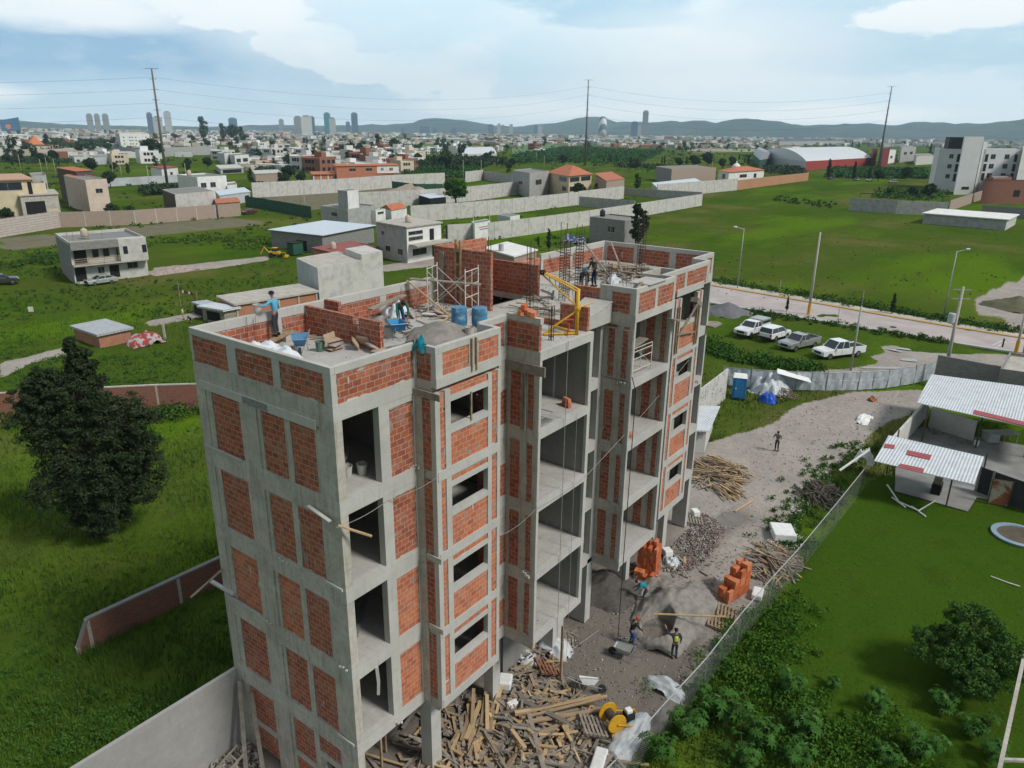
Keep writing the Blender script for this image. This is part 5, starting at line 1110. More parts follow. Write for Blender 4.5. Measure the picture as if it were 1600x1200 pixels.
for z in (.05, .35): MB().tube([(8.5, -1.3, ST[3]+z), (9.3, -1.3, ST[3]+z), (9.3, -.7, ST[3]+z), (8.5, -.7, ST[3]+z), (8.5, -1.3, ST[3]+z)], .02, STEEL, 5).build('frame', ht)
MB().tube([(9.0, -.7, ST[3]+.3), (9.6, -.3, ST[3]+.75), (9.6, .1, ST[3]+.75), (9.0, -.3, ST[3]+.3)], .018, STEEL, 5).build('handle', ht); MB().box(8.52, 9.28, -1.28, -.72, ST[3]+.04, ST[3]+.07, STEEL).build('tray', ht)
obj1(MB().bar((9.0, -.3, ST[2]), (9.15, .1, ST[2]+1.9), .14, .04, mat('blue_board', (.12, .33, .45), (.4, .45, .48), 6, lo=.5, hi=.6)), 'plank', 'blue painted board leaning in the second balcony', 'board')
crumple('rag_heap', 'small heap of debris on the second balcony floor', (8.9, .2, ST[2]), .4, .4, .25, mat('rags', (.3, .2, .17), (.5, .48, .46), 7), 23, 'debris')
for y in (.3, .55, .8): obj1(MB().bar((.9, y+.6, ST[1]+.1), (3.0, y+2.2, ST[1]+.1+y*.3), .12, .06, STEEL), 'steel_profile', 'grey steel profile stored in the third-floor corner room', 'steel profile', 'steel profiles in the corner room')
# ---------------------------------------------------------------- yard heaps of timber
P = lambda a, b: G(a, b)
def pile(px, py, *a, **k): g = P(px, py); loose(a[0], g.x, g.y, *a[1:], **k)
HP_ = 'plank in the big scrap timber heap below the bay', 'planks of the big scrap timber heap'
pile(820, 1150, 66, 3.0, 2.0, .0, .9, 2.8, WM, *HP_, 31, hmax=.9, w=.16)
pile(745, 1140, 18, 1.5, .9, .1, 1.5, 3.0, [WOODL, WOOD], 'long board in the bundle at the left of the scrap timber heap', 'long boards left of the scrap heap', 32, hmax=.5, dirn=R(35), spread=.25, w=.16)
pile(880, 1120, 7, .5, .5, .3, 3.2, 3.8, [WOODL, WOOD], 'long yellow board lying across the top of the scrap timber heap', 'long boards on top of the scrap heap', 33, hmax=.4, dirn=R(-35), spread=.12, w=.15)
pile(940, 1190, 12, 1.2, 1.0, 0, .8, 2.2, WM, 'plank at the right end of the scrap heap, by the fence', 'planks at the fence end of the scrap heap', 34, hmax=.4)
pile(820, 1010, 24, 1.8, 1.2, 0, .7, 1.8, WM, 'plank under the first balcony block', 'planks under the first balcony block', 35, hmax=.5, w=.13)
pile(640, 1150, 8, 2.0, 2.0, 0, 1.5, 3, WM, 'prop or board lying beneath the corner room', 'timber beneath the corner room', 36, hmax=.5)
pile(1118, 738, 66, 2.4, 1.7, 0, 1.6, 2.6, [WOOD, WOODL, WOOD], 'log in the pale timber pile at the far end of the building', 'logs in the pale timber pile', 37, name='log', cat='log', hmax=1.2, dirn=R(80), spread=.45, w=.13, tilt=.25)
pile(1140, 768, 26, 1.3, .7, 0, 1.2, 2.0, [WOOD, WOODL], 'log in the small front pile near the pale timber pile', 'logs in the small front pile', 38, name='log', cat='log', hmax=.5, dirn=R(60), spread=.3, w=.11)
pile(1207, 880, 60, 1.8, 1.1, 0, 1.0, 2.4, [WOOD, WOODG, WOODG], 'stick in the timber heap against the chain link fence', 'sticks heaped against the chain link fence', 39, name='stick', cat='stick', hmax=.7, dirn=R(80), spread=.9, w=.08)
pile(1285, 775, 36, 1.7, .9, 0, 1.5, 2.6, [mat('dark_brushwood', (.09, .075, .06), (.05, .042, .035), 6)], 'dark branch in the brushwood heap beyond the fence bend', 'dark branches in the brushwood heap', 40, name='branch', hmax=.8, dirn=R(60), spread=.4, w=.1, cat='branch')
pile(1225, 618, 30, 1.1, 1.0, 0, .8, 1.6, [WOOD, WOODG], 'stick in the small heap beside the blue tarpaulin', 'sticks beside the blue tarpaulin', 43, name='stick', cat='stick', hmax=.9, dirn=R(70), spread=.7, w=.08)
def pallet(label, px, py, rz, tilt=0, m=WOOD, z=.05):
    g = G(px, py); r = thing('pallet', label, 'pallet', (g.x, g.y, z), rz, world=False); r.rotation_euler = (tilt, .06, rz)
    for i in range(6): MB().box(-.6, .6, -.5+i*.18, -.4+i*.18, .1, .125, m).build('deck_board', r)
    for x in (-.55, 0, .48): MB().box(x, x+.08, -.5, .5, 0, .098, m).build('runner', r)
pallet('pallet frame lying near the white plastic under the first balcony block', 880, 1000, .6, .25, WOODG); pallet('reddish pallet frame among the planks under the first balcony block', 855, 1045, .9, .3, mat('pallet_red', (.30, .13, .08), (.22, .1, .06), 5))
pallet('upper of two pale pallets leaning at the fence beside the stepped block stack', 1135, 960, .3, .2); pallet('lower of two pale pallets leaning at the fence beside the stepped block stack', 1120, 975, .35, .2); pallet('grey pallet beside the rubble at the far end of the building', 1085, 815, .5, .1, WOODG)
pallet('pallet in the scrap timber heap near the fence', 925, 1145, .8, .3, WOODG, .3)
def foam(label, px, py, s, rz): g = G(px, py); o = MB().box(-s[0]/2, s[0]/2, -s[1]/2, s[1]/2, 0, s[2], FOAM).build('foam_block', bevel=.06); o.location = (g.x, g.y, .03); o.rotation_euler = (0, .05, rz); tag(o, label, 'foam block')
foam('white foam block lying alone under the bay', 789, 1072, (.75, .6, .4), .5); foam('white foam slab at the fence below the stick heap', 1183, 932, (1.0, .55, .3), .2); foam('white foam block near the far end of the building', 1086, 806, (.6, .45, .4), .8); foam('white foam block behind the orange block stack against the facade', 1042, 868, (.6, .5, .4), .9)
foam('white foam slab at the bottom edge below the scrap timber', 935, 1196, (1.3, .5, .3), .3); foam('narrow white foam roll beside the scrap timber heap', 801, 1108, (.3, .5, .35), 1.2); foam('pinkish white slab pile top beside the fence bend', 1222, 838, (1.7, 1.3, .5), .5)
crumple('plastic_sheet', 'white plastic heap at the ground wall under the first balcony block', (*G(865, 1012)[:2], .0), .6, .9, .5, PLASTIC, 31); crumple('plastic_sheet', 'torn white plastic caught at the fence by the yellow mixer', (*G(1040, 1075)[:2], .0), .45, .9, .4, PLASTIC, 32)
crumple('plastic_sheet', 'long crumpled pale sheet near the bottom of the fence', (*G(985, 1150)[:2], .0), 1.4, .5, .3, PLASTIC, 33); crumple('plastic_sheet', 'grey plastic among the planks under the bay', (*G(825, 1030)[:2], .0), .5, .5, .35, PLASTIC, 34)
crumple('plastic_sheet', 'pale plastic at the top of the dirt yard', (*G(1350, 655)[:2], .0), 1.2, .5, .3, FOAM, 35); crumple('plastic_sheet', 'white sheet on the rubble by the facade', (*G(1050, 880)[:2], .0), .5, .4, .3, PLASTIC, 36)
# rubble field: chips
def chips(name, px, n, m, seed, s=.07, label=None):
    rs = np.random.RandomState(seed); poly = gpoly(*px); a = np.array(poly); lo_, hi_ = a.min(0), a.max(0); x = rs.uniform(lo_[0], hi_[0], n*3); y = rs.uniform(lo_[1], hi_[1], n*3); k = inpoly(x, y, poly); x, y = x[k][:n], y[k][:n]; n = len(x)
    sz = s*rs.uniform(.4, 1.7, n)[:, None]; c = np.stack([x, y, sz[:, 0]*.3-.02], -1); D = rs.normal(size=(n, 4, 3)); D /= np.linalg.norm(D, axis=2)[:, :, None]; V = (c[:, None, :]+D*sz[:, :, None]).reshape(-1, 3); b_ = np.arange(n)[:, None, None]*4; f = (b_+np.array([[0, 1, 2], [0, 2, 3], [0, 3, 1], [1, 3, 2]])[None]).reshape(-1, 3)
    return npobj(name, npmesh(name, V, f, m, smooth=False), kind='stuff')
RUB = mat('rubble', (.42, .40, .37), (.24, .2, .18), 2.5, .95, 0, lo=.45, hi=.55); RUB2 = mat('rubble_red', (.36, .16, .11), (.25, .2, .18), 2.5, .95)
chips('rubble', ((1035, 870), (1100, 800), (1130, 820), (1110, 870), (1070, 900), (1030, 890)), 1500, RUB, 1, .075); chips('rubble', ((1035, 870), (1100, 800), (1140, 830), (1110, 870), (1060, 900)), 350, RUB2, 2, .075)
chips('rubble', ((600, 1200), (700, 1080), (860, 990), (960, 940), (1060, 880), (1140, 860), (1180, 900), (1100, 1020), (980, 1190)), 1700, RUB, 3, .05); chips('rubble', ((1080, 800), (1200, 640), (1420, 610), (1330, 720), (1230, 860), (1150, 900)), 1100, RUB, 4, .06)
chips('rubble', ((1190, 850), (1240, 820), (1260, 850), (1230, 890)), 300, FOAM, 5, .09); chips('rubble', ((1230, 790), (1290, 730), (1300, 745), (1240, 830)), 160, FOAM, 6, .08); chips('rubble', ((700, 1060), (960, 1090), (960, 1200), (690, 1200)), 500, RUB, 7, .07)
chips('rubble', ((300, 1200), (340, 1150), (400, 1160), (420, 1200)), 260, RUB, 8, .12)
RB = chips('roof_dust', ((300, 540), (330, 520), (300, 500), (350, 530)), 2, RUB, 9, .02)
def roofchips(n, x0, x1, y0, y1, z, m, seed, s=.03):
    rs = np.random.RandomState(seed); c = np.stack([rs.uniform(x0, x1, n), rs.uniform(y0, y1, n), np.full(n, z+s*.2)], -1); sz = s*rs.uniform(.4, 1.7, n)
    D = rs.normal(size=(n, 4, 3)); D /= np.linalg.norm(D, axis=2)[:, :, None]; V = (c[:, None, :]+D*sz[:, None, None]).reshape(-1, 3); b_ = np.arange(n)[:, None, None]*4; f = (b_+np.array([[0, 1, 2], [0, 2, 3], [0, 3, 1], [1, 3, 2]])[None]).reshape(-1, 3)
    npobj('rubble', npmesh('rubble', V, f, m, smooth=False), kind='stuff')
roofchips(260, .3, 11, .3, 6.8, ZR, RUB, 11); roofchips(120, 9, 11.6, 4.8, 6.8, ZR, RUB2, 12, .07); roofchips(220, 12, 26.8, .2, 6.7, ZR, RUB2, 13, .035); roofchips(260, 8.3, 11.5, -1.4, 4, ZR, RUB, 14, .025)
for z in ST[:4]: roofchips(50, 8.3, 11.5, -1.4, 3, z, RUB, 15, .03); roofchips(50, 15.4, 18.8, -1.4, 3, z, RUB, 16, .03)
# yellow mixer/hoist engine at the fence
g_ = G(972, 1132); mx_ = thing('winch_engine', 'yellow cable-drum winch engine with two big wheels by the fence', 'winch', (g_.x, g_.y, 0), R(-30), world=False)
for s_ in (-.38, .38): MB().tube([(-.5, s_-.03, .55), (-.5, s_+.03, .55)], .42, YEL, 22).build('flange', mx_)
MB().tube([(-.5, -.34, .55), (-.5, .34, .55)], .2, RUSTY, 14).build('drum', mx_)
for s_ in (-.45, .45): MB().tube([(-.75, s_, .1), (.9, s_, .1)], .04, YEL, 6).build('skid', mx_); MB().tube([(-.5, s_, .55), (.5, s_, .12)], .035, YEL, 6).build('strut', mx_)
for x in (-.6, .2, .85): MB().tube([(x, -.45, .1), (x, .45, .1)], .035, YEL, 6).build('cross_member', mx_)
MB().box(.1, .5, -.2, .2, .2, .55, BLACK).build('engine', mx_, bevel=.03); MB().box(.12, .4, -.15, .12, .56, .74, FOAM).build('fuel_tank', mx_, bevel=.04)
# poles, props, cables at the facade
def cable(name, label, pts, r, m, cat='cable', sag=0):
    P_ = [Vector(p) for p in pts]; o = []
    for i in range(len(P_)-1):
        for j in range(12): f = j/12; o.append(P_[i].lerp(P_[i+1], f)-Vector((0, 0, sag*4*f*(1-f))))
    o.append(P_[-1]); return obj1(MB().tube(o, r, m, 4), name, label, cat)
ROPE = mat('rope', (.3, .29, .26), (.24, .23, .2), 9)
obj1(MB().tube([G(870, 1062), Vector(G(877, 975, 0))+Vector((0, 0, .01))], .01, WOOD), 'stake', 'x', 'x') if 0 else None
g_ = G(876, 1065); obj1(MB().bar((g_.x, g_.y, -.2), (g_.x, g_.y, 3.0), .1, .1, WOOD), 'timber_post', 'upright timber post in the yard in front of the first balcony block', 'timber post')
a_, b2 = G(1020, 983), G(1130, 993); obj1(MB().tube([(a_.x, a_.y, .9), (b2.x, b2.y, 1.1)], .05, WOODL, 6), 'timber_pole', 'long yellowish pole held by the worker in the yellow vest', 'pole')
g_ = G(1148, 800); a_ = G(1178, 782); obj1(MB().bar((g_.x, g_.y, .05), (a_.x, a_.y, .06), .1, .08, WOODL), 'plank', 'single pale board lying by the puddle in the yard', 'board')
sheet('puddle', gpoly((1115, 815), (1130, 800), (1150, 798), (1165, 806), (1158, 820), (1135, 828), (1118, 826)), .0, mat('puddle_mud', (.15, .13, .11), (.19, .165, .14), 1.5, .25))
cable('hoist_rope', 'black electric cable hanging down the far balcony block', [(15.1, -1.55, 13.3), (15.25, -1.7, 12.6), (15.15, -1.75, 9), (15.0, -1.8, 4.5), (14.6, -2.0, .1)], .022, BLACK)
cable('hoist_rope', 'thin grey cord strung from the bay to the far bay', [(6.6, -.95, 9.2), (8.0, -1.52, 9.9), (11.7, -1.52, 9.9), (22.5, -1.0, 12.2)], .012, ROPE, sag=.12)
cable('hoist_rope', 'plumb cord hanging down in front of the middle balconies', [(9.75, -1.56, 16.1), (9.75, -1.56, 3.0)], .014, ROPE); cable('hoist_rope', 'short plumb cord on the left part of the middle balconies', [(10.6, -1.56, 13.0), (10.6, -1.56, 1.5)], .010, ROPE)
cable('hoist_rope', 'pale rope lying in a curve across the yard', [G(680, 1140, .06), G(760, 1080, .05), G(850, 1048, .05), G(900, 1010, .05), G(935, 985, .05)], .022, ROPE); cable('hose', 'black hose curling over the yard', [G(812, 1040, .06), G(815, 1065, .06), G(850, 1078, .06), G(878, 1098, .06), G(870, 1118, .06)], .025, BLACK, 'hose')
cable('safety_line', 'thin cord tied along the corner room edges', [(-.1, .1, 12.2), (1.9, -.06, 12.35), (3.2, -.95, 12.9)], .012, ROPE, sag=.1)
obj1(MB().bar((-.15, -.05, 12.35), (.55, -.7, 11.9), .07, .05, WOODL), 'plank', 'lath poking out at the near corner of the facade', 'lath'); obj1(MB().bar((-.2, .25, 12.4), (-.15, 1.3, 12.55), .12, .04, CONC_L), 'plank', 'grey board on the gable beam near the corner', 'board')
obj1(MB().bar((-.05, 6.9, 8.0), (-.9, 7.8, 6.9), .08, .06, WOODG), 'plank', 'grey lath sticking out from the far edge of the gable', 'lath'); obj1(MB().bar((-.06, 6.3, 7.2), (-.1, 7.7, 7.2), .14, .08, CONC_L), 'plank', 'short board jutting past the gable edge', 'board') 
for q, lb in ((((-.9, 5.6, 0), (-.12, 6.6, 3.2)), 'left of two grey props leaning on the gable foot'), (((-.6, 4.9, 0), (-.12, 5.9, 3.0)), 'right of two grey props leaning on the gable foot')): obj1(MB().bar(*q, .16, .06, WOODG), 'timber_prop', lb, 'timber prop')
ld = thing('ladder', 'flat timber ladder frame lying at the foot of the smooth concrete wall', 'ladder', (-1.5, 5.8, .3))
for d_ in (0, .55): MB().bar((-3.4, 5.3+d_, .2), (-.7, 5.75+d_, .7), .08, .05, WOODG).build('side_rail', ld)
for i in range(7): f = i/6; MB().bar((-3.4+2.7*f, 5.3+.45*f, .22+.5*f), (-3.4+2.7*f, 5.85+.45*f, .22+.5*f), .06, .04, WOODG).build('rung', ld)
for i, (x, y, x2, y2, h_) in enumerate(((3.0, 2.0, 3.1, 2.1, 3.6), (2.4, 1.6, 2.5, 1.7, 3.6), (2.6, 3.0, 1.0, 1.6, 3.3), (1.2, 2.8, 3.0, 3.4, 3.0), (5.5, .5, 6.8, 3.0, .3))): obj1(MB().bar((x, y, .0), (x2, y2, h_), .08, .08, WOOD), 'timber_prop', 'prop standing in the dark ground storey under the corner room', 'timber prop', 'props in the ground storey')
cable('reinforcement_tail', 'wet cement drip hanging from the floor edge of the lowest corner opening', [(1.0, -.05, 6.5), (1.02, -.08, 5.9), (1.0, -.06, 5.4)], .07, CONC_L, 'cement drip')

def sticks(name, px, py, n, rx, ry, hm, seed, ms, l0=.3, l1=1.4):
    r = random.Random(seed); g = G(px, py); b = MB()
    for i in range(n):
        f = r.random()**.5; a = r.uniform(0, 6.28); x, y = g.x+math.cos(a)*f*rx, g.y+math.sin(a)*f*ry; z = hm*(1-f)*r.random()+.04; t_ = r.uniform(0, 6.28); l_ = r.uniform(l0, l1)/2; dz = r.uniform(-.15, .2)
        b.bar((x-math.cos(t_)*l_, y-math.sin(t_)*l_, max(.02, z-dz)), (x+math.cos(t_)*l_, y+math.sin(t_)*l_, max(.02, z+dz)), r.uniform(.04, .14), r.uniform(.02, .05), r.choice(ms))
    return b.build(name, kind='stuff')
sticks('scrap_timber', 820, 1150, 420, 3.6, 2.4, .7, 1, WM); sticks('scrap_timber', 720, 1170, 160, 2.6, 2.2, .4, 2, WM); sticks('scrap_timber', 830, 1015, 160, 2.4, 1.6, .4, 3, WM); sticks('scrap_timber', 1120, 742, 160, 2.4, 1.8, .9, 4, WM, .8, 2.0); sticks('scrap_timber', 1205, 880, 200, 2.2, 1.4, .6, 5, WM, .5, 1.6)
sticks('scrap_timber', 1050, 900, 60, 3, 2.5, .05, 6, WM, .2, .7); sticks('scrap_timber', 1285, 775, 150, 2.0, 1.2, .7, 7, [MATS['dark_brushwood']], .6, 1.8)
for (x0, x1, y0, y1, n) in ((12.2, 14.8, .3, 3.5, 40), (20, 26, 1.0, 6.5, 90), (5, 11, 3.5, 6.7, 40)):
    b = MB(); r = random.Random(n)
    for i in range(n):
        x, y = r.uniform(x0, x1), r.uniform(y0, y1); t_ = r.uniform(0, 6.28); l_ = r.uniform(.1, .6); b.bar((x-math.cos(t_)*l_, y-math.sin(t_)*l_, ZR+.03), (x+math.cos(t_)*l_, y+math.sin(t_)*l_, ZR+r.uniform(.03, .15)), r.uniform(.03, .1), .03, r.choice(WM+[RUSTY]))
    b.build('roof_scrap', kind='stuff')
# ================================================================ fences and the property on the right
MESHM = bpy.data.materials.new('chain_link'); MESHM.use_nodes = True
def chainmat():
    t = MESHM.node_tree; t.nodes.clear(); o = t.nodes.new('ShaderNodeOutputMaterial'); p = t.nodes.new('ShaderNodeBsdfPrincipled'); tr = t.nodes.new('ShaderNodeBsdfTransparent'); mx_ = t.nodes.new('ShaderNodeMixShader')
    p.inputs['Base Color'].default_value = (.25, .26, .26, 1); uv = coords(t, 'UV'); mp = t.nodes.new('ShaderNodeMapping'); mp.inputs['Rotation'].default_value = (0, 0, R(45)); mp.inputs['Scale'].default_value = (14, 14, 1); t.links.new(uv, mp.inputs[0])
    b = t.nodes.new('ShaderNodeTexBrick'); b.offset = 0; b.inputs['Scale'].default_value = 1; b.inputs['Brick Width'].default_value = 1; b.inputs['Row Height'].default_value = 1; b.inputs['Mortar Size'].default_value = .045; b.inputs['Mortar Smooth'].default_value = 0
    t.links.new(mp.outputs[0], b.inputs[0]); t.links.new(b.outputs['Fac'], mx_.inputs[0]); t.links.new(tr.outputs[0], mx_.inputs[1]); t.links.new(p.outputs[0], mx_.inputs[2]); t.links.new(mx_.outputs[0], o.inputs[0])
chainmat()
FZ = 1.9
fp = [G(a, b, FZ) for a, b in ((935, 1215), (962, 1187), (1033, 1105), (1105, 1027), (1157, 960), (1207, 902), (1250, 855), (1310, 783), (1357, 725))]
fr = thing('chain_link_fence', 'long chain link fence with a pale top rail between the dirt yard and the lawn', 'fence', (fp[0].x, fp[0].y, 0))
MB().tube(fp, .026, mat('galvanised', (.42, .43, .43), (.34, .35, .35), 6, .5), 6).build('top_rail', fr)
for i in range(len(fp)-1):
    a, b = fp[i], fp[i+1]; MB().quad((a.x, a.y, 0), (b.x, b.y, 0), (b.x, b.y, FZ), (a.x, a.y, FZ), MESHM).build('mesh_panel', fr)
    MB().tube([(a.x, a.y, -.2), (a.x, a.y, FZ+.05)], .03, STEEL, 6).build('fence_post', fr)
a, b = G(1609, 985, 2), G(1560, 1210, 2)
wl = thing('boundary_wall', 'pale coping of a boundary wall cutting the bottom right corner', 'wall', (a.x, a.y, 0)); MB().bar(a, b, .14, .12, CONC).build('wall_coping', wl); MB().quad((a.x, a.y, 0), (b.x, b.y, 0), (b.x, b.y, 1.93), (a.x, a.y, 1.93), MESHM).build('mesh_panel', wl)
b2 = G(1566, 1187, 2); MB().bar(b2, b2+(G(1640, 1190, 2)-b2), .12, .1, CONC).build('wall_coping', wl)
# translucent plastic hoarding
pts = [G(x, y) for x, y in ((1128, 602), (1172, 606), (1242, 610), (1290, 611), (1340, 610), (1385, 607), (1427, 600), (1478, 588))]
hd = thing('plastic_fence', 'pipe fence covered with pale plastic sheeting closing the far end of the yard', 'fence', (pts[0].x, pts[0].y, 0))
PLF = mat('plastic_fence_sheet', (.46, .50, .53), (.36, .40, .43), .9, .35, .3)
for i in range(len(pts)-1):
    a, b = pts[i], pts[i+1]; k = MB(); n = 8; d = b-a; s = Vector((-d.y, d.x, 0)).normalized(); g_ = []
    for u in range(n+1):
        for w in range(4): g_.append(tuple(a+d*(u/n)+s*(.05*math.sin(u*2.1+w*1.3+i))+Vector((0, 0, .05+w*.6))))
    k.add(g_, [(u*4+w, (u+1)*4+w, (u+1)*4+w+1, u*4+w+1) for u in range(n) for w in range(3)], PLF); k.build('plastic_sheet', hd)
    for f in (0, .5): q = a+d*f; MB().tube([(q.x, q.y, -.2), (q.x, q.y, 2.05 if f == 0 else 1.9)], .05 if f == 0 else .03, STEEL, 6).build('fence_post', hd)
    for z in (1.88, 1.0): MB().tube([a+Vector((0, 0, z)), b+Vector((0, 0, z))], .022, STEEL, 5).build('rail', hd)
# portable toilet
g_ = G(1153, 621); pt_ = thing('portable_toilet', 'blue portable toilet with a white roof by the plastic fence', 'portable toilet', (g_.x, g_.y, 0), R(20), world=False)
MB().box(-.6, .6, -.6, .6, .1, 2.1, BLUEL).build('cabin', pt_, bevel=.03); MB().box(-.66, .66, -.66, .66, 0, .1, BLACK).build('base', pt_); MB().add([(-.64, -.64, 2.1), (.64, -.64, 2.1), (.64, .64, 2.1), (-.64, .64, 2.1), (-.3, -.55, 2.32), (.3, -.55, 2.32), (.3, .55, 2.32), (-.3, .55, 2.32)], [(4,5,6,7),(0,1,5,4),(1,2,6,5),(2,3,7,6),(3,0,4,7)], FOAM).build('roof', pt_)
dr = MB().box(-.63, -.602, -.4, .4, .2, 1.95, mat('cabin_door', (.03, .2, .46))).build('door', pt_); MB().box(-.66, -.63, .25, .33, 1.0, 1.12, FOAM).build('handle', dr); MB().box(-.4, .4, -.63, -.602, .3, 1.9, BLUEL).build('side_panel', pt_)
# tarpaulins
crumple('tarpaulin', 'grey plastic shelter heap in front of the plastic fence', (*G(1205, 608)[:2], 0), 2.0, 1.5, 1.6, PLASTIC, 51, 'tarpaulin', 26); g_ = G(1200, 626); crumple('tarpaulin', 'bright blue tarpaulin hanging at the stick heap', (g_.x, g_.y, 0), .55, .7, .8, mat('tarp_blue', (.01, .06, .42), (.01, .09, .5), 3, .4, .3), 52, 'tarpaulin')
a = G(1238, 612); obj1(MB().add([(a.x-1.5, a.y+1.2, 2.0), (a.x-.3, a.y+1.6, 2.1), (a.x+1.4, a.y-.9, 1.35), (a.x+.2, a.y-1.6, 1.2)], [(0, 1, 2, 3)], FOAM).add([(a.x-1.5, a.y+1.2, 1.98), (a.x-.3, a.y+1.6, 2.08), (a.x+1.4, a.y-.9, 1.33), (a.x+.2, a.y-1.6, 1.18)], [(3, 2, 1, 0)], FOAM), 'tarpaulin', 'stiff white sheet sloping over the stick heap at the fence', 'sheet')
# graffiti wall and small roofed shed at the far end of the building
GRAF = bpy.data.materials.new('graffiti_wall'); GRAF.use_nodes = True; t = GRAF.node_tree; p = t.nodes['Principled BSDF']; uv = coords(t, 'UV'); n = tnoise(t, tmap(t, uv, (1.6, 2.2, 1)), 1.3, 2, .5); n2 = tnoise(t, uv, 1.1, 3)
fn = t.nodes.new('ShaderNodeMath'); fn.operation = 'PINGPONG'; fn.inputs[1].default_value = .09; t.links.new(n, fn.inputs[0]); c = tmix(t, tmul(t, tramp(t, fn.outputs[0], .03, .015), tramp(t, n2, .48, .55)), (.52, .51, .48), (.13, .13, .15)); t.links.new(c, p.inputs['Base Color']); p.inputs['Roughness'].default_value = .9
a, b = G(1075, 672), G(1133, 622); wall('white boundary wall with dark scribbled graffiti beside the far end of the building', [(1068, 676), (1132, 622)], HZ(G(1132, 622), 576), GRAF, t=.15)
sh = thing('site_shed', 'small white shed with a pale sheet roof behind the pale timber pile', 'shed', tuple(G(1095, 704)[:2])+(0,))
A_, B_, C_ = G(1100, 708), G(1113, 672), G(1070, 690)
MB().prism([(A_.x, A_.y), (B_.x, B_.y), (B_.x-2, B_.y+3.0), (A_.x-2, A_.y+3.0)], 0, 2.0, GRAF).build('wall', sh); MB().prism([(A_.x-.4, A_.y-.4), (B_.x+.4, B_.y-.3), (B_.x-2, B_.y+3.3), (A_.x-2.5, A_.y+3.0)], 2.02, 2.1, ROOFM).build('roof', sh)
# corrugated roofs on the right
def roofp(name, px, z, m, parent, th=.05, dz=(0, 0, 0, 0)):
    P_ = [G(a, b, z+d) for (a, b), d in zip(px, dz)]; P_ = [Vector((q.x, q.y, z+d)) for q, d in zip(P_, dz)]
    return MB().add([tuple(q) for q in P_]+[tuple(q-Vector((0, 0, th))) for q in P_], [(0, 1, 2, 3), (7, 6, 5, 4), (0, 4, 5, 1), (1, 5, 6, 2), (2, 6, 7, 3), (3, 7, 4, 0)], m).build(name, parent)
ra = thing('open_shed', 'large shed with a white corrugated roof and dark open front at the right edge', 'shed', tuple(G(1440, 690)[:2])+(0,))
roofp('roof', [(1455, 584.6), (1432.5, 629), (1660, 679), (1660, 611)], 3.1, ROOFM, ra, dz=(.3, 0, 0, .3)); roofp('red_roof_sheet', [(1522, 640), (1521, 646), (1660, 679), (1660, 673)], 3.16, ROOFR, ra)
bk = [G(1458, 600), G(1650, 640)]; MB().prism([(bk[0].x, bk[0].y), (bk[1].x, bk[1].y), (bk[1].x+.2, bk[1].y), (bk[0].x+.2, bk[0].y+.1)], 0, 3.0, BLOCKG).build('rear_wall', ra)
q0, q1 = G(1437, 655, 1.0), G(1517, 672, 1.0)
for q in ((1440, 690), (1524, 700), (1600, 715)): g_ = G(*q); MB().tube([(g_.x+.0, g_.y, 0), (g_.x, g_.y, 3.0)], .06, RUSTY, 6).build('support_post', ra)
a, b = G(1450, 668), G(1520, 690); MB().prism([(a.x, a.y), (b.x, b.y), (b.x+.15, b.y+.05), (a.x+.15, a.y+.05)], 0, 1.8, WHITED).build('inner_wall', ra)
rb = thing('canopy', 'white corrugated canopy with red sheet patches over a concrete patio', 'canopy', tuple(G(1450, 780)[:2])+(0,))
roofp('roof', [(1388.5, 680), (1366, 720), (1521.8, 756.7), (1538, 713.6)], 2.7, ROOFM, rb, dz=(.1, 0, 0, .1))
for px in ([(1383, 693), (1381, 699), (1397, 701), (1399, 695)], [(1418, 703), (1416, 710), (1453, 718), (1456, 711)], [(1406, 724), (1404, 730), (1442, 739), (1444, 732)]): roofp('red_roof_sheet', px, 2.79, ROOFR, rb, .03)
for q in ((1385, 740), (1478, 792), (1530, 762), (1395, 722)): g_ = G(*q); MB().tube([(g_.x, g_.y, 0), (g_.x, g_.y, 2.65)], .05, RUSTY, 6).build('support_post', rb)
sheet('patio', gpoly((1398, 768), (1512, 800), (1526, 778), (1630, 800), (1620, 700), (1440, 668), (1400, 690)), .045, mat('patio_concrete', (.27, .265, .255), (.19, .185, .175), .7, .9, .1))
wall('white rendered wall running up beside the large open shed', [(1386, 722), (1446, 652)], 1.9, WHITED, t=.18)
wall('black mesh screen fence at the right edge behind the rusty gate', [(1524, 768), (1545, 776), (1625, 806)], 1.9, mat('shade_mesh', (.035, .035, .035), (.05, .05, .05), 3), name='screen_fence', cat='fence', t=.04, posts=3, pm=STEEL)
a, b = G(1543, 787), G(1574, 792); gt = thing('metal_gate', 'rusty sheet metal gate in the black screen fence', 'gate', (a.x, a.y, 0)); MB().quad((a.x, a.y, .05), (b.x, b.y, .05), (b.x+.05, b.y+.05, 1.8), (a.x+.05, a.y+.05, 1.8), mat('rust_sheet', (.30, .28, .22), (.22, .07, .03), 1.5, .8, lo=.45, hi=.55)).build('gate_leaf', gt); MB().tube([(a.x, a.y, 0), (a.x, a.y, 1.85), (b.x, b.y, 1.85), (b.x, b.y, 0)], .03, RUSTY, 5).build('gate_frame', gt)
a = G(1560, 690); tb = thing('work_bench', 'grey metal work bench cluttered with tools under the open shed', 'work bench', (a.x, a.y, 0), R(-50), world=False); MB().box(-1.3, 1.3, -.5, .5, .8, .86, STEEL).build('top', tb); MB().box(-1.2, -.3, -.45, .45, .1, .8, GREYW).build('cabinet', tb)
for x in (.1, 1.2):
    for y in (-.4, .4): MB().box(x, x+.06, y, y+.06, 0, .8, STEEL).build('leg', tb)
g_ = G(1525, 697); bucket('white bucket on the patio under the open shed', (g_.x, g_.y, .05), FOAM, .2, .4)
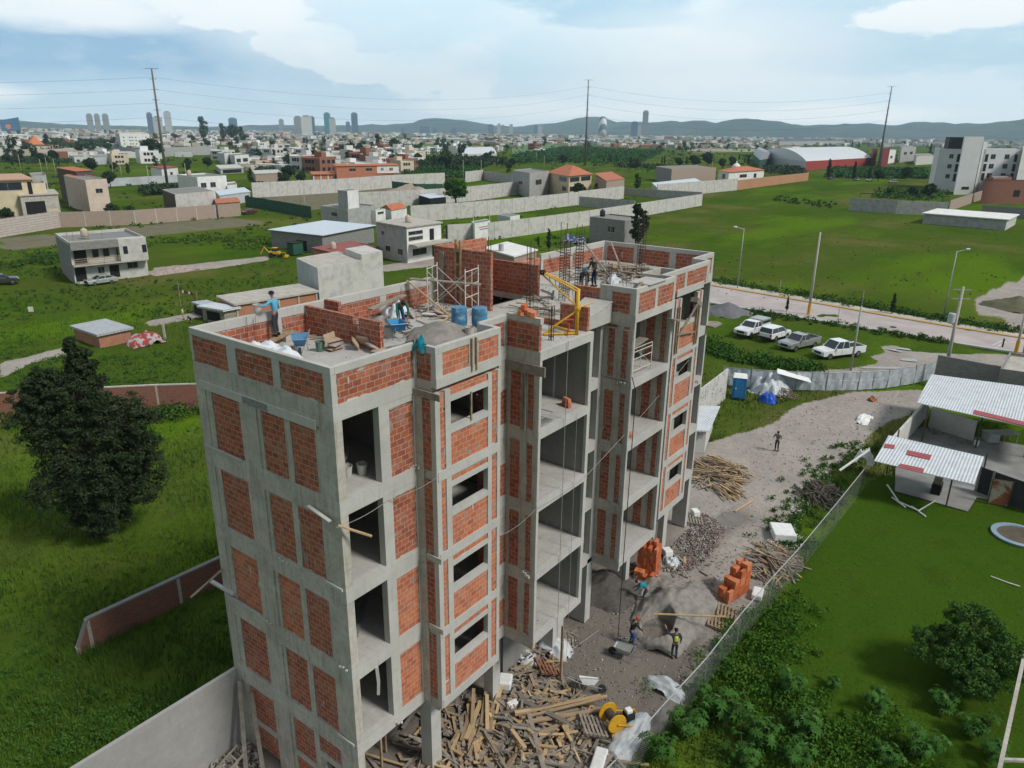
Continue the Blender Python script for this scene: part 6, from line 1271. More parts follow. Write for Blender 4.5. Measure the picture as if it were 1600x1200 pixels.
for q, lb in (((1415, 720), 'dark stacked crates at the left under the white canopy'), ((1462, 770), 'dark plant pots by the canopy post')): g_ = G(*q); o = MB().box(-.5, .5, -.3, .3, 0, .7, DARK).box(-.3, .2, -.25, .25, .7, 1.1, WOODG).build('crate_stack', bevel=.03); o.location = (g_.x, g_.y, .05); tag(o, lb, 'crates')
hk = thing('hammock_stand', 'white pipe stand lying in the grass in front of the canopy', 'pipe stand', tuple(G(1420, 795)[:2])+(0,)); a, b = G(1404, 786), G(1435, 800)
MB().tube([a+Vector((0, 0, .1)), b+Vector((0, 0, .1))], .05, FOAM, 6).build('base_pipe', hk); MB().tube([a+Vector((0, 0, .1)), G(1386, 757, 1.0)], .05, FOAM, 6).build('side_pipe', hk); MB().tube([b+Vector((0, 0, .1)), G(1462, 782, .7)], .045, FOAM, 6).build('side_pipe', hk)
for q in (a, b): MB().tube([q+Vector((-.5, -.5, .06)), q+Vector((.5, .5, .06))], .045, FOAM, 6).build('foot', hk)
g_ = G(1592, 838); po = thing('fish_pond', 'small round pond with a pale blue liner edge at the right of the lawn', 'pond', (g_.x, g_.y, 0), world=False); MB().lathe([(1.5, 0), (1.52, .12), (1.22, .14), (1.18, .02)], mat('pond_liner', (.20, .30, .38), (.26, .33, .37), 2, .4), 28).build('liner', po); MB().lathe([(.0, .06), (1.2, .06), (1.2, .0)], mat('pond_mud', (.12, .09, .06), (.08, .06, .045), 2, .5), 24).build('water', po)
cable('pipe', 'thin white pipe lying on the lawn above the round tree', [G(1548, 900, .05), G(1575, 910, .05), G(1594, 916, .05)], .03, FOAM, 'pipe')
a = G(1336, 735, 1.8); obj1(MB().bar(G(1312, 735, .9), G(1358, 703, 2.0), .12, .1, FOAM), 'timber_pole', 'white pole propped on the fence corner above the brushwood', 'pole'); g_ = G(1347, 735); crumple('plastic_sheet', 'white rag hanging on the fence corner', (g_.x, g_.y, .7), .3, .6, 1.0, FOAM, 55, 'rag')
g_ = G(1363, 625); crumple('rubbish', 'orange and black rubbish on the dirt at the top of the yard', (g_.x, g_.y, 0), .5, .3, .3, mat('orange_rag', (.4, .12, .02), (.03, .03, .03), 3), 56, 'rubbish')
k = MB(); 
# ================================================================ houses
def house(name, label, A, B, C, h, m, wins=(), roof='flat', rm=None, rh=1.6, over=.3, cat='house', group=None, par=.5, sep=None, m2=None, z0=-.3, doorm=None, par_on=True):
    """A nearest base corner, B right, C left (survey pixels); wins: (side, u0, u1, z0, z1)"""
    a, b, c = (G(*q) if not isinstance(q, Vector) else q for q in (A, B, C)); a.z = b.z = c.z = 0
    if h < 0: h = HZ(a, -h)
    r = thing(name, label, cat, (a.x, a.y, 0), group=group); U, V = b-a, c-a; nU = Vector((U.y, -U.x, 0)).normalized(); nV = Vector((-V.y, V.x, 0)).normalized()
    if nU.dot(CP-a) < 0: nU = -nU
    if nV.dot(CP-a) < 0: nV = -nV
    P_ = lambda u, v, z: a+U*u+V*v+Vector((0, 0, z))
    if abs(U.cross(V).z) > 0 and True:
        lo_ = [P_(0, 0, z0), P_(1, 0, z0), P_(1, 1, z0), P_(0, 1, z0)]; hi_ = [P_(0, 0, h), P_(1, 0, h), P_(1, 1, h), P_(0, 1, h)]
        F_ = [(0, 1, 5, 4), (1, 2, 6, 5), (2, 3, 7, 6), (3, 0, 4, 7), (4, 5, 6, 7)]
        w = MB(); w.add(lo_+hi_, [F_[0], F_[1], F_[2], F_[4]], m); w.add(lo_+hi_, [F_[3]], m2 or m); w.build('wall', r)
    if roof == 'flat' and par:
        ul, vl = U.length, V.length; t_ = .16; k = MB(); e = 1e-3
        for (u0, u1, v0, v1) in ((0, 1, 0, t_/vl), (0, 1, 1-t_/vl, 1), (0, t_/ul, t_/vl, 1-t_/vl), (1-t_/ul, 1, t_/vl, 1-t_/vl)):
            q = [P_(u0, v0, 0), P_(u1, v0, 0), P_(u1, v1, 0), P_(u0, v1, 0)]; k.prism([(v.x, v.y) for v in q], h+e, h+par, m)
        k.build('parapet', r); q = [P_(.01, .01, 0), P_(.99, .01, 0), P_(.99, .99, 0), P_(.01, .99, 0)]; MB().prism([(v.x, v.y) for v in q], h+.002, h+.03, rm or CONC_D).build('roof', r)
    elif roof in ('slab', 'mono'):
        o = over; ul, vl = U.length, V.length; q = [(-o/ul, -o/vl), (1+o/ul, -o/vl), (1+o/ul, 1+o/vl), (-o/ul, 1+o/vl)]; dz = [0, 0, rh, rh] if roof == 'mono' else [0]*4; th = .12 if roof == 'mono' else .25
        T_ = [P_(u, v, h+th+d) for (u, v), d in zip(q, dz)]; Bt = [P_(u, v, h+d+.005) for (u, v), d in zip(q, dz)]; MB().add(Bt+T_, [(3, 2, 1, 0), (4, 5, 6, 7), (0, 1, 5, 4), (1, 2, 6, 5), (2, 3, 7, 6), (3, 0, 4, 7)], rm or CONC).build('roof', r)
    elif roof == 'hip':
        o = over; ul, vl = U.length, V.length; q = [(-o/ul, -o/vl), (1+o/ul, -o/vl), (1+o/ul, 1+o/vl), (-o/ul, 1+o/vl)]; T_ = [P_(u, v, h+.01) for u, v in q]+[P_(.35, .5, h+rh), P_(.65, .5, h+rh)] if ul > vl else [P_(u, v, h+.01) for u, v in q]+[P_(.5, .65, h+rh), P_(.5, .35, h+rh)]
        F_ = [(0, 1, 5, 4), (1, 2, 5), (2, 3, 4, 5), (3, 0, 4), (3, 2, 1, 0)] if ul > vl else [(0, 1, 5), (1, 2, 4, 5), (2, 3, 4), (3, 0, 5, 4), (3, 2, 1, 0)]
        MB().add(T_, F_, rm or TERRA).build('roof', r)
    elif roof == 'gable':
        T_ = [P_(0, -.03, h+.01), P_(1, -.03, h+.01), P_(1, 1.03, h+.01), P_(0, 1.03, h+.01), P_(0, .5, h+rh), P_(1, .5, h+rh)]; MB().add(T_, [(0, 1, 5, 4), (2, 3, 4, 5), (1, 2, 5), (3, 0, 4)], rm or TERRA).build('roof', r)
    elif roof == 'arch':
        k = MB(); n_ = 14; vs = []
        for u in (0, 1):
            for j in range(n_+1): f = j/n_; vs.append(P_(u, f, h+.01+rh*math.sin(math.pi*f)**.8))
        k.add(vs, [(j, n_+1+j, n_+2+j, j+1) for j in range(n_)]+[tuple(range(n_+1)), tuple(range(n_+1, 2*n_+2))[::-1]], rm or ROOFM); k.build('roof', r)
    elif roof == 'archU':
        k = MB(); n_ = 14; vs = []
        for v_ in (0, 1):
            for j in range(n_+1): f = j/n_; vs.append(P_(f, v_, h+.01+rh*math.sin(math.pi*f)**.8))
        k.add(vs, [(j, n_+1+j, n_+2+j, j+1) for j in range(n_)]+[tuple(range(n_+1)), tuple(range(n_+1, 2*n_+2))[::-1]], rm or ROOFM); k.build('roof', r)
    for wi in wins:
        s_, u0, u1, w0, w1 = wi[:5]; wm = wi[5] if len(wi) > 5 else GLASS; nm = wi[6] if len(wi) > 6 else 'window'
        nn = nU if s_ == 'B' else nV; X_ = (lambda u, z, o: P_(u, 0, z)+nn*o) if s_ == 'B' else (lambda u, z, o: P_(0, u, z)+nn*o)
        ln = (U if s_ == 'B' else V).length; fr_ = .06/ln
        k = MB()
        def plate(k, ua, ub, za, zb, o0, o1, mm):
            q = [X_(ua, za, o0), X_(ub, za, o0), X_(ub, zb, o0), X_(ua, zb, o0), X_(ua, za, o1), X_(ub, za, o1), X_(ub, zb, o1), X_(ua, zb, o1)]; k.add(q, [(0,3,2,1),(4,5,6,7),(0,1,5,4),(1,2,6,5),(2,3,7,6),(3,0,4,7)], mm)
        plate(k, u0, u1, w0*h, w1*h, -.02, .03, wm); o_ = k.build(nm, r)
        if wm is GLASS:
            k = MB(); plate(k, u0-fr_, u1+fr_, w0*h-.07, w0*h, -.01, .07, WHITED); plate(k, u0-fr_, u1+fr_, w1*h, w1*h+.06, -.01, .07, WHITED); plate(k, (u0+u1)/2-fr_/2, (u0+u1)/2+fr_/2, w0*h+.001, w1*h-.001, -.0, .05, STEEL); k.build('frame', o_)
    r['_h'] = h; return r, P_, h
def wtank(par, p, m=TANK, s=1.0): return MB().lathe([(.5*s, 0), (.55*s, .2*s), (.55*s, 1.0*s), (.4*s, 1.25*s), (.15*s, 1.35*s), (.15*s, 1.45*s)], m, 14, tuple(p)).build('water_tank', par, smooth=True)
# grey two-storey house at the left
r, P_, h = house('grey_house', 'grey unpainted two-storey house with a roof tank and an open balcony, left', (118, 443), (233, 430), (97, 425), 6.0, WHITED, (('B', .60, .66, .60, .80), ('B', .9, .96, .6, .78), ('B', .32, .40, .20, .36), ('B', .47, .60, .05, .38, DARK, 'door'), ('B', .72, .86, .25, .40), ('B', .02, .16, .04, .4, DARK, 'garage_opening')), m2=BLOCKG, rm=CONC_D, par=.5)
MB().add([tuple(P_(u, v, z)) for z in (2.75, 2.95) for u, v in ((0, -.12), (1.0, -.12), (1.0, 0), (0, 0))], [(3,2,1,0),(4,5,6,7),(0,1,5,4),(1,2,6,5),(3,0,4,7)], CONC).build('balcony_slab', r)
MB().add([tuple(P_(u, v, z)) for z in (2.95, 6.45) for u, v in ((.62, -.12), (1.0, -.12), (1.0, -.001), (.62, -.001))], [(4,5,6,7),(0,1,5,4),(1,2,6,5),(3,0,4,7)], WHITED).build('upper_room', r); MB().add([tuple(P_(u, v, z)) for z in (5.3, 6.45) for u, v in ((0, -.12), (.62, -.12), (.62, -.001), (0, -.001))], [(3,2,1,0),(4,5,6,7),(0,1,5,4),(3,0,4,7)], BLOCKG).build('upper_beam', r)
MB().add([tuple(P_(u, -.01, z)) for z in (3.0, 5.25) for u in (.04, .2)], [(0, 1, 3, 2)], DARK).build('balcony_recess', r)
for u in (.28, .42): MB().add([tuple(P_(uu, -.012, z)) for z in (3.8, 5.0) for uu in (u, u+.08)], [(0, 1, 3, 2)], GLASS).build('window', r)
for u in (.67, .93): MB().add([tuple(P_(uu, -.125, z)) for z in (4.1, 5.3) for uu in (u, u+.06)], [(0, 1, 3, 2)], GLASS).build('window', r)
for z in (3.3, 3.6, 3.9): MB().tube([P_(.02, -.12, z), P_(.61, -.12, z)], .05, WOOD, 5).build('balcony_rail', r)
for u in (.02, .2, .4, .6): MB().tube([P_(u, -.12, 2.95), P_(u, -.12, 3.95)], .04, WOOD, 5).build('balcony_post', r)
wtank(r, P_(.3, .45, 6.4))
for u, v in ((.1, .2), (.3, .2), (.12, .8), (.5, .3)): MB().tube([P_(u, v, 6), P_(u+.01, v, 8)], .02, RUSTY, 4).build('rebar', r)
# middle distance
def H(*a, **k): return house(*a, **k)
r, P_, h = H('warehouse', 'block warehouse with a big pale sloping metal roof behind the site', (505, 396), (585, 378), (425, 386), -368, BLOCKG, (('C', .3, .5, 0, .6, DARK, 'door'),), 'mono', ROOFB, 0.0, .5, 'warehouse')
r, P_, h = H('white_building', 'blank white building with weathered grey roof right behind the unfinished terrace', (500, 474), (568, 458), (467, 455), -420, WHITED, m2=GREYL, rm=CONC, par=.12); P2 = P_
MB().add([tuple(P_(u, v, z)) for z in (h*.0, h*1.18) for u, v in ((1.0, -.001), (1.52, -.001), (1.52, .7), (1.0, .7))], [(4,5,6,7),(0,1,5,4),(1,2,6,5),(3,0,4,7)], WHITED).build('side_block', r)
r, P_, h = H('brick_building', 'low building with a worn red roof and roof tank behind the white building', (530, 414), (590, 402), (490, 404), -398, BRICKO, roof='slab', rm=mat('red_roof', (.30, .07, .06), (.24, .1, .09), .6)); wtank(r, P_(.2, .5, h+.2), TANK)
r, P_, h = H('brick_building', 'long low orange brick building with a cracked grey roof slab at the field edge', (371, 502), (496, 480), (345, 489), -477, mat('orange_block_wall', (.42, .20, .12), (.36, .16, .09), 1), roof='slab', rm=CONC)
for u in (0, .25, .5, .75, .985): MB().add([tuple(P_(uu, vv, z)) for z in (0, h-.01) for uu, vv in ((u, -.02), (u+.02, -.02), (u+.02, 0), (u, 0))], [(0,1,5,4),(1,2,6,5),(3,0,4,7)], CONC).build('wall_post', r)
r, P_, h = H('grey_house', 'grey house with white front rooms and a roof tank beside the metal-roofed warehouse', (637, 411), (690, 401), (590, 400), -356, WHITE, (('B', .05, .45, .62, .72), ('B', .05, .45, .78, .88), ('B', .65, .78, .55, .88, DARK, 'door'), ('B', .15, .55, .18, .36), ('B', .72, .85, .05, .4, DARK, 'door'), ('C', .15, .3, .2, .36), ('C', .55, .7, .22, .38), ('C', .75, .82, .68, .78)), m2=GREYW, roof='slab', rm=CONC); wtank(r, P_(.4, .4, h+.3), TANK)
MB().add([tuple(P_(u, v, z)) for z in (h*.48, h*.53) for u, v in ((.05, -.25), (1.1, -.25), (1.1, 0), (.05, 0))], [(3,2,1,0),(4,5,6,7),(0,1,5,4),(1,2,6,5),(3,0,4,7)], CONC).build('balcony_slab', r)
H('modern_house', 'grey modern house body behind the metal-roofed warehouse', (545, 358), (588, 350), (503, 351), -329, GREYW, (('C', .4, .6, .6, .8),), par=.3); H('stair_tower', 'tall white and grey slab tower of the modern house', (546, 356), (563, 353), (531, 353), -299, WHITE, m2=GREYW, par=.1, cat='tower')
H('white_house', 'small white house right of the modern house behind the warehouse', (588, 352), (603, 349), (579, 351), -330, WHITE, (('B', .2, .8, .75, .9),), par=.2); H('tiled_house', 'white house with an orange tiled roof behind the warehouse', (612, 345), (636, 340), (596, 340), -329, WHITE, roof='gable', rh=1.2)
r, P_, h = H('sign_hut', 'white hut with a faint red and blue painted sign on its side', (742, 379), (766, 374), (737, 375), -350, WHITE, (('B', .25, .9, .74, .80, mat('sign_red_faint', (.5, .25, .25)), 'sign_lettering'), ('B', .3, .85, .62, .68, mat('sign_blue_faint', (.25, .25, .4)), 'sign_lettering')), par=.1)
H('small_box_house', 'tiny white hut on the walled plot behind the stair core', (797, 354), (812, 351), (777, 350), -339, WHITE, m2=GREYL, par=.05); wall('dark mesh gate between the grey house and the painted hut', [(697, 376), (719, 373)], 3.2, DARK, name='mesh_gate', cat='gate', t=.06)
r, P_, h = H('flat_roof_building', 'building with a bright white flat roof and pinkish wall behind the stair core', (803, 414), (838, 403), (757, 400), -402, mat('pinkish_block', (.40, .27, .22), (.34, .23, .2), 1), roof='slab', rm=WHITE); MB().lathe([(.5, 0), (.5, 1.3), (.45, 1.35)], GREYW, 14, tuple(P_(.1, .5, h+.25))).build('water_tank', r)
r, P_, h = H('block_house', 'square block house with striped mortar joints beside a tall dark tree', (974, 388), (1003, 381), (920, 380), -347, BLOCKG, (('C', .28, .36, .55, .78), ('C', .4, .46, .55, .78), ('B', .3, .6, .5, .7)), par=.3, m2=BLOCKG); wtank(r, P_(.2, .75, h+.4), TANKB, 1.1)
r, P_, h = H('brick_villa', 'long orange and white two-storey house with garage doors in the middle distance', (490, 288), (625, 285), (487, 283), -273, BRICKO, tuple(('B', u, u+.07, .08, .8, GREENT, 'garage_door') for u in (.22, .42, .58))+(('B', .72, .84, .08, .85, DARK, 'garage_door'), ('B', .34, .38, .0, .8, DARK, 'door'), ('B', .85, .999, .0, .99, WHITE, 'white_wall'))+tuple(('B', u, u+.012, 0, .99, WHITE, 'pilaster') for u in (.0, .08, .16, .3, .5, .67, .83)), roof='slab', rm=TERRA, over=.6)
H('brick_villa', 'upper storey of the orange and white house with its red roof edge', (527, 287.5), (624, 285), (523, 283), -260, BRICKO, tuple(('B', u, u+.1, .72, .88) for u in (.2, .46))+(('B', .64, .999, .56, .99, WHITE, 'white_wall'), ('B', .70, .75, .72, .88), ('B', .84, .90, .72, .88)), roof='slab', rm=TERRA, over=.4)
r, P_, h = H('tiled_house', 'three-storey cream house with a wide orange tiled roof and window bands', (888, 310), (923, 305), (856, 302), -275, CREAM, (('C', .1, .45, .72, .92), ('B', .04, .45, .72, .92), ('B', .52, .95, .72, .92), ('C', .1, .3, .3, .5), ('B', .04, .5, .3, .52), ('B', .1, .3, .0, .2, DARK, 'door')), 'hip', TERRA, 3.2, .9); H('roof_lantern', 'small lantern on top of the wide orange tiled roof', (889, 303), (893, 302), (886, 302), -258, CREAM, roof='hip', rh=1.0, cat='lantern') if 0 else None
H('grey_house', 'plain grey two-storey house left of the cream house with the orange roof', (827, 309), (857, 303), (800, 302), -272, GREYW, (('C', .4, .6, .5, .65), ('B', .3, .6, .5, .72)), par=.4); H('tiled_house', 'house with orange roof slopes and striped side wall right of the cream house', (946, 314), (974, 309), (928, 302), -283, BLOCKT, roof='mono', rm=TERRA, rh=.8)
H('block_building', 'long beige block building in the middle distance left of the domed house', (1048, 287), (1117, 283), (1023, 281), -265, BLOCKT, m2=BLOCKG, par=.3); H('low_shed', 'low shed with a pale metal roof beside the concrete boundary wall', (1027, 308), (1098, 298), (1018, 300), -294, WHITED, roof='mono', rm=ROOFB, rh=.3)
r, P_, h = H('domed_house', 'white house with red tiled roofs and a small dome in the middle distance', (1137, 289), (1192, 284), (1121, 286), -269, WHITE, (('B', .3, .5, .5, .75), ('B', .7, .78, .4, .75, DARK, 'door'), ('C', .3, .6, .45, .8)), 'hip', TERRA, 2.0, .8); MB().lathe([(2.3, 0), (2.2, .8), (1.8, 1.6), (1.0, 2.3), (.25, 2.6), (.2, 3.6), (0, 3.7)], WHITE, 18, tuple(P_(.45, .9, h+.8))).build('dome', r, smooth=True)
r, P_, h = H('curved_roof_hall', 'long hall with a pale barrel roof and a red side wall', (1258, 266), (1360, 258), (1183, 256), -252, REDR, m2=GREYL, roof='arch', rm=ROOFM, rh=8, cat='hall'); H('red_tower_block', 'dark red block at the right end of the barrel-roofed hall', (1376, 262), (1386, 261), (1372, 259), -232, REDD, cat='building', par=.3); H('red_tower_block', 'dark red pier touching the barrel roof end', (1361, 259), (1367, 259), (1359, 257), -233, REDD, cat='building', par=.3)
H('white_house', 'white house right of the dark red block', (1386, 256), (1397, 254), (1383, 254), -236, WHITE, (('B', .3, .6, .4, .6),)); H('white_house', 'long white house below the skyline left of the apartment block', (1430, 258), (1458, 256), (1427, 253), -245, WHITED); H('grey_house', 'unfinished grey house beyond the field right of the red block', (1405, 254), (1428, 251), (1402, 249), -231, GREYW, (('B', .2, .4, .5, .7), ('B', .6, .8, .5, .7)))
H('curved_roof_hall', 'dark grey hall with a low roof on the right skyline', (1217, 228), (1318, 226), (1214, 222), -221, GREYW, roof='arch', rm=mat('dark_roof', (.1, .11, .13), (.08, .09, .1), .02), rh=4, cat='hall'); H('curved_roof_hall', 'grey hall with an arched end left of the low dark hall', (1186, 262), (1206, 258), (1176, 250), -250, GREENT, roof='archU', rm=ROOFG, rh=6, cat='hall')
H('curved_roof_hall', 'white barrel-roofed hall behind the trees in the centre', (722, 248), (776, 246), (712, 243), -241, WHITED, roof='arch', rm=ROOFM, rh=5, cat='hall')
# apartment block right
APW = mat('apartment_paint', (.60, .61, .62), (.54, .55, .56), .2)
W4 = tuple(('B', u, u+.16, z, z+.1) for u in (.42,) for z in (.32, .56, .80))+tuple(('B', u, u+.12, z, z+.19, DARK, 'balcony_opening') for u in (.72,) for z in (.25, .48, .72))
r, P_, h = H('apartment_block', 'white apartment block left wing with a dark glass penthouse', (1456, 298), (1496, 300), (1450, 290), -234, APW, W4, cat='apartment block')
H('apartment_penthouse', 'dark framed penthouse on the roof of the white apartment block', Vector(P_(.35, .2, 0)), Vector(P_(1.0, .2, 0)), Vector(P_(.35, .9, 0)), h+5, mat('penthouse', (.05, .05, .055), (.03, .03, .035), .3), cat='penthouse')
H('stair_tower', 'tall blank white stair tower of the apartment block', (1490, 304), (1519, 304), (1489, 298), -214, APW, (('B', .35, .75, .09, .14),), cat='tower', par=.2, m2=WHITE); H('stair_tower', 'narrow bright white fin beside the stair tower', (1521, 300), (1527, 300), (1521, 294), -222, WHITE, cat='tower', par=.1)
H('apartment_block', 'white apartment block right wing with three rows of windows', (1524, 300), (1585, 300), (1522, 292), -235, APW, tuple(('B', u, u+.12, z, z+.11) for u in (.2, .55) for z in (.35, .57, .8))+tuple(('B', u, u+.08, z, z+.18, DARK, 'balcony_door') for u in (.06, .8) for z in (.28, .5, .73)), cat='apartment block'); H('apartment_block', 'white end wall of the apartment block at the right edge', (1583, 302), (1640, 302), (1583, 294), -232, WHITE, cat='apartment block')
wall('grey concrete enclosure wall with a dark pipe frame on top at the far side of the field', [(1326, 329), (1400, 334), (1478, 337)], HZ(G(1326, 329), 309), GREYW, posts=9, pm=CONC); 
k = thing('pergola', 'dark open pipe frame standing on the enclosure wall', 'frame', tuple(G(1326, 329)[:2])+(0,)); a, b = G(1340, 328), G(1478, 334); hh = HZ(G(1326, 329), 309)
MB().tube([a+Vector((0, 0, hh+1.3)), b+Vector((0, 0, hh+1.3))], .12, BLACK, 5).build('rail', k)
for i in range(8): q = a.lerp(b, i/7); MB().tube([q+Vector((0, 0, hh)), q+Vector((0, 0, hh+1.3))], .08, BLACK, 5).build('post', k)
H('white_roof_shed', 'long low shed with a bright white roof and stained wall on the field edge', (1570, 360), (1586, 351), (1441, 349), -344, WHITED, m2=GREYW, roof='slab', rm=WHITE, over=.5, cat='shed')
wall('beige block wall rising beside the apartment block yard', [(1482, 330), (1532, 312)], 3.5, BLOCKT); wall('grey block wall below the brick houses at the right edge', [(1532, 336), (1640, 345)], 3.2, BLOCKG)
H('brick_house', 'raw brick house with concrete frame at the right edge', (1573, 318), (1640, 318), (1531, 318), -283, BRICKN, (('B', .1, .25, .3, .6, DARK, 'opening'), ('B', .5, .7, .3, .6, DARK, 'opening')), m2=BRICKN); H('brick_house', 'dark red upper house at the right edge above the raw brick one', (1588, 300), (1640, 300), (1580, 296), -266, REDD); H('brick_house', 'small raw brick house below the apartment stair tower', (1546, 308), (1575, 306), (1540, 300), -280, BRICKN)
H('concrete_building', 'flat roofed concrete building at the end of the yard by the utility pole', (1548, 640), (1640, 655), (1563, 610), 3.6, BLOCKG, rm=CONC, par=.3, cat='building')
a, b = G(1475, 600), G(1550, 616); gt = thing('metal_gate', 'black sheet metal gate beside the utility pole', 'gate', (a.x, a.y, 0)); MB().bar((a.x, a.y, 1.25), (b.x, b.y, 1.25), .06, 2.3, mat('gate_black', (.02, .022, .025), (.03, .03, .03), 2)).build('gate_leaf', gt); MB().tube([(a.x, a.y, 2.75), (b.x, b.y, 2.75)], .03, STEEL, 5).build('gate_rail', gt)
for f in (0, .25, .5, .75, 1): q = a.lerp(b, f); MB().tube([(q.x, q.y, 2.35), (q.x, q.y, 2.75)], .025, STEEL, 5).build('gate_rail', gt)
# left side houses
r, P_, h = H('cream_house', 'large cream house with a flat orange-edged roof at the left edge', (-50, 356), (62, 349), (-60, 340), -284, CREAM, (('B', .45, .85, .78, .95), ('B', .93, .99, .5, .95, DARK, 'opening')), roof='slab', rm=mat('roof_edge', (.5, .3, .2), (.45, .27, .18), 1), over=.6)
H('cream_house', 'cream bay of the left edge house with a wide grey window', (60, 348), (82, 346), (56, 338), -290, CREAM, (('B', .1, .8, .6, .75), ('B', .1, .9, .02, .3, DARK, 'garage_opening'))); H('grey_house', 'dark grey glazed block behind the cream bay', (62, 341), (84, 338), (58, 332), -278, GREYW, (('B', .1, .9, .3, .85),))
H('open_garage', 'low concrete frame garage with dark opening below the cream house', (40, 352), (98, 347), (36, 342), -307, CONC, (('B', .1, .62, .1, .8, DARK, 'opening'), ('B', .68, .95, .1, .5, CREAM, 'wall_panel')), roof='slab', over=.3)
H('cream_house', 'cream plastered house with a pitched tile canopy and small window', (142, 334), (175, 331), (108, 322), -283, PINKC, (('B', .4, .72, .62, .75),), par=.3); H('brown_house', 'dark brown upper block with an orange sloping roof behind the cream house', (128, 322), (153, 319), (98, 314), -268, mat('brown_wall', (.12, .08, .07), (.09, .06, .05), 1), roof='mono', rm=TERRA, rh=.2); H('tile_canopy', 'small brown tiled canopy roof on the cream house', (133, 330), (148, 328), (112, 321), -284, PINKC, roof='mono', rm=TERRA, rh=.9, over=.5, cat='house')
wall('white precast panel wall at the left edge below the cream houses', [(-60, 378), (0, 371), (95, 355)], 3.9, brick('precast', (.52, .48, .44), (.47, .43, .39), (.36, .16, .12), 3.0, .55, .05, .2), posts=3.3, pm=WHITED); wall('long pinkish brick boundary wall with pale posts, left middle distance', [(95, 355), (212, 351), (338, 341)], 3.6, BLOCKT, posts=6, pm=WHITED)
H('brick_annex', 'orange brick building with a tile edge at the end of the long boundary wall', (342, 340), (377, 337), (338, 334), -318, BLOCKT, roof='mono', rm=TERRA, rh=.3, cat='building'); H('block_building', 'whitish block building standing on top of the long boundary wall', (278, 341), (338, 334), (258, 331), -304, BLOCKT.copy() if 0 else WHITED, m2=mat('brown_door', (.1, .08, .06)), par=.1)
r, P_, h = H('white_house', 'white house with two square windows and roof tanks, left middle distance', (312, 312), (357, 308), (281, 306), -279, WHITE, (('B', .1, .28, .55, .78), ('B', .42, .6, .55, .78)), par=.5); wtank(r, P_(.15, .6, h+.3), TANK, 1.4); H('white_house', 'lower white wing right of the two-window house', (357, 309), (372, 307), (355, 303), -292, WHITE)
H('white_house', 'small white house with a red roof line at the left tall pole', (255, 285), (280, 282), (238, 281), -264, WHITE, (('B', .5, .65, .5, .7),), par=.3, roof='slab', rm=REDR); H('low_shed', 'pale canopy shed right of the two-window white house', (345, 322), (392, 315), (338, 314), -306, GREYL, (('B', .85, .95, .1, .7, DARK, 'door'),), roof='slab', rm=ROOFB); wall('grey concrete wall behind the tall pole at the left', [(160, 292), (222, 288), (300, 283)], 3.2, GREYL)
H('apartment_block', 'white four-storey block with small square windows, left distance', (190, 233), (236, 232), (183, 229), -209, WHITE, tuple(('B', u, u+.05, z, z+.06) for u in (.1, .3, .38, .5, .85) for z in (.3, .52, .74)), m2=GREYL, cat='apartment block'); wall('long grey and white perimeter wall in the left distance', [(176, 241), (225, 246), (340, 241)], [6.5, 7.5, 7.5], GREYW)
H('white_house', 'two-storey white modern house with wide windows, left distance', (368, 258), (390, 256), (358, 254), -244, WHITE, (('B', .1, .4, .3, .7), ('B', .55, .9, .3, .7)), m2=GREYL); H('white_house', 'pale house with a blank grey side, left of the modern one', (352, 256), (362, 254), (341, 254), -241, WHITE, m2=GREYL); H('canopy_building', 'open canopy building on a vacant plot, left distance', (345, 272), (381, 270), (338, 266), -264, GREYW, (('B', .1, .9, .1, .8, DARK, 'opening'),), roof='slab', rm=WHITED, cat='building')
H('white_villa', 'white villa with a small tower in the left distance', (117, 254), (152, 254), (109, 250), -246, WHITE, (('B', .1, .22, .2, .6), ('B', .4, .55, .2, .6)), m2=GREYL); H('stair_tower', 'little tower of the white villa in the left distance', (132, 254), (138, 254), (131, 252), -238, WHITE, cat='tower', par=.1); H('block_building', 'low pale annexe right of the white villa', (149, 257), (181, 256), (147, 252), -247, GREYL)
wall('beige perimeter wall far left', [(-20, 243), (60, 243), (165, 241)], 5.0, BEIGE, posts=20); H('tiled_house', 'house with a bright orange tiled roof in the far left', (48, 236), (70, 236), (45, 233), -226, CREAM, roof='hip', rm=mat('tile_bright', (.6, .19, .08), (.5, .15, .06), .1), rh=8, over=1)
wall('long white panelled wall in front of the vacant plot, centre left', [(395, 309), (525, 301), (612, 293), (695, 288)], 5.2, WHITED, posts=7, pm=GREYW); wall('white panelled wall right of the round tree', [(727, 285), (755, 281)], 5.0, WHITED, posts=7, pm=GREYW); wall('grey block wall meeting the panelled wall at the centre', [(755, 281), (800, 288)], 4.5, GREYW)
wall('green screen fence on the vacant plot', [(613, 299), (650, 304), (692, 304)], 4.0, GREENT, name='screen_fence', cat='fence', t=.1); wall('green screen fence beside the gravel track, left of the warehouse', [(384, 322), (440, 332), (487, 341)], 3.2, GREENT, name='screen_fence', cat='fence', t=.1)
wall('white wall crossing behind the round tree', [(562, 326), (655, 321), (735, 314), (800, 305), (850, 300)], 5.0, WHITED, posts=7, pm=GREYW); wall('white wall from the orange-roofed hut to the cream house', [(642, 347), (720, 341), (800, 333), (903, 320)], 4.3, WHITED, posts=6, pm=GREYW); wall('white wall beyond the cypress trees, nearest of the white walls', [(700, 379), (772, 374), (850, 363), (920, 352), (1000, 338), (1096, 321)], 3.9, WHITED, posts=5.5, pm=GREYW)
wall('dark grey wall in shade between two white walls', [(905, 322), (991, 330)], 3.2, GREYW, posts=7); wall('white wall stepping up beside the cream house', [(903, 320), (974, 310)], 4.5, WHITED, posts=7, pm=GREYW); wall('grey wall of the small yard beyond the field corner', [(974, 305), (1026, 309), (1096, 313)], 3.0, GREYW)
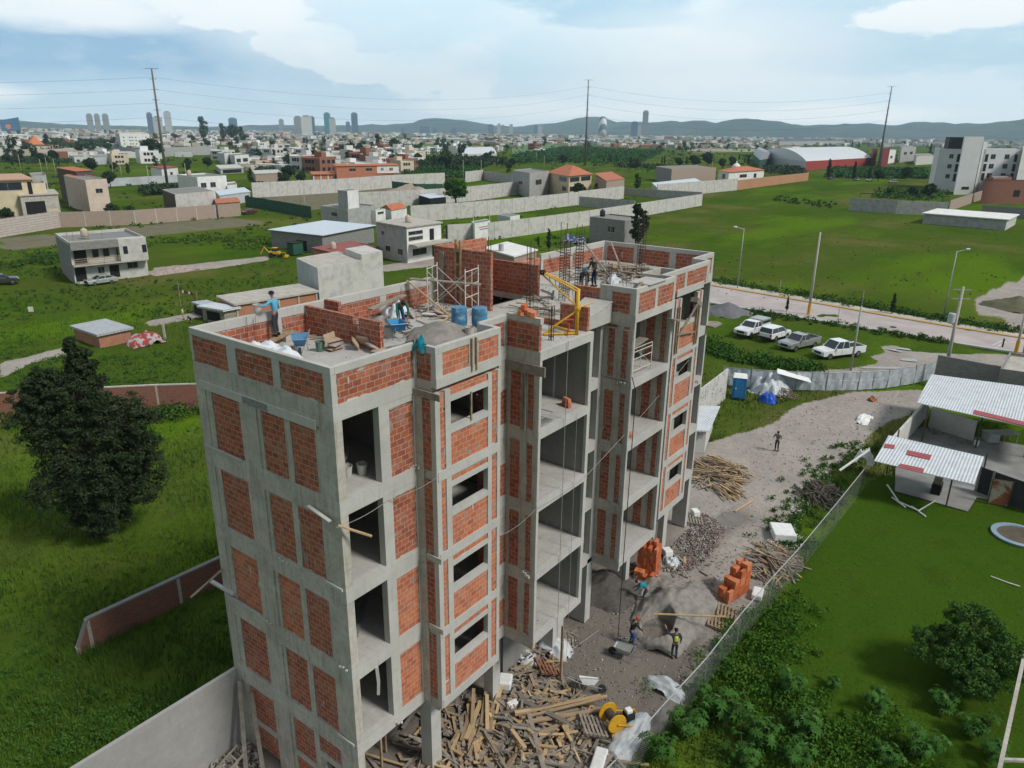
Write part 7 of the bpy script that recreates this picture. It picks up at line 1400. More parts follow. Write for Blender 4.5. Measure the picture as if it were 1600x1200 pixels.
wall('long white wall along the far edge of the big field', [(1026, 309), (1090, 303), (1151, 297)], 5.0, WHITED, posts=7, pm=GREYW); wall('orange brick wall closing the far corner of the big field', [(1151, 297), (1200, 290), (1262, 282)], 4.2, mat('brick_far_orange', (.44, .24, .13), (.4, .2, .11), .1), posts=9, pm=GREYW)
H('dark_shed', 'black hut with a pale sloping roof beside the round tree', (672, 327), (697, 324), (655, 322), -310, DARK, roof='mono', rm=ROOFB, rh=.2, cat='shed', m2=DARK); H('low_shed', 'pale shed left of the orange and white house', (400, 285), (441, 283), (396, 279), -272, BLOCKT, roof='slab', rm=WHITED)
# sheds in the green field
r, P_, h = H('brick_shed', 'small orange brick shed with a tin roof in the green field', (157, 544), (206, 533), (118, 530), -525, mat('orange_brick_flat', (.40, .20, .12), (.33, .15, .09), 1.2), roof='slab', rm=ROOFG, cat='shed')
g_ = G(225, 535); crumple('scrap_heap', 'scrap heap with red sheets beside the small brick shed', (g_.x, g_.y, 0), 1.8, 1.3, 1.1, mat('scrap', (.3, .05, .05), (.36, .34, .32), 1.5, lo=.48, hi=.52), 61, 'scrap heap'); wall('single concrete post in the green field', [(257, 528), (258, 527.5)], 1.7, CONC, name='concrete_post', cat='post', t=.25)
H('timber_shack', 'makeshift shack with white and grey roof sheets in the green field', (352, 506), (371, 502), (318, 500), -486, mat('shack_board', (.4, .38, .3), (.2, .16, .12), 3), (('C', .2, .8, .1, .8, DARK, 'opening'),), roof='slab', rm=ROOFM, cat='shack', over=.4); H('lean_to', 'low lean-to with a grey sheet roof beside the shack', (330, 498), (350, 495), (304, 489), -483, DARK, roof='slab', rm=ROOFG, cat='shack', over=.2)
a, b = G(283, 480), G(310, 481); cl = thing('clothes_line', 'clothes line with red and white washing on the green field', 'clothes line', (a.x, a.y, 0)); MB().tube([a, a+Vector((0, 0, 3.6))], .05, WOODG, 5).build('post', cl); MB().tube([b, b+Vector((0, 0, 2.2))], .05, WOODG, 5).build('post', cl); MB().tube([a+Vector((0, 0, 2.6)), a.lerp(b, .5)+Vector((0, 0, 1.9)), b+Vector((0, 0, 1.9))], .015, BLACK, 4).build('line', cl)
for i in range(7): q = a.lerp(b, .05+.12*i)+Vector((0, 0, 2.45-.06*i)); d = (b-a).normalized()*.45; MB().quad(q-Vector((0, 0, .35)), q+d*.6-Vector((0, 0, .35)), q+d*.6, q, [cloth('red_wash', (.4, .03, .04)), WHITE, cloth('black', (.03, .03, .035))][i % 3]).build('washing', cl)
g_ = G(432, 402); bh = thing('backhoe', 'yellow backhoe parked beside the metal-roofed warehouse', 'backhoe', (g_.x, g_.y, 0), R(-60), world=False); bh.scale = (.68,)*3
MB().box(-2, 1.2, -.6, .6, .9, 1.7, YEL).build('body', bh, bevel=.1); MB().box(-.9, .4, -.55, .55, 1.7, 2.6, GLASS).build('cab', bh); MB().box(-1, .5, -.65, .65, 2.6, 2.72, YEL).build('cab_roof', bh)
for x, w_ in ((-1.2, .7), (1.1, .45)):
    for y in (-.75, .75): MB().tube([(x, y-.2, w_), (x, y+.2, w_)], w_, BLACK, 16).build('wheel', bh)
MB().tube([(1.2, 0, 1.2), (2.6, 0, 1.4), (3.0, 0, .5)], .12, YEL, 6).build('loader_arm', bh); MB().box(2.7, 3.3, -1, 1, .1, .7, YEL).build('bucket', bh); MB().tube([(-2, 0, 1.3), (-3.4, 0, 2.8), (-4.6, 0, .8)], .14, YEL, 6).build('boom', bh)
g_ = G(462, 397); o = MB().box(-1.2, 1.2, -1, 1, 0, 2.2, GREENT).box(-1.4, 1.4, -1.1, 1.1, 2.2, 2.4, DARK).build('storage_tank', bevel=.1); o.location = (g_.x, g_.y, 0); tag(o, 'dark green covered machine beside the yellow backhoe', 'covered machine')
for q, lb, sd in (((890, 378), 'blue and white bundle of junk by the block house', 3), ((905, 380), 'dark junk heap with a white sheet left of the block house', 4)): g_ = G(*q); crumple('junk_heap', lb, (g_.x, g_.y, 0), 1.8, 1.4, 1.6, mat('junk', (.05, .09, .2), (.4, .4, .4), 1.2, lo=.5, hi=.56), sd, 'junk')
# ================================================================ trees of the middle distance
def tr1(label, px, py, ytop, lobes, n, ls, m, seed, name='tree', cat='tree', **k): g = G(px, py); return tree(name, label, (g.x, g.y, 0), max(1.0, HZ(g, ytop)), lobes, n, ls, m, seed, **k)
ROUND = [(0, 0, .6, .4, .4, .34), (-.12, .1, .72, .26, .26, .2), (.12, -.12, .5, .28, .28, .2)]; CYP = [(0, 0, .3, .09, .09, .25), (0, 0, .62, .07, .07, .26), (0, 0, .86, .035, .035, .14)]; TALL = [(0, 0, .45, .2, .2, .2), (.05, 0, .65, .18, .18, .2), (-.04, .03, .84, .11, .11, .14), (0, .02, .3, .15, .15, .12)]
tr1('big round green tree on the walled plot in the middle distance', 712, 322, 276, ROUND, 9000, .3, LF_N, 21, trunk=.4); tr1('tall dark conifer beside the block house behind the far roof', 996, 392, 316, TALL, 7000, .2, LF_D, 22, trunk=.25)
cp = tr1('cypress standing between the white wall and the unfinished building', 857, 392, 357, CYP, 1500, .14, LF_D, 23, name='cypress', limbs=False, trunk=.12)
for px, py, yt, lb in ((841, 386, 369, 'small cypress left of the taller one near the white wall'), (1293, 281, 248, 'tall cypress beside the dark parked car'), (1333, 282, 252, 'cypress in the middle behind the big field'), (1357, 283, 262, 'short cypress behind the parked cars'), (1452, 245, 224, 'lone cypress beyond the field near the apartment block'), (1331, 231, 220, 'small cypress left on the right skyline'), (1342, 231, 221, 'small cypress right on the right skyline'),
                       (1229, 487, 464, 'little cypress at the near kerb of the street'), (1393, 492, 458, 'cypress at the far kerb of the street'), (953, 255, 240, 'left of two cypresses by the tall middle pole'), (963, 255, 241, 'right of two cypresses by the tall middle pole'), (1034, 258, 244, 'left of three cypresses behind the beige building'), (1038, 258, 242, 'middle of three cypresses behind the beige building'), (428, 240, 226, 'first small cypress of the left distance row'), (440, 240, 227, 'second small cypress of the left distance row'), (468, 238, 224, 'third small cypress of the left distance row')):
    g_ = G(px, py); copy_tree(cp, (g_.x, g_.y, 0), px, HZ(g_, yt)/HZ(G(857, 392), 357), lb)
rt = tr1('dark round tree left of the tall left pole', 242, 250, 214, ROUND, 2600, .9, LF_F, 31, trunk=.5)
tl = tr1('tall irregular dark tree on the left skyline', 320, 222, 180, TALL, 3000, .9, LF_F, 32, trunk=.6)
H_rt, H_tl = HZ(G(242, 250), 214), HZ(G(320, 222), 180)
for px, py, yt, lb, s_, sc in ((350, 222, 191, 'first of the dark trees right of the skyline tree', tl, 1), (366, 222, 193, 'second of the dark trees right of the skyline tree', rt, 1), (379, 224, 196, 'third of the dark trees right of the skyline tree', tl, 1), (295, 262, 246, 'green bushy tree left above the two-window white house', rt, 1), (325, 264, 244, 'green bushy tree right above the two-window white house', rt, 1), (592, 240, 207, 'dark umbrella tree in the centre left distance', tl, 1), (617, 240, 214, 'dense tree right of the umbrella tree', rt, 1),
                              (549, 258, 233, 'dark tree above the orange and white house', rt, 1), (562, 236, 222, 'grey green tree in the centre left distance', rt, 1), (706, 240, 218, 'dark lone tree in the centre distance', tl, 1), (455, 246, 232, 'dark square hedge tree in the left distance', rt, 1), (1105, 262, 236, 'biggest dark tree behind the domed house', rt, 1), (1085, 263, 241, 'dark tree left of the biggest one behind the domed house', rt, 1), (1060, 262, 245, 'green tree further left behind the beige building', rt, 1), (1128, 263, 246, 'dark tree between the big ones and the domed house', rt, 1), (1145, 262, 248, 'low dark tree beside the dome', rt, 1),
                              (1415, 282, 259, 'dark round tree behind the parked suv', rt, 1), (1372, 284, 264, 'small round tree between the parked cars', rt, 1), (1450, 312, 285, 'garden tree in front of the apartment block', rt, 1), (1425, 310, 290, 'low garden tree beside the enclosure', rt, 1), (1390, 308, 294, 'small garden bush tree at the enclosure', rt, 1), (1545, 300, 282, 'palm-like green tree below the stair tower', rt, 1), (992, 268, 248, 'dark tree right of the orange-roofed house', rt, 1), (985, 266, 244, 'tree beside the beige building', tl, 1), (905, 312, 284, 'garden tree in front of the cream house', rt, 1), (930, 315, 285, 'palm in front of the orange roof slopes', tl, 1), (995, 300, 270, 'tall palm right of the striped wall', tl, 1),
                              (178, 345, 316, 'dark garden tree behind the long boundary wall', rt, 1), (203, 346, 320, 'small garden tree right of the darker one', rt, 1), (128, 350, 326, 'green garden tree in front of the dark frame garage', rt, 1), (12, 352, 322, 'bright garden tree at the left edge', rt, 1), (445, 290, 270, 'grey green tree left of the orange and white house', rt, 1), (470, 288, 268, 'low tree beside the pale shed', rt, 1), (822, 300, 281, 'bush at the corner of the grey house', rt, 1), (652, 256, 238, 'green tree right of the white rows', rt, 1), (640, 262, 246, 'low tree in the centre distance', rt, 1), (75, 232, 208, 'palm cluster at the far left', tl, 1), (800, 262, 246, 'tree at the left end of the maize field', rt, 1), (880, 258, 240, 'tree behind the cream house', rt, 1)):
    g_ = G(px, py); hh = HZ(g_, yt); copy_tree(s_, (g_.x, g_.y, 0), px*.7, hh/(H_rt if s_ is rt else H_tl), lb)
rs = random.Random(5)
for (x0, x1, y0, y1, n, wd) in ((0, 110, 250, 262, 6, 'left edge'), (110, 300, 262, 300, 9, 'left pole'), (400, 480, 244, 285, 9, 'low sheds left of the orange house'), (500, 640, 242, 256, 8, 'roofs above the orange house'), (640, 790, 248, 262, 8, 'barrel-roofed hall in the centre'), (1000, 1200, 246, 262, 7, 'domed house'), (390, 480, 285, 300, 3, 'gravel track')):
    for i in range(n):
        x, y = rs.uniform(x0, x1), rs.uniform(y0, y1); g_ = G(x, y); s_ = rs.choice((rt, tl)); copy_tree(s_, (g_.x, g_.y, 0), i, rs.uniform(4, 9)/(H_rt if s_ is rt else H_tl), 'dark garden tree near the %s, middle distance' % wd, 'garden trees near the '+wd)
# ================================================================ poles and wires
def pole(label, px, py, ytop, r0=.14, name='utility_pole', m=CONC, arms=0, lamp=0, band=0, r1=None, cat='pole'):
    g = G(px, py); h = HZ(g, ytop); r = thing(name, label, cat, (g.x, g.y, 0)); MB().tube([(g.x, g.y, -.3), (g.x, g.y, h)], r0, m, 10, r1 or r0*.6).build('shaft', r, smooth=True)
    for i in range(arms): z = h-.3-.9*i; MB().bar((g.x-.9*CR.x, g.y-.9*CR.y, z), (g.x+.9*CR.x, g.y+.9*CR.y, z), .1, .1, STEEL).build('crossarm', r)
    if lamp: MB().tube([(g.x, g.y, h-.1), (g.x-1.4*CR.x*lamp, g.y-1.4*CR.y*lamp, h+.25)], .04, STEEL, 6).build('lamp_arm', r); MB().box(g.x-1.4*CR.x*lamp-.3, g.x-1.4*CR.x*lamp+.3, g.y-1.4*CR.y*lamp-.2, g.y-1.4*CR.y*lamp+.2, h+.18, h+.32, FOAM).build('lamp_head', r)
    if band: MB().tube([(g.x, g.y, 0), (g.x, g.y, 1.5)], r0+.02, mat('yellow_band', (.6, .32, .02)), 12).build('painted_band', r)
    return r, g, h
pole('street lamp nearest the building end beside the street', 1152, 452, 357, .09, 'street_lamp', STEEL, lamp=1, cat='street lamp'); pole('street lamp behind the transformer pole', 1473, 500, 392, .09, 'street_lamp', STEEL, lamp=-1, cat='street lamp'); pole('concrete pole with a yellow painted foot on the near kerb', 1263, 492, 363, .2, arms=0, band=1)
r, g_, h = pole('concrete utility pole with a grey transformer by the yard gate', 1474, 594, 448, .2, arms=2); MB().lathe([(.3, 0), (.34, .1), (.34, .9), (.3, 1.0)], GREYL, 14, (g_.x-.5*CR.x, g_.y-.5*CR.y, h*.62)).build('transformer', r)
pole('short dark pole standing by the white crew cab pickup', 1329, 578, 478, .13, m=GREYW, band=0); pole('pole with a yellow foot at the right edge of the street', 1587, 552, 485, .18, band=1); pole('second yellow-footed pole cut by the right edge', 1600, 553, 480, .18, band=1); pole('small grey street post between the kerb and the parked cars', 1309, 500, 472, .05, 'sign_post', STEEL)
for (px, py, yt, m_, lb) in ((1217, 465, 437, WHITE, 'small white road sign at the far kerb'), (1344, 492, 455, mat('sign_orange', (.65, .3, .02)), 'orange diamond road sign at the far kerb')):
    r, g_, h = pole(lb, px, py, yt, .035, 'road_sign', STEEL, cat='road sign'); o = MB().box(-.3, .3, -.02, .02, -.3, .3, m_).build('sign_plate', r); o.location = (0, 0, h-.3); o.rotation_euler = (0, R(45) if 'diamond' in lb else 0, R(-50))
for px, py, lb in ((1566, 543, 'dark bollard beside the painted road arrows'),): g_ = G(px, py); MB().tube([(g_.x, g_.y, 0), (g_.x, g_.y, 1.1)], .09, BLACK, 8).build('bollard', label=lb, cat='bollard')
PY = []
for px, py, yt, lb in ((262, 292, 107, 'tall leaning transmission pole at the left'), (914, 258, 125, 'tall transmission pole in the centre with short crossarms'), (1372, 264, 135, 'tall transmission pole at the right behind the parked cars')):
    g_ = G(px, py); h = HZ(g_, yt); r = thing('transmission_pole', lb, 'transmission pole', (g_.x, g_.y, 0)); MB().tube([(g_.x, g_.y, 0), (g_.x, g_.y, h)], .85 if px > 300 else .6, mat('pylon_steel', (.16, .15, .15), (.12, .10, .09), .2), 10, .3).build('shaft', r, smooth=True); PY.append((g_, h))
    for i in range(6):
        z = h*(1-.085*i)-.3; w_ = (2.6 if i == 0 else 1.3)*(h/60+.3); MB().bar((g_.x-w_*CR.x, g_.y-w_*CR.y, z+.3), (g_.x+w_*CR.x, g_.y+w_*CR.y, z+.3), .2, .2, STEEL).build('crossarm', r)
WIRE = mat('wire', (.09, .09, .1), (.07, .07, .08))
def span(a, ha, b, hb, sag, n=24, r=.06):
    P_ = [Vector((a.x, a.y, ha)).lerp(Vector((b.x, b.y, hb)), i/n)-Vector((0, 0, sag*4*(i/n)*(1-i/n))) for i in range(n+1)]; return MB().tube(P_, r, WIRE, 4, cap=False)
far_l = Vector((PY[0][0].x-170, PY[0][0].y+120, 0)); fr_r = Vector((PY[2][0].x+150, PY[2][0].y-220, 0))
for i, f in enumerate((.93, .83, .72, .6)):
    nth = ('top', 'second', 'third', 'lowest')[i]
    for (a, ha), (b, hb), lb, rr in (((far_l, 40), PY[0], 'left edge and the left pole', .03), (PY[0], PY[1], 'left and centre poles', .03), (PY[1], PY[2], 'centre and right poles', .04)): tag(span(a, ha*f, b, hb*f, 9 if hb > 50 else 3, r=rr).build('power_line'), '%s transmission wire strung between the %s' % (nth, lb), 'power line')
for px, py, yt in ((34, 271, 241), (66, 273, 248), (75, 270, 245), (88, 276, 247), (178, 276, 252), (191, 282, 252), (235, 300, 258), (294, 300, 255), (305, 298, 262), (470, 318, 280), (477, 335, 285), (600, 318, 298), (740, 374, 318), (765, 370, 320), (724, 284, 250), (752, 282, 250), (838, 255, 236), (850, 266, 243), (940, 268, 244), (1112, 270, 244)):
    pole('slim pale pole, %d paces in from the left among the distant houses' % px if 0 else 'slim pale pole in the middle distance', px, py, yt, .13, m=CONC)['group' if 0 else 0] if 0 else None
poles_px = ((34, 271, 241, 'left edge field'), (66, 273, 248, 'field left of the cream houses'), (75, 270, 245, 'field just left of the brown house'), (88, 276, 247, 'brown house roof'), (178, 276, 252, 'grass right of the brown house'), (191, 282, 252, 'metal roof right of the brown house'), (235, 300, 258, 'left foot of the tall leaning pole'), (294, 300, 255, 'two-window white house'), (477, 335, 285, 'track beside the green screen fence'), (470, 318, 280, 'white panelled wall left of the orange and white house'), (740, 374, 318, 'painted hut'), (765, 370, 320, 'right side of the painted hut'), (724, 284, 250, 'round tree, left one'), (752, 282, 250, 'round tree, right one'), (838, 255, 236, 'maize field, left one'), (850, 266, 243, 'maize field, right one'), (1112, 270, 244, 'dark trees behind the beige building'))
for px, py, yt, w_ in poles_px: pole('slim pale pole at the '+w_, px, py, yt, .13, m=CONC)
# maize and dark scrub strips
def farstrip(name, poly, n, h, s, m, seed):
    r = np.random.RandomState(seed); P_ = np.array(gpoly(*poly)); lo_, hi_ = P_.min(0), P_.max(0); x = r.uniform(lo_[0], hi_[0], n*4); y = r.uniform(lo_[1], hi_[1], n*4); k = inpoly(x, y, [tuple(q) for q in P_]); x, y = x[k][:n], y[k][:n]; n = len(x)
    V = leafcloud(np.stack([x, y, np.full(n, h*.5)], -1), np.stack([np.full(n, h*.9)]*2+[np.full(n, h*.5)], -1), n*8, s, r); return npobj(name, npmesh(name, V, np.arange(len(V)).reshape(-1, 4), m, smooth=False), kind='stuff')
MAIZE = leafmat('maize_leaves', (.03, .085, .02), (.045, .11, .025), (.03, .07, .02), .05, .5)
farstrip('maize_crop', ((628, 283), (760, 276), (745, 262), (632, 262)), 1500, 2.2, .7, MAIZE, 1); farstrip('maize_crop', ((800, 256), (1000, 256), (1040, 236), (880, 230), (800, 244)), 2600, 2.6, 1.0, MAIZE, 2); farstrip('maize_crop', ((1290, 279), (1450, 280), (1448, 266), (1300, 264)), 1500, 2.4, .8, MAIZE, 3)
farstrip('shrub_belt', ((620, 262), (760, 262), (780, 250), (640, 250)), 700, 4, 1.2, LF_F, 4); farstrip('shrub_belt', ((70, 234), (170, 234), (165, 224), (75, 222)), 900, 7, 2.2, LF_F, 5); farstrip('shrub_belt', ((1190, 272), (1258, 276), (1250, 264), (1195, 262)), 250, 3, .9, LF_F, 6); farstrip('field_bushes', ((1205, 316), (1300, 326), (1310, 318), (1215, 308)), 90, .9, .4, GR3, 7); farstrip('field_bushes', ((1360, 312), (1470, 318), (1480, 302), (1370, 298)), 160, 2.2, .6, LF_M, 8)
def scatterpx(name, n, xr_, yr_, h, s, m, seed, per=10, skip=()):
    r = np.random.RandomState(seed); P_ = np.array([tuple(G(a, b))[:2] for a, b in zip(r.uniform(*xr_, n), r.uniform(*yr_, n))]); x, y = P_[:, 0], P_[:, 1]
    k = vnoise(x, y, 14, seed) > .45; k &= ~np.any([inpoly(x, y, p_) for p_ in DIRT+BROWN], axis=0); k &= ~((x > -2) & (x < 29) & (y > -2) & (y < 9)); x, y = x[k], y[k]; n = len(x); hh = h*r.uniform(.3, 1.3, n)
    V = leafcloud(np.stack([x, y, hh*.4], -1), np.stack([hh*1.3, hh*1.3, hh*.55], -1), n*per, s, r); return npobj(name, npmesh(name, V, np.arange(len(V)).reshape(-1, 4), m, smooth=False), kind='stuff')
OLV = leafmat('tussock_olive', (.10, .13, .03), (.13, .15, .05), (.18, .17, .08), .3, 2)
scatterpx('tussocks', 350, (1000, 1600), (310, 470), .12, .16, OLV, 1, 8); scatterpx('tussocks', 1500, (0, 560), (385, 500), .4, .14, GR3, 2, 10); scatterpx('tussocks', 900, (0, 1000), (300, 390), .8, .3, GR3, 3, 10)
scatterpx('scrub', 420, (0, 700), (245, 300), 1.8, .6, LF_F, 4, 12); scatterpx('scrub', 260, (760, 1260), (236, 262), 2.4, .8, LF_F, 5, 12); scatterpx('tussocks', 900, (0, 290), (520, 640), .35, .09, GR2, 6, 14)
for pl in (((0, 248), (110, 252), (110, 258), (0, 255)), ((225, 300), (280, 297), (280, 303), (225, 306)), ((400, 262), (480, 262), (480, 268), (400, 268)), ((560, 250), (640, 252), (640, 256), (560, 254)), ((960, 258), (1040, 262), (1040, 266), (960, 262))): farstrip('shrub_belt', pl, 160, 3.0, .8, LF_F, int(pl[0][0])+9)
# fields of other colours
for nm, q, m_ in (('field', ((800, 240), (870, 243), (885, 226), (800, 224)), mat('field_bright', (.09, .17, .04), (.07, .13, .03), .02)), ('field', ((1040, 228), (1180, 231), (1180, 228), (1060, 226)), mat('field_bright', (.09, .17, .04))), ('field', ((250, 222), (360, 219), (350, 210), (250, 214)), mat('field_brown', (.17, .14, .09), (.14, .12, .08), .02)), ('field', ((650, 233), (760, 236), (755, 228), (650, 226)), mat('field_bright', (.09, .17, .04))), ('field', ((1330, 222), (1480, 225), (1480, 219), (1330, 217)), mat('field_grey', (.2, .2, .17), (.17, .17, .14), .02)), ('field', ((1060, 236), (1185, 238), (1185, 233), (1090, 232)), mat('field_tan', (.3, .25, .18), (.26, .22, .16), .02))): sheet(nm, gpoly(*q), .15, m_)
# ================================================================ distant town
ZN = lambda x: ('far left part', 'left part', 'centre left part', 'centre', 'centre right part', 'right part', 'far right part')[max(0, min(6, int(x/229)))]
rs = random.Random(99); cols = [('white', (.70, .70, .68)), ('off-white', (.60, .59, .56)), ('cream', (.58, .50, .38)), ('grey', (.34, .34, .33)), ('pale pink', (.52, .38, .33)), ('brick-red', (.28, .12, .08)), ('light grey', (.5, .51, .52)), ('tan', (.42, .34, .26))]
FH = []
for ci, (cn, cc) in enumerate(cols):
    for v_ in range(2):
        m_ = mat('far_wall_%d' % ci, cc, tuple(x*.85 for x in cc), .05); w, d, h = (9, 11, 6) if v_ else (13, 9, 3.6); b = MB(); b.box(-w/2, w/2, -d/2, d/2, -1, h, m_)
        b.box(-w/2, w/2, -d/2, -d/2+.25, h, h+.6, m_).box(-w/2, w/2, d/2-.25, d/2, h, h+.6, m_); b.box(w*.1, w*.4, -d*.1, d*.3, h+.01, h+2.3, m_)
        for z in ([.9, 3.9] if v_ else [.9]):
            for x in (-.35, -.02, .28): b.box(w*x, w*x+1.6, -d/2-.06, -d/2-.005, z, z+1.4, DARK); b.box(-w/2-.06, -w/2-.005, w*x*.7, w*x*.7+1.5, z, z+1.4, DARK)
        FH.append((cn, ('two-storey' if v_ else 'low'), b.mesh('distant_house')))
def horizon(x): return 206 + (x-800)*.0125
zones = [((0, 640), 16, 60), ((560, 1000), 10, 40), ((0, 200), 3, 34), ((200, 400), 3, 26), ((400, 640), 6, 40), ((0, 110), 20, 40), ((640, 800), 8, 36), ((800, 1000), 6, 26), ((1000, 1200), 5, 22), ((1200, 1460), 3, 14), ((1540, 1600), 3, 26), ((400, 640), 36, 68), ((600, 660), 44, 58), ((1190, 1210), 26, 34)]
wts = [60, 30, 20, 14, 26, 14, 20, 14, 14, 10, 4, 40, 14, 2]
for (xr_, y0, y1), n in zip(zones, wts):
    for i in range(n):
        x = rs.uniform(*xr_); y = horizon(x)+y0+(y1-y0)*rs.random()**1.4; g_ = G(x, y); cn, st, me = rs.choice(FH if rs.random() > .55 else FH[:4])
        o = bpy.data.objects.new('distant_house', me); COL.objects.link(o); o.location = (g_.x, g_.y, 0); s_ = rs.uniform(.8, 1.35); o.scale = (s_, s_, s_*rs.uniform(.85, 1.2)); o.rotation_euler = (0, 0, rs.choice((0, 1.57))+rs.uniform(-.3, .3))
        zn = ZN(x); tag(o, '%s %s house in the %s of the distant town' % (cn, st, zn), 'house', '%s %s houses, %s of the distant town' % (cn, st, zn))
def boxes(name, n, xr_, y0, y1, mats_, seed, smin=6, smax=16, hmin=3, hmax=7):
    r = random.Random(seed); b = MB()
    for _ in range(n):
        x = r.uniform(*xr_); y = horizon(x)+r.uniform(y0, y1); g_ = G(x, y); w, d, h = r.uniform(smin, smax), r.uniform(smin, smax), r.uniform(hmin, hmax); a = r.uniform(0, 3.14); c_, s_ = math.cos(a), math.sin(a)
        b.prism([(g_.x+p*c_-q*s_, g_.y+p*s_+q*c_) for p, q in ((-w, -d), (w, -d), (w, d), (-w, d))], 0, h, r.choice(mats_))
    return b.build(name, kind='stuff')
FM = [MATS['far_wall_%d' % i] for i in (0, 1, 1, 2, 3, 4, 6, 7, 5)]
boxes('far_off_town', 2600, (-80, 1680), 2.0, 9, FM, 5, 6, 22, 5, 14); boxes('far_off_town', 900, (-80, 1680), 5, 16, FM, 6, 5, 12, 3, 8); boxes('far_off_town', 420, (-80, 620), 10, 30, FM, 7, 4, 9, 3, 7); boxes('far_off_town', 240, (600, 1250), 10, 22, FM, 8, 4, 12, 3, 6); boxes('far_off_town', 150, (380, 640), 34, 66, FM, 9, 3, 6, 2.5, 4); boxes('far_off_town', 60, (-60, 300), 30, 50, FM, 10, 3, 7, 3, 5)
for i, (x, y, w, d, h, cn) in enumerate(((480, 223, 70, 30, 9, 'grey'), (475, 216, 60, 30, 11, 'white'), (650, 216, 110, 60, 10, 'teal'), (700, 222, 120, 60, 9, 'pale'), (740, 226, 90, 50, 9, 'grey'), (590, 222, 60, 40, 8, 'white'), (850, 221, 90, 60, 9, 'white'), (925, 224, 110, 70, 10, 'grey'), (960, 220, 90, 40, 9, 'white'), (1010, 218, 90, 50, 9, 'white'), (1030, 224, 70, 40, 10, 'grey'), (1100, 226, 100, 20, 5, 'white'), (1150, 227, 80, 20, 5, 'pale'), (1290, 213, 90, 40, 10, 'white'), (1370, 213, 90, 40, 9, 'white'), (1460, 216, 110, 50, 10, 'white'), (80, 214, 60, 40, 14, 'white'), (20, 216, 90, 40, 8, 'white'), (1560, 222, 70, 40, 9, 'grey'), (870, 209, 80, 50, 14, 'orange-red'), (945, 209, 60, 50, 16, 'orange'), (1425, 222, 120, 30, 6, 'grey'), (520, 240, 24, 14, 6, 'grey'), (1240, 236, 60, 12, 4, 'white'))):
    g_ = G(x, y); cc = {'grey': (.4, .41, .42), 'white': (.68, .69, .69), 'teal': (.25, .55, .48), 'pale': (.55, .55, .53), 'orange-red': (.65, .1, .03), 'orange': (.5, .16, .08)}[cn]; m_ = mat('hall_'+cn, cc, tuple(q*.85 for q in cc), .02)
    s_ = .5*min(1, g_.length/1500); w, d, h = w*s_, d*s_, h*max(.5, s_*1.4); rr = thing('distant_hall', '%s flat hall in the distance, number %d' % (cn, i) if 0 else '%s hall in the distant town, %s' % (cn, ('far left', 'left', 'centre left', 'centre', 'centre right', 'right', 'far right')[min(6, int(x/229))]), 'hall', (g_.x, g_.y, 0), 0, '%s halls in the distant town' % cn, world=False)
    rr.rotation_euler = (0, 0, math.atan2(CR.y, CR.x)); MB().box(-w, w, -d, d, -1, h, m_).build('wall', rr); MB().xprism([(-w-1, h+.01), (w+1, h+.01), (0, h+2.2)], -d-1, d+1, WHITE if cn in ('white', 'pale') else m_).build('roof', rr)
tw = [(0, 9, 164, 'grey', 4200), (-4, 18, 183, 'grey', 3800), (21, 32, 182, 'navy', 3800), (39, 58, 184, 'navy', 4200), (70, 77, 181, 'pale', 4000), (204, 213, 179, 'grey', 3800), (215, 223, 179, 'grey', 3800), (226, 235, 179, 'grey', 3800), (288, 296, 177, 'navy', 3600), (296, 309, 183, 'pale', 3500), (312, 322, 175, 'pale', 4200), (401, 413, 185, 'navy', 4200), (471, 478, 187, 'grey', 4500), (492, 503, 183, 'grey', 3200), (502, 517, 182, 'white', 3100), (514, 521, 183, 'navy', 3300), (534, 543, 177, 'teal', 3600), (541, 550, 185, 'pale', 3500), (564, 570, 191, 'navy', 4500), (572, 581, 177, 'navy', 3800), (640, 645, 199, 'navy', 5000), (667, 680, 197, 'navy', 5000), (685, 690, 199, 'navy', 5000), (711, 718, 199, 'navy', 5200), (762, 770, 195, 'navy', 5200), (775, 780, 194, 'pale', 5200), (781, 785, 196, 'grey', 5000), (792, 797, 195, 'pale', 5300), (826, 831, 196, 'navy', 5000), (832, 838, 196, 'pale', 5000), (962, 971, 191, 'navy', 4000), (977, 985, 174, 'grey', 4000), (971, 976, 196, 'pale', 4300), (1049, 1052, 200, 'grey', 4500)]
def towermat(nm, c):
    m, t, p = newmat('tower_'+nm); uv = coords(t, 'UV'); b = t.nodes.new('ShaderNodeTexBrick'); b.offset = 0; t.links.new(uv, b.inputs[0]); b.inputs['Scale'].default_value = 1; b.inputs['Brick Width'].default_value = 5; b.inputs['Row Height'].default_value = 4; b.inputs['Mortar Size'].default_value = .9
    b.inputs['Color1'].default_value = (*[x*.6 for x in c], 1); b.inputs['Color2'].default_value = (*[x*.75 for x in c], 1); b.inputs['Mortar'].default_value = (*c, 1); t.links.new(b.outputs['Color'], p.inputs['Base Color']); p.inputs['Roughness'].default_value = .5; return m
TWM = {k: towermat(k, c) for k, c in dict(grey=(.28, .29, .31), navy=(.10, .15, .24), pale=(.46, .47, .48), white=(.62, .62, .60), teal=(.06, .24, .28)).items()}
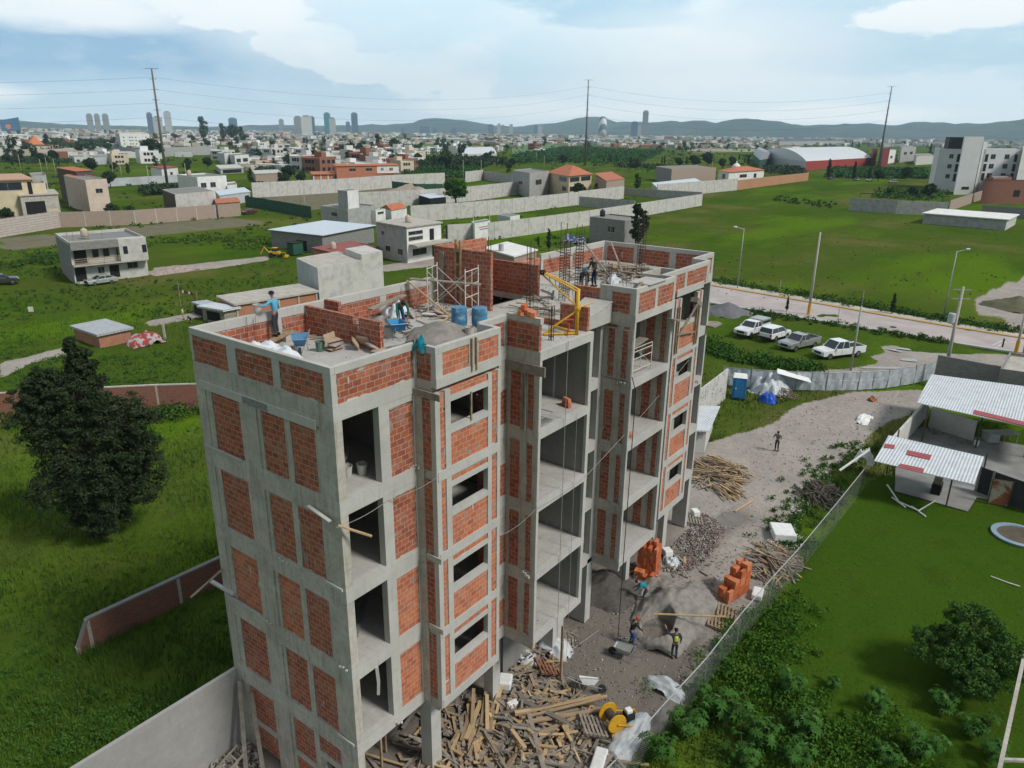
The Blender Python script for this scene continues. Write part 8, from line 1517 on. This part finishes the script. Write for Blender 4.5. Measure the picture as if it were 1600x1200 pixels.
for i, (x0, x1, yt, cn, D) in enumerate(tw):
    d0 = (CD+CR*((x0-800)/F)); d1 = (CD+CR*((x1-800)/F)); f_ = lambda d: Vector((d.x, d.y, 0)).normalized()*D+Vector((CP.x, CP.y, 0)); a, b = f_(d0), f_(d1); U = b-a; V = Vector((-U.y, U.x, 0)).normalized()*max(14, U.length*.8); V = V if V.dot(a-CP) > 0 else -V; h = HZ(a, yt)
    nb = ('far left end', 'left of the left pole', 'right of the left pole', 'centre left', 'centre', 'by the centre pole', 'right part')[min(6, int(x0/160))]
    r = thing('distant_tower', '%s high-rise on the skyline, %s' % (cn, nb), 'tower', (a.x, a.y, 0), group='%s high-rises, %s' % (cn, nb)); MB().prism([(q.x, q.y) for q in (a, a+U, a+U+V, a+V)], 0, h, TWM[cn]).build('shaft', r); q = [a+U*.2+V*.2, a+U*.8+V*.2, a+U*.8+V*.8, a+U*.2+V*.8]; MB().prism([(v.x, v.y) for v in q], h+.1, h+5, TWM['grey']).build('roof_plant', r)
D = 3600; d0 = CD+CR*((922-800)/F); a = Vector((d0.x, d0.y, 0)).normalized()*D+Vector((CP.x, CP.y, 0)); h = HZ(a, 182); m, t, p = newmat('striped_cladding'); v = coords(t); mp = tmap(t, v, (1, 1, 1)); w = t.nodes.new('ShaderNodeTexWave'); w.bands_direction = 'DIAGONAL'; w.inputs['Scale'].default_value = .012; t.links.new(mp, w.inputs[0]); t.links.new(tmix(t, tramp(t, w.outputs['Fac'], .45, .55), (.7, .7, .7), (.12, .18, .25)), p.inputs['Base Color'])
r = thing('distant_tower', 'round high-rise with white and blue diagonal stripes behind the centre pole', 'tower', (a.x, a.y, 0)); MB().lathe([(17, 0), (19, h*.5), (16, h-8), (10, h)], m, 24, (a.x, a.y, 0)).build('shaft', r, smooth=True)
D = 3300; f_ = lambda x: (lambda d: Vector((d.x, d.y, 0)).normalized()*D+Vector((CP.x, CP.y, 0)))(CD+CR*((x-800)/F)); a, b = f_(83), f_(110); h0, h1 = HZ(a, 188), HZ(b, 183); V = Vector((-(b-a).y, (b-a).x, 0)).normalized()*40; V = V if V.dot(a) > 0 else -V
r = thing('glass_building', 'blue glass building with a slanted roof and orange emblem at the left skyline', 'building', (a.x, a.y, 0)); MB().add([tuple(q) for q in (a, b, b+V, a+V)]+[tuple(q) for q in (a+Vector((0, 0, h0)), b+Vector((0, 0, h1)), b+V+Vector((0, 0, h1)), a+V+Vector((0, 0, h0)))], [(0,1,5,4),(1,2,6,5),(2,3,7,6),(3,0,4,7),(4,5,6,7)], mat('blue_glass', (.05, .14, .26), (.04, .11, .2), .01, .3)).build('wall', r)
q = a.lerp(b, .38)-V*.02; MB().tube([q+Vector((0, 0, h0*.5)), q-V*.02+Vector((0, 0, h0*.5))], 9, mat('emblem_orange', (.7, .18, .1)), 16).build('emblem', r)
# distant trees
ftm = []
for s_ in range(3):
    r_ = np.random.RandomState(s_+70); C_ = r_.normal(size=(14, 3))*np.array([1.6, 1.6, 1.5])+np.array([0, 0, 4.2]); V = leafcloud(C_, np.full((14, 3), 1.5), 420, .62, r_); me = npmesh('distant_tree', V, np.arange(len(V)).reshape(-1, 4), LF_F, smooth=False)
    b = MB(); b.tube([(0, 0, -.5), (0, 0, 4)], .35, BARK, 6, .15); ftm.append((me, b.mesh('trunk')))
tz = [((0, 400), 4, 36, 60), ((400, 800), 5, 40, 70), ((800, 1200), 4, 28, 60), ((1200, 1600), 3, 14, 45), ((400, 800), 40, 66, 28), ((0, 240), 36, 62, 12)]
for a0_, a1_, yy, n in [(z[0], z[1], z[2], z[3]) for z in tz]:
    for i in range(n):
        x = rs.uniform(*a0_); y = horizon(x)+a1_+(yy-a1_)*rs.random()**1.3; g_ = G(x, y); me, tm = rs.choice(ftm); rr = bpy.data.objects.new('distant_tree', None); COL.objects.link(rr); rr.location = (g_.x, g_.y, 0); s_ = rs.uniform(.7, 1.6); rr.scale = (s_, s_, s_*rs.uniform(.9, 1.3)); rr.rotation_euler = (0, 0, rs.uniform(0, 6)); tag(rr, 'dark green tree among the houses in the %s of the distant town' % ZN(x), 'tree', 'dark trees, %s of the distant town' % ZN(x))
        for nm, q in (('crown', me), ('trunk', tm)): c_ = bpy.data.objects.new(nm, q); COL.objects.link(c_); c_.parent = rr
def farwood(n, y0, y1, seed, s, hh):
    r = np.random.RandomState(seed); x = r.uniform(-80, 1680, n); y = 206+(x-800)*.0125+y0+(y1-y0)*r.rand(n); P_ = np.array([tuple(G(a, b)) for a, b in zip(x, y)]); V = leafcloud(np.stack([P_[:, 0], P_[:, 1], np.full(n, hh*.5)], -1), np.stack([np.full(n, hh*.9)]*2+[np.full(n, hh*.5)], -1), n*14, s, r)
    return npobj('far_off_woods', npmesh('far_off_woods', V, np.arange(len(V)).reshape(-1, 4), LF_F, smooth=False), kind='stuff')
farwood(1800, 2.2, 8, 81, 4.0, 11); farwood(1000, 6, 18, 82, 1.8, 6); farwood(520, 14, 40, 83, 1.0, 4.5); farwood(200, 36, 62, 84, .6, 3)
# ================================================================ hills
def hills(name, ridge, D, depth, m, seed):
    xs_ = np.linspace(-900, 2500, 420); rx = [p[0] for p in ridge]; ry = [p[1] for p in ridge]; yy = np.interp(xs_, rx, ry)-(vnoise(xs_/14, xs_*0, 1, seed+9)-.5)*2.2-(vnoise(xs_/5, xs_*0, 1, seed+7)-.5)*.9; rows = 14; V = []
    for j in range(rows+1):
        f = j/rows
        for i, x in enumerate(xs_):
            d = CD+CR*((x-800)/F); d = Vector((d.x, d.y, 0)).normalized(); dist = D-depth*(1-min(1, f*1.6)) + depth*max(0, f*1.6-1); b = Vector((CP.x, CP.y, 0))+d*dist; hr = max(20.0, HZ(Vector((CP.x, CP.y, 0))+d*D, yy[i])); prof = math.sin(min(1, f*1.6)*math.pi/2)**1.3 if f < .625 else 1-(f-.625)/.375
            V.append((b.x, b.y, hr*prof))
    V = np.array(V); n1_ = vnoise(V[:, 0]/400, V[:, 1]/400, 1, seed)-.5; V[:, 2] *= (1+.0*n1_); k = V[:, 2]; fr_ = np.repeat(np.arange(rows+1)/rows, len(xs_)); V[:, 2] += np.where((fr_ > .1) & (fr_ < .55), n1_*35+(vnoise(V[:, 0]/130, V[:, 1]/130, 1, seed+2)-.5)*14, 0); V[:, 2] -= 5*(fr_ < .02)
    id_ = np.arange((rows+1)*len(xs_)).reshape(rows+1, len(xs_)); return npobj(name, npmesh(name, V, np.stack([id_[:-1, :-1], id_[:-1, 1:], id_[1:, 1:], id_[1:, :-1]], -1).reshape(-1, 4), m), kind='structure')
HM = mat('hill_woods', (.02, .04, .03), (.05, .065, .045), .0035, .95, lo=.45, hi=.6, detail=8)
hills('hills', [(-900, 170), (-300, 165), (0, 179), (20, 178), (60, 184), (110, 189), (160, 193), (210, 196.5), (300, 197.5), (400, 197), (480, 195.5), (560, 196), (640, 196.5), (655, 193), (675, 187), (695, 185), (705, 185.5), (720, 188), (740, 190), (755, 192.5), (770, 197), (810, 197.5), (850, 194), (880, 187), (893, 183), (903, 181), (915, 182), (930, 187), (940, 190), (1000, 192), (1040, 196), (1100, 197), (1200, 200), (1600, 198), (2500, 180)], 8600, 1500, HM, 3)
hills('hills', [(-900, 203), (900, 205), (960, 194), (1000, 191), (1015, 188.5), (1030, 190), (1055, 189.5), (1080, 192), (1100, 188), (1120, 186), (1140, 188), (1175, 192), (1205, 197), (1240, 194.5), (1290, 193), (1330, 196), (1348, 191), (1360, 189.5), (1380, 192), (1420, 193), (1460, 192.5), (1500, 187), (1540, 180), (1560, 180.5), (1580, 181.5), (1600, 178), (1700, 168), (2500, 170)], 7600, 1500, HM, 5)
# ================================================================ air
hz = MB(); hz.box(-9800, 9990, -9800, 9990, -8, 900, DARK); m = bpy.data.materials.new('haze_air'); m.use_nodes = True; t = m.node_tree; t.nodes.clear(); o = t.nodes.new('ShaderNodeOutputMaterial'); pv = t.nodes.new('ShaderNodeVolumePrincipled'); pv.inputs['Color'].default_value = (.58, .80, 1, 1); pv.inputs['Density'].default_value = 8e-5; pv.inputs['Anisotropy'].default_value = 0
t.links.new(pv.outputs[0], o.inputs['Volume']); hz.mats = [m]; ho = hz.build('haze', kind='stuff')
SC.cycles.volume_bounces = 2; SC.cycles.max_bounces = 6; SC.cycles.transparent_max_bounces = 12
